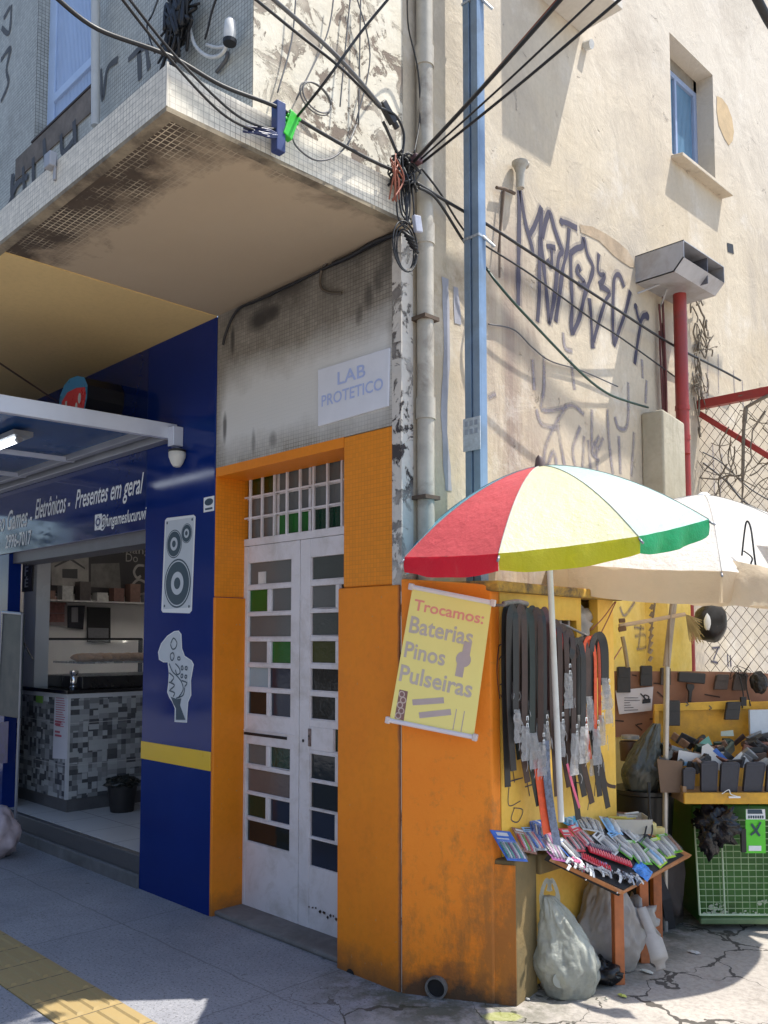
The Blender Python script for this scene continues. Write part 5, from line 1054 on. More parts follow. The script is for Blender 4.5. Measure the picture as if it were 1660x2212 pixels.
M_ink2 = mat('washed_mauve_ink', (.46, .38, .38), .5, .1)
def bp(u, v): return TLb+Ub*u-Vb*v+nn*.0025
m = MB(); m.disc(bp(.78, .44), 0, .034, Uh, Vh, 20); m.obox(bp(.80, .36), Uh, Vh, nn, .035, .06, .001); m.obox(bp(.76, .52), Uh, Vh, nn, .035, .06, .001)
for (u, v, du, dv) in ((.25, .83, .38, -.07), (.36, .91, .38, -.08)): m.ribbon([bp(u, v), bp(u+du, v+dv)], .026, nn)
m.ribbon([bp(.80, .80), bp(.80, .95)], .004, nn); m.ribbon([bp(.90, .80), bp(.90, .95)], .004, nn); m.build('printed_pictures', M_ink2, bn)
m = MB(); m.poly([bp(.06, .975), bp(.18, .975), bp(.17, .76), bp(.06, .76)]); o = m.build('battery_picture', mat('brown_ink', (.24, .13, .12), .5, .2), bn)
m = MB()
for k in range(5): m.disc(bp(.10+.03*(k % 2), .95-.04*k)+nn*.001, .010, .015, Uh, Vh, 14)
m.build('battery_ring', mat('pale_ink', (.60, .48, .44), .5), bn)

# ================================================================ umbrellas
def fabric(name, c, tr=.45, rough=.42, crinkle=.3):
    return mat(name, c, rough, .10, 2.2, min(1, crinkle*2), transl=tr, bdist=.02, coat=.2)
def umbrella(root, Cc, e1, e2, nrm, Rr, H, ribs0, gores, vals, drop, n=8, scal=.25, thick=False, pw=1.75):
    e1, e2, nrm = e1.normalized(), e2.normalized(), nrm.normalized(); step = 2*math.pi/n; NT_, NA = 12, 8; rim = []
    def P(t, ang, u):
        # u in 0..1 across the gore; the cloth is pulled straight between ribs and bellies a little
        a0, a1 = ribs0+ang*step, ribs0+(ang+1)*step
        p0 = e1*math.cos(a0)+e2*math.sin(a0); p1 = e1*math.cos(a1)+e2*math.sin(a1); d = p0*(1-u)+p1*u; sag = math.sin(math.pi*u)*.035*t+.006*noise.noise(V((ang*3+u*4, t*5, Rr*9)))*t+.004*math.sin(u*23+ang)*t**3
        return Cc+d*Rr*t*(1-sag*.6)+nrm*(H*(1-t**pw)-sag*Rr*.25)
    for g in range(n):
        m = MB(); vs = []; 
        for i in range(NT_+1):
            for j in range(NA+1): vs.append(P(i/NT_, g, j/NA))
        m.add(vs, [(i*(NA+1)+j, (i+1)*(NA+1)+j, (i+1)*(NA+1)+j+1, i*(NA+1)+j+1) for i in range(NT_) for j in range(NA)])
        o = m.build('canopy_panel', gores[g], root, smooth=True)
        m = MB(); vs = []
        for j in range(NA*2+1):
            u = j/(NA*2); p = P(1, g, u); q = P(.97, g, u); out = (p-Cc).normalized()
            dr = drop*(1-scal*(abs(2*u-1)**2.5)); wv = .006*math.sin(u*17+g)
            vs += [p+out*.001, p-UZ*dr*.5+out*(wv+.004), p-UZ*dr+out*(wv*1.6)]
        m.add(vs, [(3*j+k, 3*j+3+k, 3*j+4+k, 3*j+1+k) for j in range(NA*2) for k in range(2)]); m.build('valance', vals[g], o, smooth=True)
        m = MB(); m.tube([P(t/8, g, 0)-nrm*.008 for t in range(9)], .0045, 6); m.tube([P(1, g, 0)-nrm*.008, P(1, g, 0)+(P(1, g, 0)-P(.9, g, 0)).normalized()*.03-nrm*.008], .005, 6)
        rb = m.build('rib', M_alud, root, smooth=True); m = MB(); m.tube([P(t/12, g, 0)+nrm*.0012 for t in range(13)], .0022, 4); m.build('seam', mat('seam_thread', (.45, .44, .42), .8), o); m = MB(); m.tube([P(.52, g, 0)-nrm*.012, Cc+nrm*(-.06)], .0035, 6); m.build('strut', M_alud, rb)
U1 = V((.546, .363, 2.017)); a7, a11 = .129, .173
e1 = RT*math.cos(a7)+UZ*math.sin(a7); e2 = -F0*math.cos(a11)-UZ*math.sin(a11); n1 = e2.cross(e1).normalized()
if n1.z < 0: n1 = -n1
u1 = thing('beach_umbrella', 'beach umbrella with red, yellow, green and blue panels over the belts', 'umbrella', (U1.x, U1.y, .6))
FR, FY, FG, FB = fabric('red_fabric', (.86, .15, .17)), fabric('glare_paled_yellow_fabric', (.96, .95, .60)), fabric('glare_paled_green_fabric', (.60, .88, .80)), fabric('blue_fabric', (.16, .52, .74))  # yellow and green gores paled so their colour carries the sun glare
VR, VY, VG = fabric('red_valance', (.70, .015, .04)), fabric('lemon_valance', (.62, .60, .02)), fabric('green_valance', (.01, .38, .13))
FW1 = fabric('white_fabric', (.88, .88, .84))
H1 = .303
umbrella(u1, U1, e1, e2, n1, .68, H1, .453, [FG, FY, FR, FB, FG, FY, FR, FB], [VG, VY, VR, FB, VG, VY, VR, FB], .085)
top1 = U1+n1*H1; foot = dp(1213, 1775, 3.92)
m = MB(); m.tube([foot, U1-n1*.05, top1-n1*.02], .0135, 12); m.build('pole', mat('white_steel_tube', (.60, .60, .58), .4, .15, 8, .1, dirt=(.35, .34, .32), dirt_amt=.35), u1, smooth=True, auto=True)
m = MB(); m.lathe(top1-n1*.01, [(.030, 0), (.022, .02), (.016, .045), (.004, .058)], 12, u=e1, v=e2, w_=n1); m.build('finial', mat('brown_cap', (.12, .08, .07), .5), u1, smooth=True, auto=True)
# second, large pale umbrella
U2 = dp(1512, 1262, 4.95); U2.z = 1.935; b5 = R(5)
e1b = RT*math.cos(R(-3))+UZ*math.sin(R(-3)); e2b = -F0*math.cos(b5)-UZ*math.sin(b5); n2 = e2b.cross(e1b).normalized(); n2 = n2 if n2.z > 0 else -n2
u2 = thing('market_umbrella', 'large cream umbrella with a deep valance over the wallet stall', 'umbrella', (U2.x, U2.y, 0))
FC = fabric('cream_canopy', (.93, .92, .89), .5, .6, .5); FS = fabric('silver_cloth', (.55, .54, .53), .15, .4, .9); FCv = fabric('cream_valance', (.74, .62, .46), .55, .7, .35)
H2 = .43
umbrella(u2, U2, e1b, e2b, n2, .98, H2, R(14), [FC]*8, [FCv]*8, .16, scal=.10, pw=1.5)
m = MB(); NB = 40; bot = [(1192, 1214, 5.1), (1225, 1245, 5.0), (1265, 1272, 4.9), (1345, 1290, 4.7), (1450, 1296, 4.5), (1500, 1308, 4.25), (1580, 1309, 4.0), (1660, 1309, 3.85), (1740, 1312, 3.8)]; top = [(1190, 1204, 5.1), (1240, 1196, 5.05), (1300, 1192, 4.95), (1360, 1190, 4.8), (1440, 1190, 4.6), (1500, 1196, 4.3), (1580, 1210, 4.1), (1660, 1226, 3.95), (1740, 1240, 3.9)]
bb, tt_ = bez([dp(*q) for q in bot], 8), bez([dp(*q) for q in top], 8); vs = []
for j in range(len(bb)):
    for k in range(9):
        v = k/8; p = tt_[j]*(1-v)+bb[j]*v; fold = .05*math.sin(math.pi*min(1, v*1.25)); vs.append(p-F0*(fold*.6+.02*noise.noise(V((j*.35, v*3, 1)))+.010*noise.noise(V((j*.9, v*7, 4))))-UZ*.008*noise.noise(V((j*.4, 3, v))))
n9 = 9; m.add(vs, [(j*n9+k, (j+1)*n9+k, (j+1)*n9+k+1, j*n9+k+1) for j in range(len(bb)-1) for k in range(8)]); m.build('cream_sheet', FCv, u2, smooth=True)
# silver strip lying over the front edge
m = MB(); NA = 20; vs = []
for j in range(NA+1):
    u = j/NA; an = R(12+74*u)
    for t in (.72, .80, .88, .96, 1.0, 1.012):
        d = e1b*math.cos(an)+e2b*math.sin(an); rr_ = .98*t*(.965 if t <= 1 else .97); hh = H2*(1-min(t, 1)**1.5)+.040+.012*noise.noise(V((u*9, t*9, 2)))
        p = U2+d*rr_+n2*hh
        if t == 1.012: p = U2+d*.995+n2*.0-UZ*(.03+.02*math.sin(u*13))
        vs.append(p)
m.add(vs, [(6*j+k, 6*j+6+k, 6*j+7+k, 6*j+1+k) for j in range(NA) for k in range(5)]); m.build('silver_strip', FS, u2, smooth=True)
top2 = U2+n2*H2
m = MB(); b1 = dp(1437, 1995, 4.85); b1.z = 0; m.tube([b1, dp(1437, 1810, 4.78), dp(1441, 1432, 4.75)], .0155, 12); m.build('lower_pole', mat('scratched_steel', (.48, .46, .44), .35, .2, 10, .1, metal=.6), u2, smooth=True, auto=True)
m = MB(); m.tube(bez([dp(1440, 1440, 4.75), dp(1452, 1330, 4.76), dp(1468, 1230, 4.80), top2-n2*.03]), .0195, 12); m.tube(bez([dp(1446, 1440, 4.73), dp(1449, 1340, 4.73), dp(1458, 1290, 4.74), dp(1478, 1230, 4.74)]), .005, 6); m.build('pole', mat('grey_wood_pole', (.36, .31, .26), .7, .25, 8, .2), u2, smooth=True, auto=True)
m = MB(); m.lathe(top2-n2*.015, [(.04, 0), (.035, .015), (.015, .03)], 14, u=e1b, v=e2b, w_=n2); m.build('finial', M_letter, u2, smooth=True)
m = MB(); r_ = random.Random(4)
m.tube(bez([dp(1603, 1200, 4.08), dp(1612, 1130, 4.12), dp(1622, 1140, 4.1), dp(1630, 1200, 4.05), dp(1640, 1280, 4.03)]), .0045, 6); m.tube(bez([dp(1607, 1190, 4.05), dp(1625, 1205, 4.03), dp(1622, 1225, 4.02), dp(1630, 1275, 4.0)]), .004, 6); m.build('black_ties', M_black, u2, smooth=True)
m = MB(); a_ = dp(1423, 1242, 4.9); m.tube([a_, dp(1401, 1410, 4.9)], .006, 6)
for k in range(9): m.tube([dp(1412-.5*k, 1290+k*16, 4.895), dp(1406-.4*k, 1300+k*16, 4.9)], .010, 6)
m.build('twisted_cord', mat('dirty_cord', (.30, .24, .17), .8, .3), u2)

# ================================================================ belts on the yellow cabinet
M_plb = mat('clear_plastic_bag', (.80, .80, .82), .10, .1, 30, .9, alpha=.40, bdist=.02); M_chr = mat('chrome_buckle', (.6, .6, .62), .2, .2, 20, .1, metal=1)
LC = dict(k=('black leather', (.022, .021, .022)), g=('dark green-black leather', (.022, .032, .029)), n=('dark brown leather', (.055, .028, .022)), o=('bright orange', (.78, .10, .03)), c=('thin coral', (.72, .09, .08)), m=('maroon', (.11, .035, .035)), s=('grey patterned', (.12, .13, .17)))
LM = {k: mat(v[0].replace(' ', '_')+'_strap', v[1], .42, .25, 30, .25) for k, v in LC.items()}
ORD = ['first', 'second', 'third', 'fourth', 'fifth', 'sixth', 'seventh', 'eighth', 'ninth', 'tenth', 'eleventh', 'twelfth', 'thirteenth', 'fourteenth', 'fifteenth', 'sixteenth', 'seventeenth', 'eighteenth', 'nineteenth', 'twentieth', 'twenty-first', 'twenty-second', 'twenty-third', 'twenty-fourth']
belts = []   # x, top y, arch width, buckle y, colour, width, tail end (x, y)
for i, x in enumerate((1090, 1100, 1109, 1118, 1126, 1135, 1144, 1153, 1161, 1170)): belts.append((x, 1309+(i % 3)*3+i*.9, 13, 1490+[0, 60, 20, 95, 40, 110, 70, 130, 90, 60][i], 'kkgnkggnkm'[i], .030, (x+[8, 10, 14, 22, 10, 30, 12, 8, 6, 12][i], [1700, 1665, 1640, 1690, 1650, 1740, 1620, 1650, 1720, 1690][i])))
for i, x in enumerate((1192, 1199, 1207, 1215, 1222)): belts.append((x, 1344+i*5, 16, [1575, 1510, 1470, 1560, 1600][i], 'ncnkn'[i], .028 if i != 1 else .012, (x+[12, 10, 22, 30, 14][i], [1720, 1530, 1700, 1735, 1690][i])))
for i, x in enumerate((1226, 1235, 1245, 1253, 1261, 1270, 1278, 1284)): belts.append((x, 1386-i*2.2, 24, [1560, 1585, 1520, 1600, 1590, 1560, 1480, 1500][i], 'kknnooko'.replace('o', 'o')[i] if i != 7 else 'k', .030 if i not in (4, 5) else .017, (x+[24, 28, 34, 10, 14, 20, 18, 30][i], [1770, 1720, 1735, 1700, 1640, 1650, 1720, 1745][i])))
rr = random.Random(12)
for i, (x, ty, aw_, by, c, wd, tl) in enumerate(belts):
    X = XF+.055+.0065*((i*5) % 9)+.02*(i > 9)
    r0 = ax_(x+aw_/2, ty, X)
    lab = '%s belt, %s from the left in the row on the yellow cabinet' % (LC[c][0], ORD[i])
    t = thing('leather_belt', lab, 'belt', r0, 'belts hanging on the yellow cabinet')
    ls = [(tl[0], tl[1]), (x+2, (tl[1]+1420)/2), (x-1, 1430), (x, ty+34), (x+aw_*.12, ty+12), (x+aw_*.45, ty), (x+aw_*.8, ty+9), (x+aw_, ty+34), (x+aw_+1.5, 1450), (x+aw_+1, by)]
    Q = [ax_(a, b, X-.012 if k < 3 else X+(.008 if k > 6 else 0)) for k, (a, b) in enumerate(ls)]
    Q = [q+V((.004*noise.noise(q*5+V((i, 0, 0))), 0, 0)) for q in Q]
    m = MB(); m.ribbon(bez(Q, 6), wd, (1, -.35, 0), .0035); st = m.build('strap', LM[c], t, smooth=False)
    if c == 'c': m = MB(); m.lathe(Q[-1]-V((0, 0, .01)), [(.006, -.02), (.012, -.008), (.010, .01), (.005, .02)], 10); m.build('knob', LM[c], t, smooth=True); continue
    b = Q[-1]+V((.008, 0, 0)); m = MB(); 
    for (dy, dz, sy, sz) in ((-.016, 0, .004, .04), (.016, 0, .004, .04), (0, .018, .036, .004), (0, -.018, .036, .004)): m.obox(b+V((0, dy, dz)), (0, 1, 0), (0, 0, 1), (1, 0, 0), sy, sz, .004)
    m.tube([b+V((.004, 0, .018)), b+V((.006, 0, -.018))], .002, 6); m.build('buckle', M_chr, t)
    m = MB(); vs = []; nh, nw = 9, 5; bw = rr.uniform(.042, .060); hh = rr.uniform(.14, .20); tilt = rr.uniform(-.25, .25)
    for side in (0, 1):
        for a in range(nh):
            for k in range(nw):
                u, v = k/(nw-1)-.5, a/(nh-1); bul = .020*math.sin(math.pi*(u+.5))*(1 if side == 0 else -.5)*(math.sin(math.pi*min(1, v*1.2+.1))+.15)
                p = b+V((bul+.008*noise.noise(V((i, a*.9, k*.9))), u*bw*(1+.35*v)+tilt*v*.05+.006*noise.noise(V((a, k, i*1.3))), .035-v*hh)); vs.append(p)
    fs = [(s_*nh*nw+a*nw+k, s_*nh*nw+(a+1)*nw+k, s_*nh*nw+(a+1)*nw+k+1, s_*nh*nw+a*nw+k+1) for s_ in (0, 1) for a in range(nh-1) for k in range(nw-1)]
    m.add(vs, fs)
    for q_ in range(5):            # bright folded creases
        c0 = b+V((.022, rr.uniform(-bw*.5, bw*.5), -rr.uniform(.0, hh*.8))); m.ribbon(bez([c0, c0+V((.004, rr.uniform(-.01, .01), -.02)), c0+V((0, rr.uniform(-.012, .012), -.045))], 3), .004, (1, -.3, 0))
    m.build('plastic_sleeve', M_plb, t)
    if i % 4 != 1:
        m = MB(); c0 = b+V((.012, 0, .075))
        for k in range(3): m.obox(c0+V((0, 0, -.030*k)), (0, 1, 0), (0, 0, 1), (1, 0, 0), .015, .004, .001); m.obox(c0+V((0, -.006, -.030*k-.009)), (0, 1, 0), (0, 0, 1), (1, 0, 0), .003, .014, .001); m.obox(c0+V((0, .006, -.030*k-.009)), (0, 1, 0), (0, 0, 1), (1, 0, 0), .003, .014, .001)
        m.build('size_sticker', M_letter, t)
def strap_thing(name, pts, wd, X, m_, lab, cat='belt'):
    m = MB(); m.ribbon(bez([ax_(a, b, X) for a, b in pts], 6), wd, (1, -.35, 0), .003); o = m.build(name, m_, None); tag(o, lab, cat); return o
strap_thing('hanging_strap', [(1160, 1640), (1168, 1700), (1178, 1775), (1182, 1800)], .042, XF+.10, LM['o'], 'wide bright orange-red strap hanging down to the pen packs')
strap_thing('hanging_strap', [(1178, 1600), (1182, 1680), (1192, 1760), (1205, 1830)], .040, XF+.12, mat('blue_polka_strap', (.14, .18, .27), .35, .6, 60, 0), 'blue-grey patterned strap beside the wide orange-red one')
strap_thing('hanging_strap', [(1285, 1600), (1300, 1640), (1308, 1690), (1330, 1700)], .018, XF+.05, LM['n'], 'short brown strap curling off to the right of the belts')
strap_thing('hanging_strap', [(1225, 1650), (1238, 1700), (1252, 1745)], .012, XF+.13, mat('pink_strap', (.70, .12, .22), .4, .1), 'thin bright pink strap low among the belts')
m = MB(); a = ax_(1088, 1307, XF+.06); b = ax_(1138, 1306, XF+.06); m.tube([V((XF, a.y, a.z)), a, b], .007, 8); m.tube(bez([a+V((0, 0, .004)), (a+b)/2+V((.01, 0, .012)), b+V((0, 0, .002))]), .013, 8); m.tube([V((XF, ax_(1190, 1350, XF).y, a.z-.06)), ax_(1225, 1352, XF+.07), ax_(1290, 1384, XF+.07)], .006, 8); o = m.build('belt_rail', mat('tape_wrapped_rail', (.25, .24, .24), .5, .4, 30, .2), None, smooth=True); tag(o, 'tape wrapped rail carrying the belts under the cabinet cap', 'rail')
# ================================================================ slanted display table
TL_, TF_, TR_ = V((.50, .43, .605)), V((.70, .70, .43)), V((.62, 1.49, .455))
TN = (TF_-TL_).cross(TR_-TL_).normalized(); TN = TN if TN.z > 0 else -TN
def tp_(x, y, h=0.0): return pl(x, y, TL_+TN*h, TN)
tb_ = thing('display_table', 'low slanted wooden display table with orange legs and a black cloth edge', 'table', (.6, 1.0, 0))
q = [tp_(1192, 1852), tp_(1350, 1926), tp_(1496, 1846), tp_(1350, 1770)]
m = MB(); m.prism([p-TN*.024 for p in q], TN*.022); m.build('table_board', mat('orange_brown_wood', (.42, .17, .06), .6, .35, 12, .25, dirt=(.62, .42, .28), dirt_amt=.33, dirt_scale=14), tb_, bevel=.003)
m = MB(); a, b, c_, d_ = tp_(1186, 1846), tp_(1349, 1922), tp_(1478, 1848), tp_(1345, 1772); m.prism([p-TN*.002 for p in (a, b, c_, d_)], TN*.004)
m.prism([a-TN*.032-UZ*.0, b-TN*.040, b+TN*.004, a+TN*.004], (q[1]-q[2]).normalized()*.008); m.build('black_cloth', mat('black_cloth', (.012, .012, .015), .8, .4, 20, .3), tb_)
m = MB()
for x, y in ((1272, 1894), (1340, 1922)): m.blob(tp_(x, y)-TN*.016+(q[1]-q[2]).normalized()*.010, .005, .005, .005, 0, 1, 10, flat=False)
m.build('pin', M_chr, tb_, smooth=True)
M_leg = mat('orange_wood_leg', (.46, .14, .045), .6, .3, 10, .2, dirt=(.16, .07, .04), dirt_amt=.34)
for (x, y, tx, ty) in ((1337, 2124, 1340, 1918), (1391, 2078, 1386, 1900), (1243, 2070, 1240, 1880), (1420, 2045, 1440, 1850)):
    g_ = az_(x, y); 
    t_ = pl(tx, ty, TL_-TN*.025, TN); t_ = V((g_.x, g_.y, (TL_.z-.02)-((g_-TL_).x*TN.x+(g_-TL_).y*TN.y)/TN.z)); w_ = .0225
    m = MB(); c1, s1 = math.cos(.9), math.sin(.9); cs = [(-w_, -w_), (w_, -w_), (w_, w_), (-w_, w_)]; cs = [(a*c1-b*s1, a*s1+b*c1) for a, b in cs]
    m.hexa([(g_.x+a, g_.y+b, 0) for a, b in cs], [(t_.x+a, t_.y+b, t_.z-((a*TN.x+b*TN.y)/TN.z)) for a, b in cs]); m.build('leg', M_leg, tb_, bevel=.003)
# goods: each pack is a card with its header, contents and clear blister
zz3 = lambda p: (1053.4+p[0]*.2767, 1701.6+p[1]*.2767)
CM = {}
def cm(n, c, r=.35): return mat('pack_'+n, c, r, .25, 25, .05)
PK = dict(blue=cm('blue', (.03, .14, .52)), cyan=cm('cyan', (.05, .42, .66)), white=cm('white', (.62, .62, .62)), red=cm('red', (.66, .03, .06)), pink=cm('pink', (.82, .22, .26)), green=cm('green', (.12, .42, .03)), lime=cm('lime', (.45, .66, .04)), purple=cm('purple', (.22, .04, .18)), grey=cm('grey', (.30, .31, .34)), brown=cm('brown', (.28, .13, .09)), dark=cm('dark', (.03, .03, .04)), lblue=cm('lblue', (.25, .50, .80)), yellow=cm('yellow', (.75, .62, .12)), teal=cm('teal', (.05, .30, .25)))
M_blis = mat('blister_plastic', (.85, .87, .9), .06, .05, 20, .5, alpha=.10)
M_blis2 = mat('cloudy_blister', (.75, .78, .80), .15, .2, 20, .5, alpha=.45)
npk = [0]
def pack(A, B, wz, card, head, cont, lab, h=.004, hf=.26, nst=5, grp=None, blis=True, plane=tp_, conv=zz3, lift=0.0, name='blister_pack', cat='pack', band=None):
    npk[0] += 1; hh = .006+.0015*(npk[0] % 5)+lift
    a, b = plane(*conv(A), hh), plane(*conv(B), hh); L = (b-a); l = L.length; L = L.normalized(); W_ = TN.cross(L).normalized(); tn = (TN+L*rnd.uniform(-.06, .06)).normalized(); W_ = tn.cross(L).normalized()
    if W_.dot(RT) < 0: W_ = -W_
    wz *= 1.42; a = a-L*l*.06; b = b+L*l*.06; l *= 1.12; c = (a+b)/2; m = MB(); m.obox(c, L, W_, tn, l, wz, .0015); o = m.build(name, PK[card], None, bevel=.0004); tag(o, lab, cat, grp)
    m = MB(); m.obox(a+L*l*hf/2+tn*.0015, L, W_, tn, l*hf, wz*.96, .001); m.build('header', PK[head], o)
    m = MB(); m.obox(a+L*l*hf*.32+tn*.0022, L, W_, tn, l*hf*.30, wz*.55, .0006); m.obox(a+L*l*hf*.74-W_*wz*.1+tn*.0022, L, W_, tn, l*hf*.10, wz*.6, .0006); m.build('header_print', PK['white'] if head not in ('white', 'grey', 'lblue') else PK['dark'], o)
    if band: m = MB(); m.obox(b-L*l*.08+tn*.0015, L, W_, tn, l*.14, wz*.9, .001); m.build('footer', PK[band], o)
    groups = {}
    for k in range(nst):
        k_ = cont[k % len(cont)]; off = ((k+.5)/nst-.5)*wz*.88; p0 = a+L*l*(hf+.05)+W_*off+tn*(h+.002); p1 = a+L*l*.93+W_*off+tn*(h+.002)
        groups.setdefault(k_, MB()).tube([p0, p0+(p1-p0)*.8, p1], [wz*.29/nst, wz*.29/nst, wz*.15/nst], 6)
    for k_, mb in groups.items(): mb.build('contents', PK[k_], o, smooth=True)
    if blis: m = MB(); m.obox(a+L*l*(hf+(.95-hf)/2+.01)+tn*(h*1.0+.004), L, W_, tn, l*(.94-hf), wz*.92, h*2+.006); m.build('blister', M_blis, o, bevel=.003)
    return o
pack((105, 350), (230, 560), .085, 'blue', 'blue', ['teal', 'white', 'teal', 'purple', 'white'], 'blue-headed pack of green and white pens at the left end of the goods', nst=7, hf=.38)
pack((245, 330), (330, 500), .055, 'brown', 'brown', ['red', 'white', 'green'], 'brown-headed pack of red and green pens, second from the left end', nst=5)
pack((310, 320), (420, 480), .050, 'grey', 'lblue', ['blue', 'white', 'pink'], 'pack of blue and pink pens below the upright dark blue header', nst=4, hf=.2)
pack((375, 190), (405, 380), .060, 'blue', 'blue', ['blue', 'white'], 'dark blue-headed pack of blue and white pens leaning on the cabinet', nst=5, hf=.55)
pack((440, 340), (560, 560), .060, 'purple', 'red', ['purple', 'grey'], 'purple pack with long grey strips, red header, in front of the patterned strap', nst=4, hf=.14)
pack((400, 380), (520, 520), .045, 'purple', 'red', ['dark', 'purple'], 'smaller purple pack with a red header, left of the larger purple one', nst=3, hf=.2)
pack((560, 410), (700, 560), .055, 'blue', 'white', ['dark', 'grey', 'white'], 'blue card of black and silver pens in the middle of the front', nst=6, hf=.12)
pack((600, 330), (720, 490), .055, 'red', 'red', ['dark', 'pink', 'white'], 'red-headed pack of pens, left of the pair of red ones', nst=5, hf=.36)
pack((665, 300), (800, 440), .055, 'pink', 'red', ['pink', 'white', 'dark'], 'red-headed pack with pink card, right of the pair of red ones', nst=5, hf=.34)
pack((630, 205), (655, 300), .065, 'cyan', 'cyan', ['lblue'], 'bright cyan pack behind the red-headed ones', nst=3, hf=.6)
pack((750, 380), (800, 460), .05, 'pink', 'pink', ['white'], 'plain pale pink card beside the red-headed packs', nst=2, hf=.7)
pack((740, 235), (800, 330), .07, 'white', 'grey', ['white', 'dark', 'white'], 'white card of silver clips below the dangling belt tails', nst=6, hf=.1)
pack((820, 250), (860, 340), .055, 'white', 'grey', ['grey', 'white'], 'clear pouch with pale wires, right of the silver clips', nst=4, hf=.1)
pack((930, 240), (1000, 350), .070, 'lblue', 'white', ['lblue', 'white'], 'pale blue bubble pack near the clear plastic tray', nst=2, hf=.15)
pack((850, 360), (1010, 500), .065, 'white', 'white', ['grey', 'white'], 'white pack with a grey printed card, left of the white trio', nst=3, hf=.3)
pack((970, 350), (1100, 480), .060, 'white', 'lblue', ['white', 'grey'], 'white pack with a bluish header, middle of the white trio', nst=3, hf=.25)
pack((1060, 290), (1180, 400), .075, 'white', 'grey', ['white', 'white', 'grey'], 'white pack with a dark round print, upper of the white trio', nst=3, hf=.35)
pack((1010, 440), (1130, 530), .060, 'green', 'grey', ['white', 'grey'], 'green-edged battery pack, furthest left of the green ones', nst=3, hf=.2)
pack((1100, 420), (1230, 590), .075, 'green', 'green', ['white', 'grey', 'white'], 'green-edged battery pack, second from the left', nst=3, hf=.14)
pack((1190, 390), (1320, 500), .070, 'green', 'grey', ['white', 'grey'], 'green-edged battery pack in the upper row, left of two', nst=3, hf=.2, band='green')
pack((1240, 480), (1370, 600), .080, 'green', 'green', ['white', 'lblue', 'white'], 'green battery pack with a lime label at the front', nst=3, hf=.12, band='lime')
pack((1360, 370), (1480, 500), .075, 'lime', 'green', ['white', 'grey', 'brown'], 'green battery pack in the upper row, right of two', nst=3, hf=.14, band='green')
pack((1300, 400), (1430, 540), .070, 'green', 'lime', ['grey', 'white'], 'green battery pack between the lime label and the right edge', nst=3, hf=.16, band='lime')
# bristly red strips and the jumble of watch straps
def strip(A, B, wd, c1, c2, lab, n=16):
    a, b = tp_(*zz3(A), .02), tp_(*zz3(B), .02); L = (b-a).normalized(); W_ = TN.cross(L).normalized(); m = MB(); m.obox((a+b)/2, L, W_, TN, (b-a).length, wd, .006); o = m.build('hair_clip_strip', PK[c1], None); tag(o, lab, 'clip strip')
    m = MB()
    for k in range(n): m.obox(a+(b-a)*((k+.5)/n)+TN*.006, L, W_, TN, (b-a).length/n*.45, wd*.95, .008)
    m.build('clip', PK[c2], o, bevel=.001)
strip((790, 480), (1120, 600), .032, 'red', 'pink', 'row of red and pink clips, the longer and upper one')
strip((735, 530), (960, 640), .034, 'pink', 'red', 'row of red and pink clips, the shorter and lower one', 12)
strip((800, 450), (960, 490), .026, 'purple', 'grey', 'row of dark purple clips above the red ones', 10)
r_ = random.Random(31)
for k in range(52):
    zx, zy = r_.uniform(620, 1180), 0; zy = 585+(zx-640)*.24+r_.uniform(-22, 44); c = tp_(*zz3((zx, zy)), .010+r_.uniform(0, .008)); an = r_.uniform(0, 6.28); L = (TF_-TL_).normalized(); W_ = TN.cross(L); d1 = L*math.cos(an)+W_*math.sin(an); d2 = TN.cross(d1)
    nm = r_.choice(['white', 'grey', 'white', 'white', 'dark']); m = MB(); ln = r_.uniform(.035, .06); m.ribbon(bez([c-d1*ln/2, c+TN*.010, c+d1*ln/2], 5), .012, TN, .003); o = m.build('watch_strap', PK[nm], None); half = 'left' if zx < 800 else 'middle' if zx < 980 else 'right'; cn = {'white': 'white', 'dark': 'black', 'grey': 'grey'}[nm]; tag(o, '%s watch strap in the %s part of the jumble along the table front' % (cn, half), 'watch strap', '%s watch straps in the %s of the jumble' % (cn, half))
    m = MB(); m.disc(c+TN*.012, 0, .009, d1, d2, 12); m.build('watch_face', M_chr if nm != 'white' else PK['grey'], o)
def foil(A, B, wd, m_, lab, name='foil_pack', h=.02, cat='pack', seed=0):
    a, b = tp_(*zz3(A), .004), tp_(*zz3(B), .004); L = (b-a); l = L.length; L = L.normalized(); W_ = TN.cross(L).normalized(); m = MB(); vs = []; nu, nv = 12, 8
    for i in range(nu+1):
        for j in range(nv+1):
            u, v = i/nu, j/nv; z = h*math.sin(math.pi*u)**.5*math.sin(math.pi*v)**.5+.012*noise.noise(V((u*5, v*5, seed))); vs.append(a+L*l*u+W_*wd*(v-.5)+TN*max(z, .001))
    m.add(vs, [(i*(nv+1)+j, (i+1)*(nv+1)+j, (i+1)*(nv+1)+j+1, i*(nv+1)+j+1) for i in range(nu) for j in range(nv)]); o = m.build(name, m_, None); tag(o, lab, cat); return o
foil((1150, 600), (1270, 700), .11, mat('blue_foil', (.05, .25, .72), .22, .5, 25, .4), 'crumpled bright blue foil packet at the front right of the table', seed=3)
foil((640, 560), (760, 640), .05, mat('pink_rose', (.55, .12, .25), .5, .5, 40, .4), 'small pink rosette at the left front of the table', seed=5, name='rosette', cat='rosette')
foil((820, 590), (960, 650), .05, mat('lilac_film', (.28, .24, .45), .25, .5, 30, .4), 'lilac film packet between the red clips and the straps', seed=7)
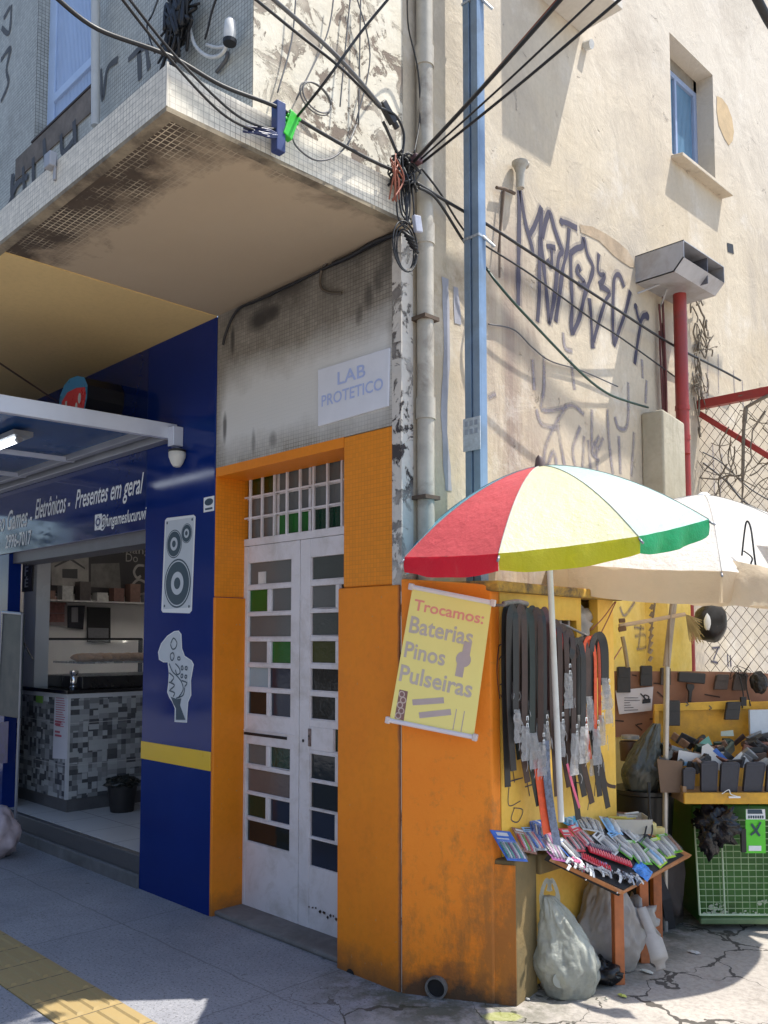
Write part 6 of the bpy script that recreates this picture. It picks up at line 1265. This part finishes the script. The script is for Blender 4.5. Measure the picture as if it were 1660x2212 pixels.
# clear tray with sticks, yellow blocks behind
zc3 = lambda x, y: zz3((x, y))
ctr = dp(1352, 1778, 4.55); tr_ = thing('plastic_tray', 'cloudy plastic tray of small sticks behind the pale packs', 'tray', ctr)
M_tray = mat('cloudy_tray', (.62, .60, .54), .25, .1, 5, .05, alpha=.6); fx, bx_ = RT, F0
def ob(mb, c, sx_, sy_, sz_): mb.obox(c, RT, F0, UZ, sx_, sy_, sz_)
m = MB(); c = ctr+UZ*.0; ob(m, c-F0*.09, .22, .004, .07); ob(m, c+F0*.09, .22, .004, .07); ob(m, c-RT*.108, .004, .176, .07); ob(m, c+RT*.108, .004, .176, .07); ob(m, c-UZ*.033, .212, .176, .004); m.build('tray_shell', M_tray, tr_)
for k in range(16):
    p = ctr+RT*r_.uniform(-.08, .05)+F0*r_.uniform(-.06, .06)+UZ*(.0+.003*k); an = r_.uniform(-.6, .6); d1 = RT*math.cos(an)+F0*math.sin(an); m = MB(); m.obox(p, d1, UZ.cross(d1), UZ, .09, .010, .006); o = m.build('stick', [PK['white'], PK['yellow'], PK['brown']][k % 3], None); tag(o, ['white', 'yellow', 'brown'][k % 3]+' stick lying in the cloudy plastic tray', 'stick', 'sticks in the plastic tray')
for i, (x, y, w_) in enumerate(((1383, 1790, .045), (1404, 1792, .06), (1424, 1800, .05))):
    m = MB(); c = dp(x, y, 4.66+.02*i); ob(m, c, w_, .05, .085-.01*i); o = m.build('yellow_packet', mat('pale_yellow_soap', (.78, .66, .28), .4, .1), None, bevel=.006); tag(o, ['leftmost', 'middle', 'rightmost'][i]+' pale yellow packet standing behind the green battery packs', 'packet')
for x, y0, y1 in ((1372, 0, 0),):
    m = MB(); m.tube(bez([dp(1400, 1690, 4.55), dp(1402, 1760, 4.5), dp(1396, 1790, 4.45), dp(1392, 1810, 4.42)]), .004, 6); m.tube(bez([dp(1404, 1690, 4.55), dp(1404, 1750, 4.5), dp(1410, 1790, 4.45), dp(1404, 1812, 4.42)]), .004, 6); o = m.build('black_string', M_black, None, smooth=True); tag(o, 'black string loops hanging behind the battery packs', 'string')
# bags under the table
M_bag1 = mat('milky_film', (.60, .62, .55), .22, .35, 7, .5, transl=.3, coat=.4, bdist=.03, alpha=.72); M_bag2 = mat('grey_beige_sack', (.46, .42, .38), .6, .25, 4, .4, transl=.15, bdist=.01)
def bag(name, c, rx, rz, h, seed, m_, lab, lean=V((0, 0, 0)), handles=True, cat='bag'):
    m = MB(); nseg, nr = 96, 48; vs = []
    for i in range(nr+1):
        v = i/nr; prof = .74+.26*math.sin(v/.3*math.pi/2) if v < .3 else max(.15, 1-(v-.3)**1.12*1.26)
        for k in range(nseg):
            q = 2*math.pi*k/nseg; fold = .12*v*math.sin(q*5+seed)+.07*math.sin(q*11+seed*2+v*6)*v+.26*(noise.noise(V((math.cos(q)*1.8+seed, math.sin(q)*1.8, v*3))))+.16*abs(noise.noise(V((math.cos(q)*4+seed, math.sin(q)*4, v*7+seed))))+.13*abs(noise.noise(V((math.cos(q)*7, math.sin(q)*7+seed, v*9+3*math.sin(q*2)))))+.05*abs(noise.noise(V((math.cos(q)*17, math.sin(q)*17+seed, v*26)))); rr_ = rx*prof*(1+fold*(.4+v))
            d = RT*math.cos(q)+F0*math.sin(q)*.75; vs.append(c+d*rr_+UZ*(v*h)+lean*v*v)
    m.add(vs, [(i*nseg+k, i*nseg+(k+1) % nseg, (i+1)*nseg+(k+1) % nseg, (i+1)*nseg+k) for i in range(nr) for k in range(nseg)]+[tuple(range(nseg))[::-1], tuple(range(nr*nseg, (nr+1)*nseg))])
    o = m.build(name, m_, None, smooth=True); tag(o, lab, cat)
    if handles:
        m = MB(); t = c+UZ*h*.93+lean*.9
        for s_ in (-1, 1): m.ribbon(bez([t+RT*s_*.03-UZ*.03, t+RT*s_*.035+UZ*.04, t+RT*s_*.01+UZ*.10, t+RT*s_*-.005+UZ*.05], 6), [.022]*6+[.016]*12+[.02], -F0, .001)
        m.build('bag_handle', m_, o)
    return o
g_ = az_(1228, 2146); bag('plastic_bag', g_, .135, .1, .42, 1.3, M_bag1, 'milky translucent carrier bag standing beside the low bench', lean=-RT*.085)
m = MB(); c = g_-F0*.07-RT*.05+UZ*.09; m.lathe(c, [(.034, -.02), (.034, .02)], 16, u=RT, v=UZ, w_=F0); m.build('jar_in_bag', mat('grey_jar', (.34, .36, .32), .4, .2), bpy.data.objects['plastic_bag.001'] if 'plastic_bag.001' in bpy.data.objects else None)
g2 = az_(1318, 2098)+F0*.05; bag('cloth_sack', g2, .165, .1, .46, 4.1, M_bag2, 'large beige sack under the display table between its legs', handles=False)
m = MB(); g3 = az_(1400, 2075)
m.blob(az_(1372, 2078)+UZ*.20, .10, .09, .10, .6, 9, 34, seed=12, flat=False)
m.ribbon(bez([dp(1385, 1960, 4.2), dp(1405, 2010, 4.15), dp(1422, 2060, 4.1), dp(1428, 2095, 4.1)], 6), [.05]*8+[.09]*7+[.05]*4, -F0+RT*.3, .003); o = m.build('knotted_film', mat('off_white_film', (.52, .48, .44), .35, .2, 5, .3, transl=.3), None, smooth=True); tag(o, 'knotted off-white film trailing from the sack by the right table leg', 'plastic film')
m = MB(); m.blob(az_(1300, 2120)+UZ*.045, .09, .08, .05, .6, 9, 30, seed=15); o = m.build('black_bag', mat('black_film', (.012, .012, .014), .3, .3), None, smooth=True); tag(o, 'small black bag flat on the pavement behind the front table leg', 'bag')
m = MB(); m.blob(az_(1412, 1990)+UZ*.20, .16, .12, .24, .4, 6, 30, seed=17); o = m.build('dark_sack', mat('dark_brown_sack', (.07, .055, .05), .8, .3), None, smooth=True); tag(o, 'dark brown sack in the shade behind the table', 'bag')
m = MB(); m.ribbon([az_(1448, 2005)+UZ*0.0, dp(1438, 1940, 4.75), dp(1418, 1890, 4.75)], .05, -F0, .02); o = m.build('folded_parasol', mat('charcoal_cloth', (.035, .035, .04), .8, .3, 10, .3), None); tag(o, 'charcoal folded strut slanting to the ground left of the green bin', 'strut')
for i, (x, y, c_, s_) in enumerate(((1345, 2152, (.65, .68, .15), .020), (1500, 2058, (.6, .58, .55), .03), (1140, 2160, (.6, .6, .58), .010), (1398, 2100, (.7, .7, .62), .03), (1310, 2160, (.6, .6, .5), .008))):
    c = az_(x, y, .004); m = MB(); m.blob(c+UZ*.004, s_, s_*.5, .005, .5, 9, 14, seed=i, flat=True); o = m.build('litter', mat('litter%d' % i, c_, .7, .2), None); tag(o, ['crushed yellow leaf', 'white paper scrap by the green bin shadow', 'tiny white crumb by the bench', 'pale shred below the trailing film', 'small pale chip by the yellow leaf'][i]+' on the cracked pavement', 'litter')

# ================================================================ wallet stall with green bin
def fq(mb, pts, D, th, D2=None):
    P = [dp(x, y, D) for x, y in pts]; mb.prism(P, F0*th); return mb
bin_ = thing('green_bin', 'large green wheeled bin with a wire grid, under the wallet tray', 'bin', dp(1580, 2000, 5.0).to_2d().to_3d())
DB = 4.86
M_gp = mat('green_bin_plastic', (.035, .15, .018), .45, .25, 5, .15, dirt=(.02, .07, .012), dirt_amt=.36)
a = [dp(x, y, DB) for x, y in ((1512, 1996), (1740, 2004), (1740, 1738), (1496, 1738))]
a[0].z = max(a[0].z, 0.02); a[1].z = a[0].z
back = [p+F0*.55 for p in a]; back[0] += RT*.0; back[3] += RT*.0
m = MB(); m.hexa([a[0], a[1], back[1]-F0*.08, back[0]-F0*.08], [a[3], a[2], back[2], back[3]]); m.build('bin_body', M_gp, bin_, bevel=.02, bseg=3)
m = MB(); m.hexa([a[0]-F0*.012+UZ*.0, a[1]-F0*.012, a[1]+F0*.02, a[0]+F0*.02], [a[0]-F0*.016+UZ*.035, a[1]-F0*.016+UZ*.035, a[1]+F0*.02+UZ*.035, a[0]+F0*.02+UZ*.035]); m.build('bin_rim', mat('grey_green_rim', (.16, .24, .12), .5, .3, 8, .2), bin_, bevel=.008)
m = MB(); r_ = random.Random(14)
for (cx_, cy_, n_, sx_, sy_) in ((1545, 1958, 26, 22, 12), (1545, 1972, 20, 30, 5), (1620, 1972, 12, 22, 4), (1650, 1948, 10, 12, 6)):
    for k in range(n_):
        x, y = cx_+r_.gauss(0, sx_*.5), cy_+r_.gauss(0, sy_*.5); s_ = r_.uniform(1.2, 4.2); m.poly([dp(x+s_*math.cos(q)*r_.uniform(.6, 1.6), y+s_*math.sin(q)*r_.uniform(.5, 1), DB-.014-.0004*k) for q in (0, 1.1, 2.2, 3.3, 4.4, 5.4)])
m.build('peeled_paint', mat('peeled_white', (.58, .62, .50), .8, .2), bin_)
gr_ = thing('wire_rack', 'pale wire grid rack leaning against the front of the green bin', 'rack', dp(1580, 1975, 4.8))
DG = 4.80; M_wire = mat('pale_green_wire', (.36, .50, .30), .4, .3, metal=.2)
m = MB(); co = [dp(x, y, DG) for x, y in ((1512, 1976), (1745, 1976), (1745, 1771), (1500, 1771))]
m.tube(co+[co[0]], .006, 6); x_ = (co[2]-co[3]); 
for f_ in (.235, .70): m.tube([co[3]+(co[2]-co[3])*f_, co[0]+(co[1]-co[0])*f_], .005, 6)
m.build('rack_frame', mat('pale_green_frame', (.48, .60, .42), .4, .2), gr_)
m = MB(); nv, nh_ = 15, 15
for k in range(1, nv): f_ = k/nv; m.tube([co[3]+(co[2]-co[3])*f_, co[0]+(co[1]-co[0])*f_], .0023, 4)
for k in range(1, nh_): f_ = k/nh_; m.tube([co[3]+(co[0]-co[3])*f_, co[2]+(co[1]-co[2])*f_], .0023, 4)
m.build('wire_grid', M_wire, gr_)
m = MB(); m.blob(dp(1548, 1780, 4.72), .105, .06, .085, .8, 10, 36, seed=22, flat=False); m.blob(dp(1530, 1815, 4.71), .05, .04, .07, .8, 10, 24, seed=23, flat=False); o = m.build('black_plastic_bag', mat('glossy_black_film', (.014, .014, .018), .22, .3), None, smooth=True); tag(o, 'crumpled black plastic bag tied at the top of the wire grid', 'bag')
ph = thing('phone_case_pack', 'bright green phone accessory pack with a black cross on the wire grid', 'pack', dp(1634, 1800, 4.7))
m = MB(); fq(m, [(1611, 1843), (1655, 1843), (1653, 1748), (1611, 1748)], 4.70, .004); m.build('pack_card', mat('vivid_green', (.10, .60, .03), .35, .1), ph)
m = MB(); fq(m, [(1612, 1770), (1654, 1770), (1653, 1748), (1612, 1748)], 4.697, .002); fq(m, [(1618, 1838), (1645, 1838), (1645, 1827), (1618, 1827)], 4.697, .002); m.build('pack_label', M_letter, ph)
m = MB(); fq(m, [(1616, 1758), (1648, 1758), (1646, 1749), (1616, 1749)], 4.694, .002)
for k in range(7): fq(m, [(1617+k*5, 1768), (1620+k*5, 1768), (1620+k*5, 1762), (1617+k*5, 1762)], 4.694, .001)
m.ribbon([dp(1624, 1780, 4.694), dp(1634, 1795, 4.694), dp(1642, 1806, 4.694)], .012, -F0); m.ribbon([dp(1644, 1776, 4.693), dp(1634, 1795, 4.693), dp(1622, 1804, 4.693)], .010, -F0); m.build('pack_print', M_vinyld, ph)
m = MB(); m.obox(dp(1606, 1815, 4.69), RT, UZ, F0, .025, .12, .02); m.tube([dp(1616, 1748, 4.69), dp(1618, 1736, 4.66)], .002, 5); m.build('pack_gadget', M_black, ph, bevel=.004)
# tray
M_ty = mat('yellow_tray_wood', (.62, .33, .03), .55, .25, 12, .2, dirt=(.30, .16, .05), dirt_amt=.36, dirt_scale=7)
st = thing('wallet_tray', 'yellow wooden tray with a tall back board holding black wallets', 'stall tray', dp(1560, 1735, 4.9))
DT = 4.66
fl = dp(1479, 1737, DT); ft = dp(1479, 1713, DT); fr2 = dp(1760, 1737, DT)
z0, z1 = fl.z, ft.z; w_ = (fr2-fl).dot(RT)
def tb_box(mb, r0, r1, f0_, f1_, za, zb): 
    o = V((fl.x, fl.y, 0)); p = lambda r, f: o+RT*r+F0*f
    mb.hexa([p(r0, f0_)+UZ*za, p(r1, f0_)+UZ*za, p(r1, f1_)+UZ*za, p(r0, f1_)+UZ*za], [p(r0, f0_)+UZ*zb, p(r1, f0_)+UZ*zb, p(r1, f1_)+UZ*zb, p(r0, f1_)+UZ*zb])
m = MB(); tb_box(m, 0, w_, 0, .02, z0, z1); m.build('front_board', M_ty, st, bevel=.003)
m = MB(); tb_box(m, 0, .02, .0205, .46, z0, z1+.03); tb_box(m, .02, w_, .021, .48, z0+.01, z0+.02); m.build('tray_base', mat('worn_brown_wood', (.30, .19, .11), .7, .3, 9, .3), st, bevel=.002)
bk = [dp(x, y, 5.10) for x, y in ((1414, 1690), (1750, 1690), (1620, 1512), (1414, 1522))]
m = MB(); P = [dp(1414, 1700, 5.10), dp(1760, 1700, 5.10), dp(1760, 1512, 5.10), dp(1414, 1522, 5.10)]; m.prism(P, F0*.02); m.build('back_board', M_ty, st, bevel=.003)
m = MB(); fq(m, [(1414, 1537), (1622, 1531), (1622, 1512), (1414, 1522)], 5.085, .014); m.build('top_batten', mat('paler_yellow_wood', (.70, .42, .05), .6, .25, 10, .2), st, bevel=.002)
m = MB(); fq(m, [(1414, 1700), (1424, 1700), (1424, 1535), (1414, 1535)], 5.07, .03); m.build('side_stile', M_ty, st, bevel=.002)
m = MB()
for x, y in ((1482, 1516), (1532, 1524)): m.ribbon([dp(x, y, 5.08), dp(x+6, y+6, 5.08), dp(x, y+9, 5.08)], .006, -F0)
m.build('pencil_mark', M_vinyld, st)
m = MB(); fq(m, [(1428, 1712), (1475, 1712), (1475, 1645), (1420, 1640)], 4.72, .005); m.build('cardboard_liner', mat('cardboard', (.17, .11, .075), .8, .2, 6, .1), st)
cdb = thing('cardboard_back', 'brown cardboard panel behind the wallet tray with pouches pinned on it', 'cardboard', dp(1500, 1590, 5.3))
M_cb = mat('brown_cardboard', (.34, .175, .115), .85, .18, 5, .1)
m = MB(); fq(m, [(1318, 1592), (1760, 1592), (1760, 1460), (1600, 1452), (1500, 1450), (1318, 1450)], 5.22, .012); m.build('cardboard_sheet', M_cb, cdb)
m = MB()
for A_, B_ in (((1325, 1556), (1348, 1558)), ((1366, 1458), (1376, 1460)), ((1412, 1476), (1426, 1477)), ((1420, 1494), (1436, 1508)), ((1522, 1500), (1556, 1506)), ((1404, 1553), (1412, 1553)), ((1373, 1565), (1388, 1578)), ((1376, 1565), (1388, 1563))): m.ribbon([dp(*A_, 5.215), dp(*B_, 5.215)], .008, -F0)
m.build('printed_mark', mat('dark_brown_ink', (.06, .03, .025), .7), cdb)
M_pouch = mat('black_grain_leather', (.022, .020, .022), .42, .3, 60, .3); M_pouch2 = mat('brown_black_leather', (.06, .042, .036), .45, .3, 50, .3)
POS = [((1334, 1363, 1440, 1496), 5.17, 'k', 'upright black pouch at the left end of the cardboard panel'), ((1384, 1410, 1438, 1482), 5.17, 'k', 'upright black pouch above the white note, second from the left'), ((1428, 1450, 1442, 1480), 5.18, 'n', 'brown pouch behind the steel umbrella pole'),
       ((1543, 1572, 1457, 1490), 5.17, 'n', 'slanted brown pouch, left of two at the right of the panel'), ((1583, 1612, 1455, 1492), 5.17, 'n', 'slanted brown pouch, right of two at the right of the panel'), ((1443, 1470, 1513, 1568), 5.03, 'k', 'long black pouch beside the umbrella pole on the yellow board'), ((1566, 1597, 1516, 1555), 5.02, 'k', 'black pouch hanging tilted over the yellow board batten')]
def pouch(q, D, c, lab, name='wallet', grp=None, sl=0, cat='pouch', th=.022):
    x0_, x1_, y0_, y1_ = q; s_ = 2.5; P = [(x0_, y1_), (x1_, y1_), (x1_+sl, y0_+s_), (x1_+sl-s_, y0_), (x0_+sl+s_, y0_), (x0_+sl, y0_+s_)]
    m = MB(); fq(m, P, D, th); o = m.build(name, M_pouch if c == 'k' else M_pouch2, None, bevel=.003); tag(o, lab, cat, grp)
    m = MB(); w2 = (x1_-x0_)*.10; fq(m, [(x0_+w2+sl*.35, y0_+(y1_-y0_)*.42), (x1_-w2+sl*.35, y0_+(y1_-y0_)*.42), (x1_-w2+sl*.9, y0_+3), (x0_+w2+sl*.9, y0_+3)], D-.004, .004); m.build('flap', M_pouch if c == 'k' else M_pouch2, o, bevel=.0015)
for i, (q, D, c, lab) in enumerate(POS): pouch(q, D, c, lab, sl=0 if i in (0, 1, 2, 5) else 5)
m = MB(); fq(m, [(1466, 1473), (1524, 1478), (1526, 1455), (1467, 1451)], 5.16, .03); o = m.build('belt_pouch', M_pouch, None, bevel=.006); tag(o, 'wide black belt pouch on a stem at the top of the cardboard panel', 'pouch'); m = MB(); fq(m, [(1488, 1517), (1494, 1517), (1496, 1494), (1501, 1486), (1500, 1478), (1484, 1477), (1484, 1486), (1489, 1494)], 5.17, .02); m.build('pouch_stem', M_pouch, o, bevel=.003)
m = MB(); fq(m, [(1338, 1543), (1408, 1535), (1412, 1483), (1330, 1492)], 5.19, .002); o = m.build('handwritten_note', mat('white_note', (.62, .60, .66), .6, .05), None); tag(o, 'white printed note pinned to the left of the cardboard panel', 'note')
m = MB()
for k in range(6): fq(m, [(1349, 1508+k*5.4), (1349+[30, 34, 12, 14, 20, 30][k], 1508+k*5.2), (1349+[30, 34, 12, 14, 20, 30][k], 1506.8+k*5.2), (1349, 1506.8+k*5.4)], 5.187, .001)
m.ribbon(bez([dp(x, y, 5.186) for x, y in ((1384, 1498), (1398, 1512), (1402, 1505), (1392, 1502), (1396, 1518))], 4), .008, -F0); fq(m, [(1388, 1520), (1406, 1518), (1406, 1509), (1388, 1511)], 5.186, .001); m.build('note_print', mat('black_ink', (.03, .03, .04), .6), o)
WL = [((1476, 1504, 1658, 1706), 'narrow black wallet, leftmost in the front row of the tray'), ((1515, 1553, 1644, 1711), 'black wallet, second from the left in the front row of the tray'), ((1556, 1597, 1646, 1711), 'black wallet, third from the left in the front row of the tray'), ((1606, 1650, 1646, 1711), 'black wallet tilted right, fourth in the front row of the tray'), ((1655, 1700, 1650, 1711), 'black wallet cut off at the right edge of the photo')]
M_w = mat('blue_black_leather', (.028, .030, .045), .42, .25, 50, .3)
for i, (q, lab) in enumerate(WL):
    x0_, x1_, y0_, y1_ = q; sl = [0, 0, 3, 6, 4][i]; m = MB(); fq(m, [(x0_, y1_), (x1_-3, y1_), (x1_+sl, y0_+5), (x1_+sl-6, y0_), (x0_+sl+5, y0_+1), (x0_+sl, y0_+6)], DT+.03, .025); o = m.build('wallet', M_w, None, bevel=.004); tag(o, lab, 'wallet', 'black wallets in the front row of the tray')
    m = MB(); P = [dp(x, y, DT+.0285) for x, y in ((x0_+2, y1_-2), (x1_-5, y1_-2), (x1_+sl-2, y0_+6), (x0_+sl+2, y0_+7))]; m.tube(P+[P[0]], .0012, 4); m.build('stitching', mat('grey_thread', (.10, .10, .13), .6), o)
# the heap in the tray
r_ = random.Random(77)
HM = [('black', (.02, .02, .022)), ('dark brown', (.07, .035, .025)), ('reddish brown', (.19, .075, .05)), ('charcoal', (.05, .05, .055)), ('tan', (.30, .18, .12)), ('dark green', (.03, .06, .05)), ('grey', (.20, .21, .22)), ('black', (.02, .02, .022)), ('charcoal', (.05, .05, .055))]
HMm = [mat('heap_'+n.replace(' ', '_'), c, .45, .4, 40, .3) for n, c in HM]
for k in range(62):
    x = r_.uniform(1434, 1690); hgt = 1596+ (14 if x < 1460 else 0) if x < 1600 else 1594; y = r_.uniform(hgt, 1655); D = 5.05-(y-1590)/70*.32; c = dp(x, y, D); an = r_.uniform(-1, 1); d1 = (RT*math.cos(an)+UZ*math.sin(an)*.7+F0*r_.uniform(-.5, .5)).normalized(); d2 = d1.cross(UZ+F0*r_.uniform(-.8, .2)).normalized(); d3 = d1.cross(d2)
    i = k % 9; m = MB(); m.obox(c, d1, d2, d3, r_.uniform(.045, .12), r_.uniform(.006, .035), r_.uniform(.03, .08)); o = m.build('folded_wallet', HMm[i], None, bevel=.004); 
    part_ = 'left' if x < 1510 else 'middle' if x < 1590 else 'right'
    tag(o, '%s folded wallet in the %s of the heap in the yellow tray' % (HM[i][0], part_), 'wallet', '%s wallets in the %s of the heap' % (HM[i][0], part_))
for k, (pts, D, c_, lab) in enumerate(([[(1463, 1652), (1512, 1655), (1518, 1630), (1467, 1620)], 4.80, (.62, .62, .64), 'white leaflet with a blue foot, left of three in the tray'], [[(1515, 1640), (1560, 1668), (1575, 1648), (1530, 1606), (1517, 1612)], 4.79, (.66, .66, .66), 'white folded leaflet standing tallest in the tray'], [[(1577, 1646), (1612, 1660), (1622, 1648), (1602, 1624)], 4.79, (.66, .66, .65), 'white leaflet corner, right of three in the tray'], [[(1510, 1606), (1540, 1610), (1531, 1590)], 4.9, (.16, .40, .34), 'mint green card corner behind the tall leaflet'], [[(1558, 1590), (1586, 1590), (1584, 1577), (1558, 1580)], 4.98, (.42, .50, .45), 'pale green box at the top of the wallet heap'])):
    m = MB(); fq(m, pts, D, .002); o = m.build('leaflet', mat('leaf%d' % k, c_, .5, .1, 8, 0), None); tag(o, lab, 'leaflet')
    if k in (0, 1): m = MB(); fq(m, [(1465, 1653), (1512, 1656), (1512, 1648), (1465, 1645)] if k == 0 else [(1540, 1622), (1572, 1650), (1576, 1644), (1548, 1616)], D-.002, .001); m.build('blue_stripe', PK['blue' if k else 'lblue'], o)
m = MB(); fq(m, [(1622, 1606), (1700, 1606), (1700, 1532), (1620, 1534)], 5.02, .02); o = m.build('pale_blue_sheet', mat('pale_blue_sheet', (.50, .58, .68), .5, .15), None); tag(o, 'pale blue sheet standing at the right end of the tray', 'sheet')
m = MB(); m.blob(dp(1640, 1475, 5.1), .05, .04, .06, .25, 6, 24, seed=41, flat=False); m.tube(bez([dp(1598, 1460, 5.1), dp(1606, 1500, 5.1), dp(1604, 1530, 5.08)]), .004, 6); m.tube(bez([dp(1612, 1460, 5.1), dp(1614, 1490, 5.1), dp(1622, 1525, 5.08)]), .004, 6); m.obox(dp(1606, 1515, 5.06), RT, UZ, F0, .03, .05, .02); o = m.build('earphones', M_black, None, smooth=False); tag(o, 'tangle of black gadgets and leads at the right end of the cardboard', 'gadgets')
m = MB(); rr2 = random.Random(9); c = dp(1602, 1452, 5.15); m.tube(bez([c+V((rr2.gauss(0, .03), rr2.gauss(0, .02), rr2.gauss(0, .03))) for _ in range(14)], 5), .002, 5); o = m.build('wire_curl', M_black, None, smooth=True); tag(o, 'small curl of black wire on top of the cardboard panel', 'wire')
m = MB(); m.ribbon(bez([dp(1560, 1715, 4.63), dp(1575, 1706, 4.62), dp(1580, 1716, 4.62), dp(1600, 1722, 4.62)], 5), .004, -F0); m.obox(dp(1587, 1722, 4.645), RT, UZ, F0, .06, .008, .01); o = m.build('light_stick', M_letter, None); tag(o, 'small white stick tied to the front of the yellow tray', 'stick')
# bucket with grey bag
bc = dp(1392, 1792, 5.0); m = MB(); m.lathe(V((bc.x, bc.y, .28)), [(.13, 0), (.165, .42), (.175, .43), (.175, .45)], 24); bo_ = m.build('bucket', mat('black_bucket', (.012, .012, .013), .4, .3), None, smooth=True, auto=True); tag(bo_, 'black bucket behind the display table', 'bucket')
gb = dp(1386, 1706, 4.92); bag('grey_bag', V((gb.x, gb.y, gb.z-.0)), .105, .1, .36, 7.7, mat('grey_green_film', (.085, .09, .08), .3, .4, 9, .3, transl=.1, coat=.2), 'grey translucent bag on the black bucket', lean=RT*.09, handles=False)
m = MB(); m.lathe(dp(1360, 1620, 5.05), [(.05, -.06), (.055, .04), (.05, .05)], 14); o = m.build('brown_jar', mat('brown_jar', (.07, .035, .025), .4, .3), None, smooth=True, auto=True); tag(o, 'brown jar with a pale lid beside the grey bag', 'jar'); m = MB(); m.lathe(dp(1362, 1594, 5.04), [(.05, -.005), (.05, .015)], 14); m.build('jar_lid', PK['grey'], o)
m = MB(); m.box((bc.x-.17, bc.y-.17, 0), (bc.x+.15, bc.y+.15, .28)); o = m.build('crate', mat('dark_crate', (.04, .035, .03), .7, .3), None, bevel=.01); tag(o, 'dark crate under the black bucket', 'crate')
# broom, black thing on the fence
m = MB(); m.tube([dp(1338, 1352, 4.7), dp(1480, 1327, 4.75)], .011, 8); bro = m.build('straw_broom', mat('pale_stick', (.50, .38, .26), .6, .2), None, smooth=True, auto=True); tag(bro, 'straw hand broom lying across behind the umbrella pole', 'broom')
m = MB(); rr = random.Random(6); c = dp(1482, 1327, 4.75)
for k in range(90): m.tube([c, c+RT*rr.uniform(.02, .09)+UZ*rr.uniform(-.16, -.03)+F0*rr.uniform(-.03, .03)], .0018, 3)
m.build('straw', mat('straw', (.46, .36, .17), .7, .3), bro)
m = MB(); m.tube([dp(1338, 1341, 4.69), dp(1350, 1340, 4.69)], .012, 8); m.tube([dp(1337, 1360, 4.69), dp(1352, 1357, 4.69)], .014, 8); m.build('handle_wrap', mat('brown_tape', (.16, .09, .05), .7, .3), bro)
m = MB(); c = dp(1536, 1345, 5.4); m.blob(c, .10, .09, .12, .12, 5, 30, seed=3, flat=False); o = m.build('helmet_bag', mat('black_vinyl', (.014, .014, .017), .3, .3, 10, .2), None, smooth=True); tag(o, 'round black bag hanging on the fence mesh beside the red post', 'bag'); m = MB(); m.blob(c-RT*.05-F0*.08, .02, .02, .05, .2, 5, 14, seed=2, flat=False); m.build('white_tag', M_letter, o, smooth=True)
m = MB(); m.tube(bez([dp(1345, 1375, 4.95), dp(1350, 1400, 4.95), dp(1356, 1440, 5.0)]), [.012]*21, 6); o = m.build('bamboo_stick', mat('grey_stick', (.35, .28, .18), .7, .3), None); tag(o, 'short grey stick standing at the left end of the cardboard', 'stick')
m = MB(); m.tube([dp(1326, 1425, 4.7), dp(1343, 1398, 4.9)], .0035, 5); o = m.build('cord', K['c'], None); tag(o, 'brown cord from the cabinet edge to the grey stick', 'cord')

# ================================================================ the far side of the street (seen in reflections)
def leafmat():
    s = NT('tree_leaves'); cc = s.mix(s.noise(1.2, 4), (.035, .075, .02), (.10, .16, .045)); s.out(cc, .6); return s.m
ML = leafmat(); MTk = mat('tree_bark', (.12, .09, .07), .9, .3)
def tree(x, y, h, r, seed, lab):
    t = thing('street_tree', lab, 'tree', (x, y, 0), 'trees across the street'); rr = random.Random(seed); m = MB()
    P = bez([(x, y, 0), (x+.1, y, h*.3), (x-.1, y+.1, h*.55), (x, y, h*.8)], 5); m.tube(P, [.22*(1-.7*i/(len(P)-1)) for i in range(len(P))], 8)
    for k in range(7):
        q = rr.uniform(0, 6.28); b = V((x, y, h*rr.uniform(.35, .6))); e = b+V((math.cos(q)*r*.7, math.sin(q)*r*.7, h*.25)); m.tube(bez([b, (b+e)/2+V((0, 0, -.1)), e], 4), [.09-.007*i for i in range(9)], 6)
    m.build('trunk', MTk, t, smooth=True)
    m = MB(); cl = [V((x+rr.gauss(0, r*.45), y+rr.gauss(0, r*.45), h*.72+rr.gauss(0, h*.13))) for _ in range(26)]
    for k in range(3600):
        c = rr.choice(cl); d = V((rr.gauss(0, 1), rr.gauss(0, 1), rr.gauss(0, .8))); p = c+d.normalized()*rr.uniform(.3, 1)*r*.33; u = V((rr.gauss(0, 1), rr.gauss(0, 1), rr.gauss(0, 1))).normalized(); v = u.orthogonal().normalized(); s_ = rr.uniform(.06, .13); m.add([p-u*s_, p+v*s_*.5, p+u*s_, p-v*s_*.5], [(0, 1, 2, 3)])
    m.build('crown', ML, t)
tree(-10, -7.6, 7.5, 2.6, 1, 'leafy street tree across the road opposite the game shop')
tree(-13.5, -7.0, 8.0, 3.0, 2, 'tall leafy street tree across the road, second along')
tree(-18, -8.6, 9, 3.4, 3, 'broad leafy street tree across the road, third along')
tree(-6.0, -9.5, 7.5, 2.7, 4, 'leafy street tree across the road, nearest the corner')
ob_ = thing('opposite_building', 'long dull building across the street', 'building', (-12, -17, 0))
m = MB(); m.box((-40, -20, 0), (14, -17, 8)); m.build('wall', mat('dull_facade', (.16, .15, .15), .9, .3, .6, .1), ob_)
for k in range(9):
    m = MB(); x = -34+k*5.2; m.box((x, -17.02, 1), (x+2.2, -16.99, 3.2)); m.box((x, -17.02, 4.6), (x+2.2, -16.99, 6.6)); m.build('window', M_darkglass, ob_)
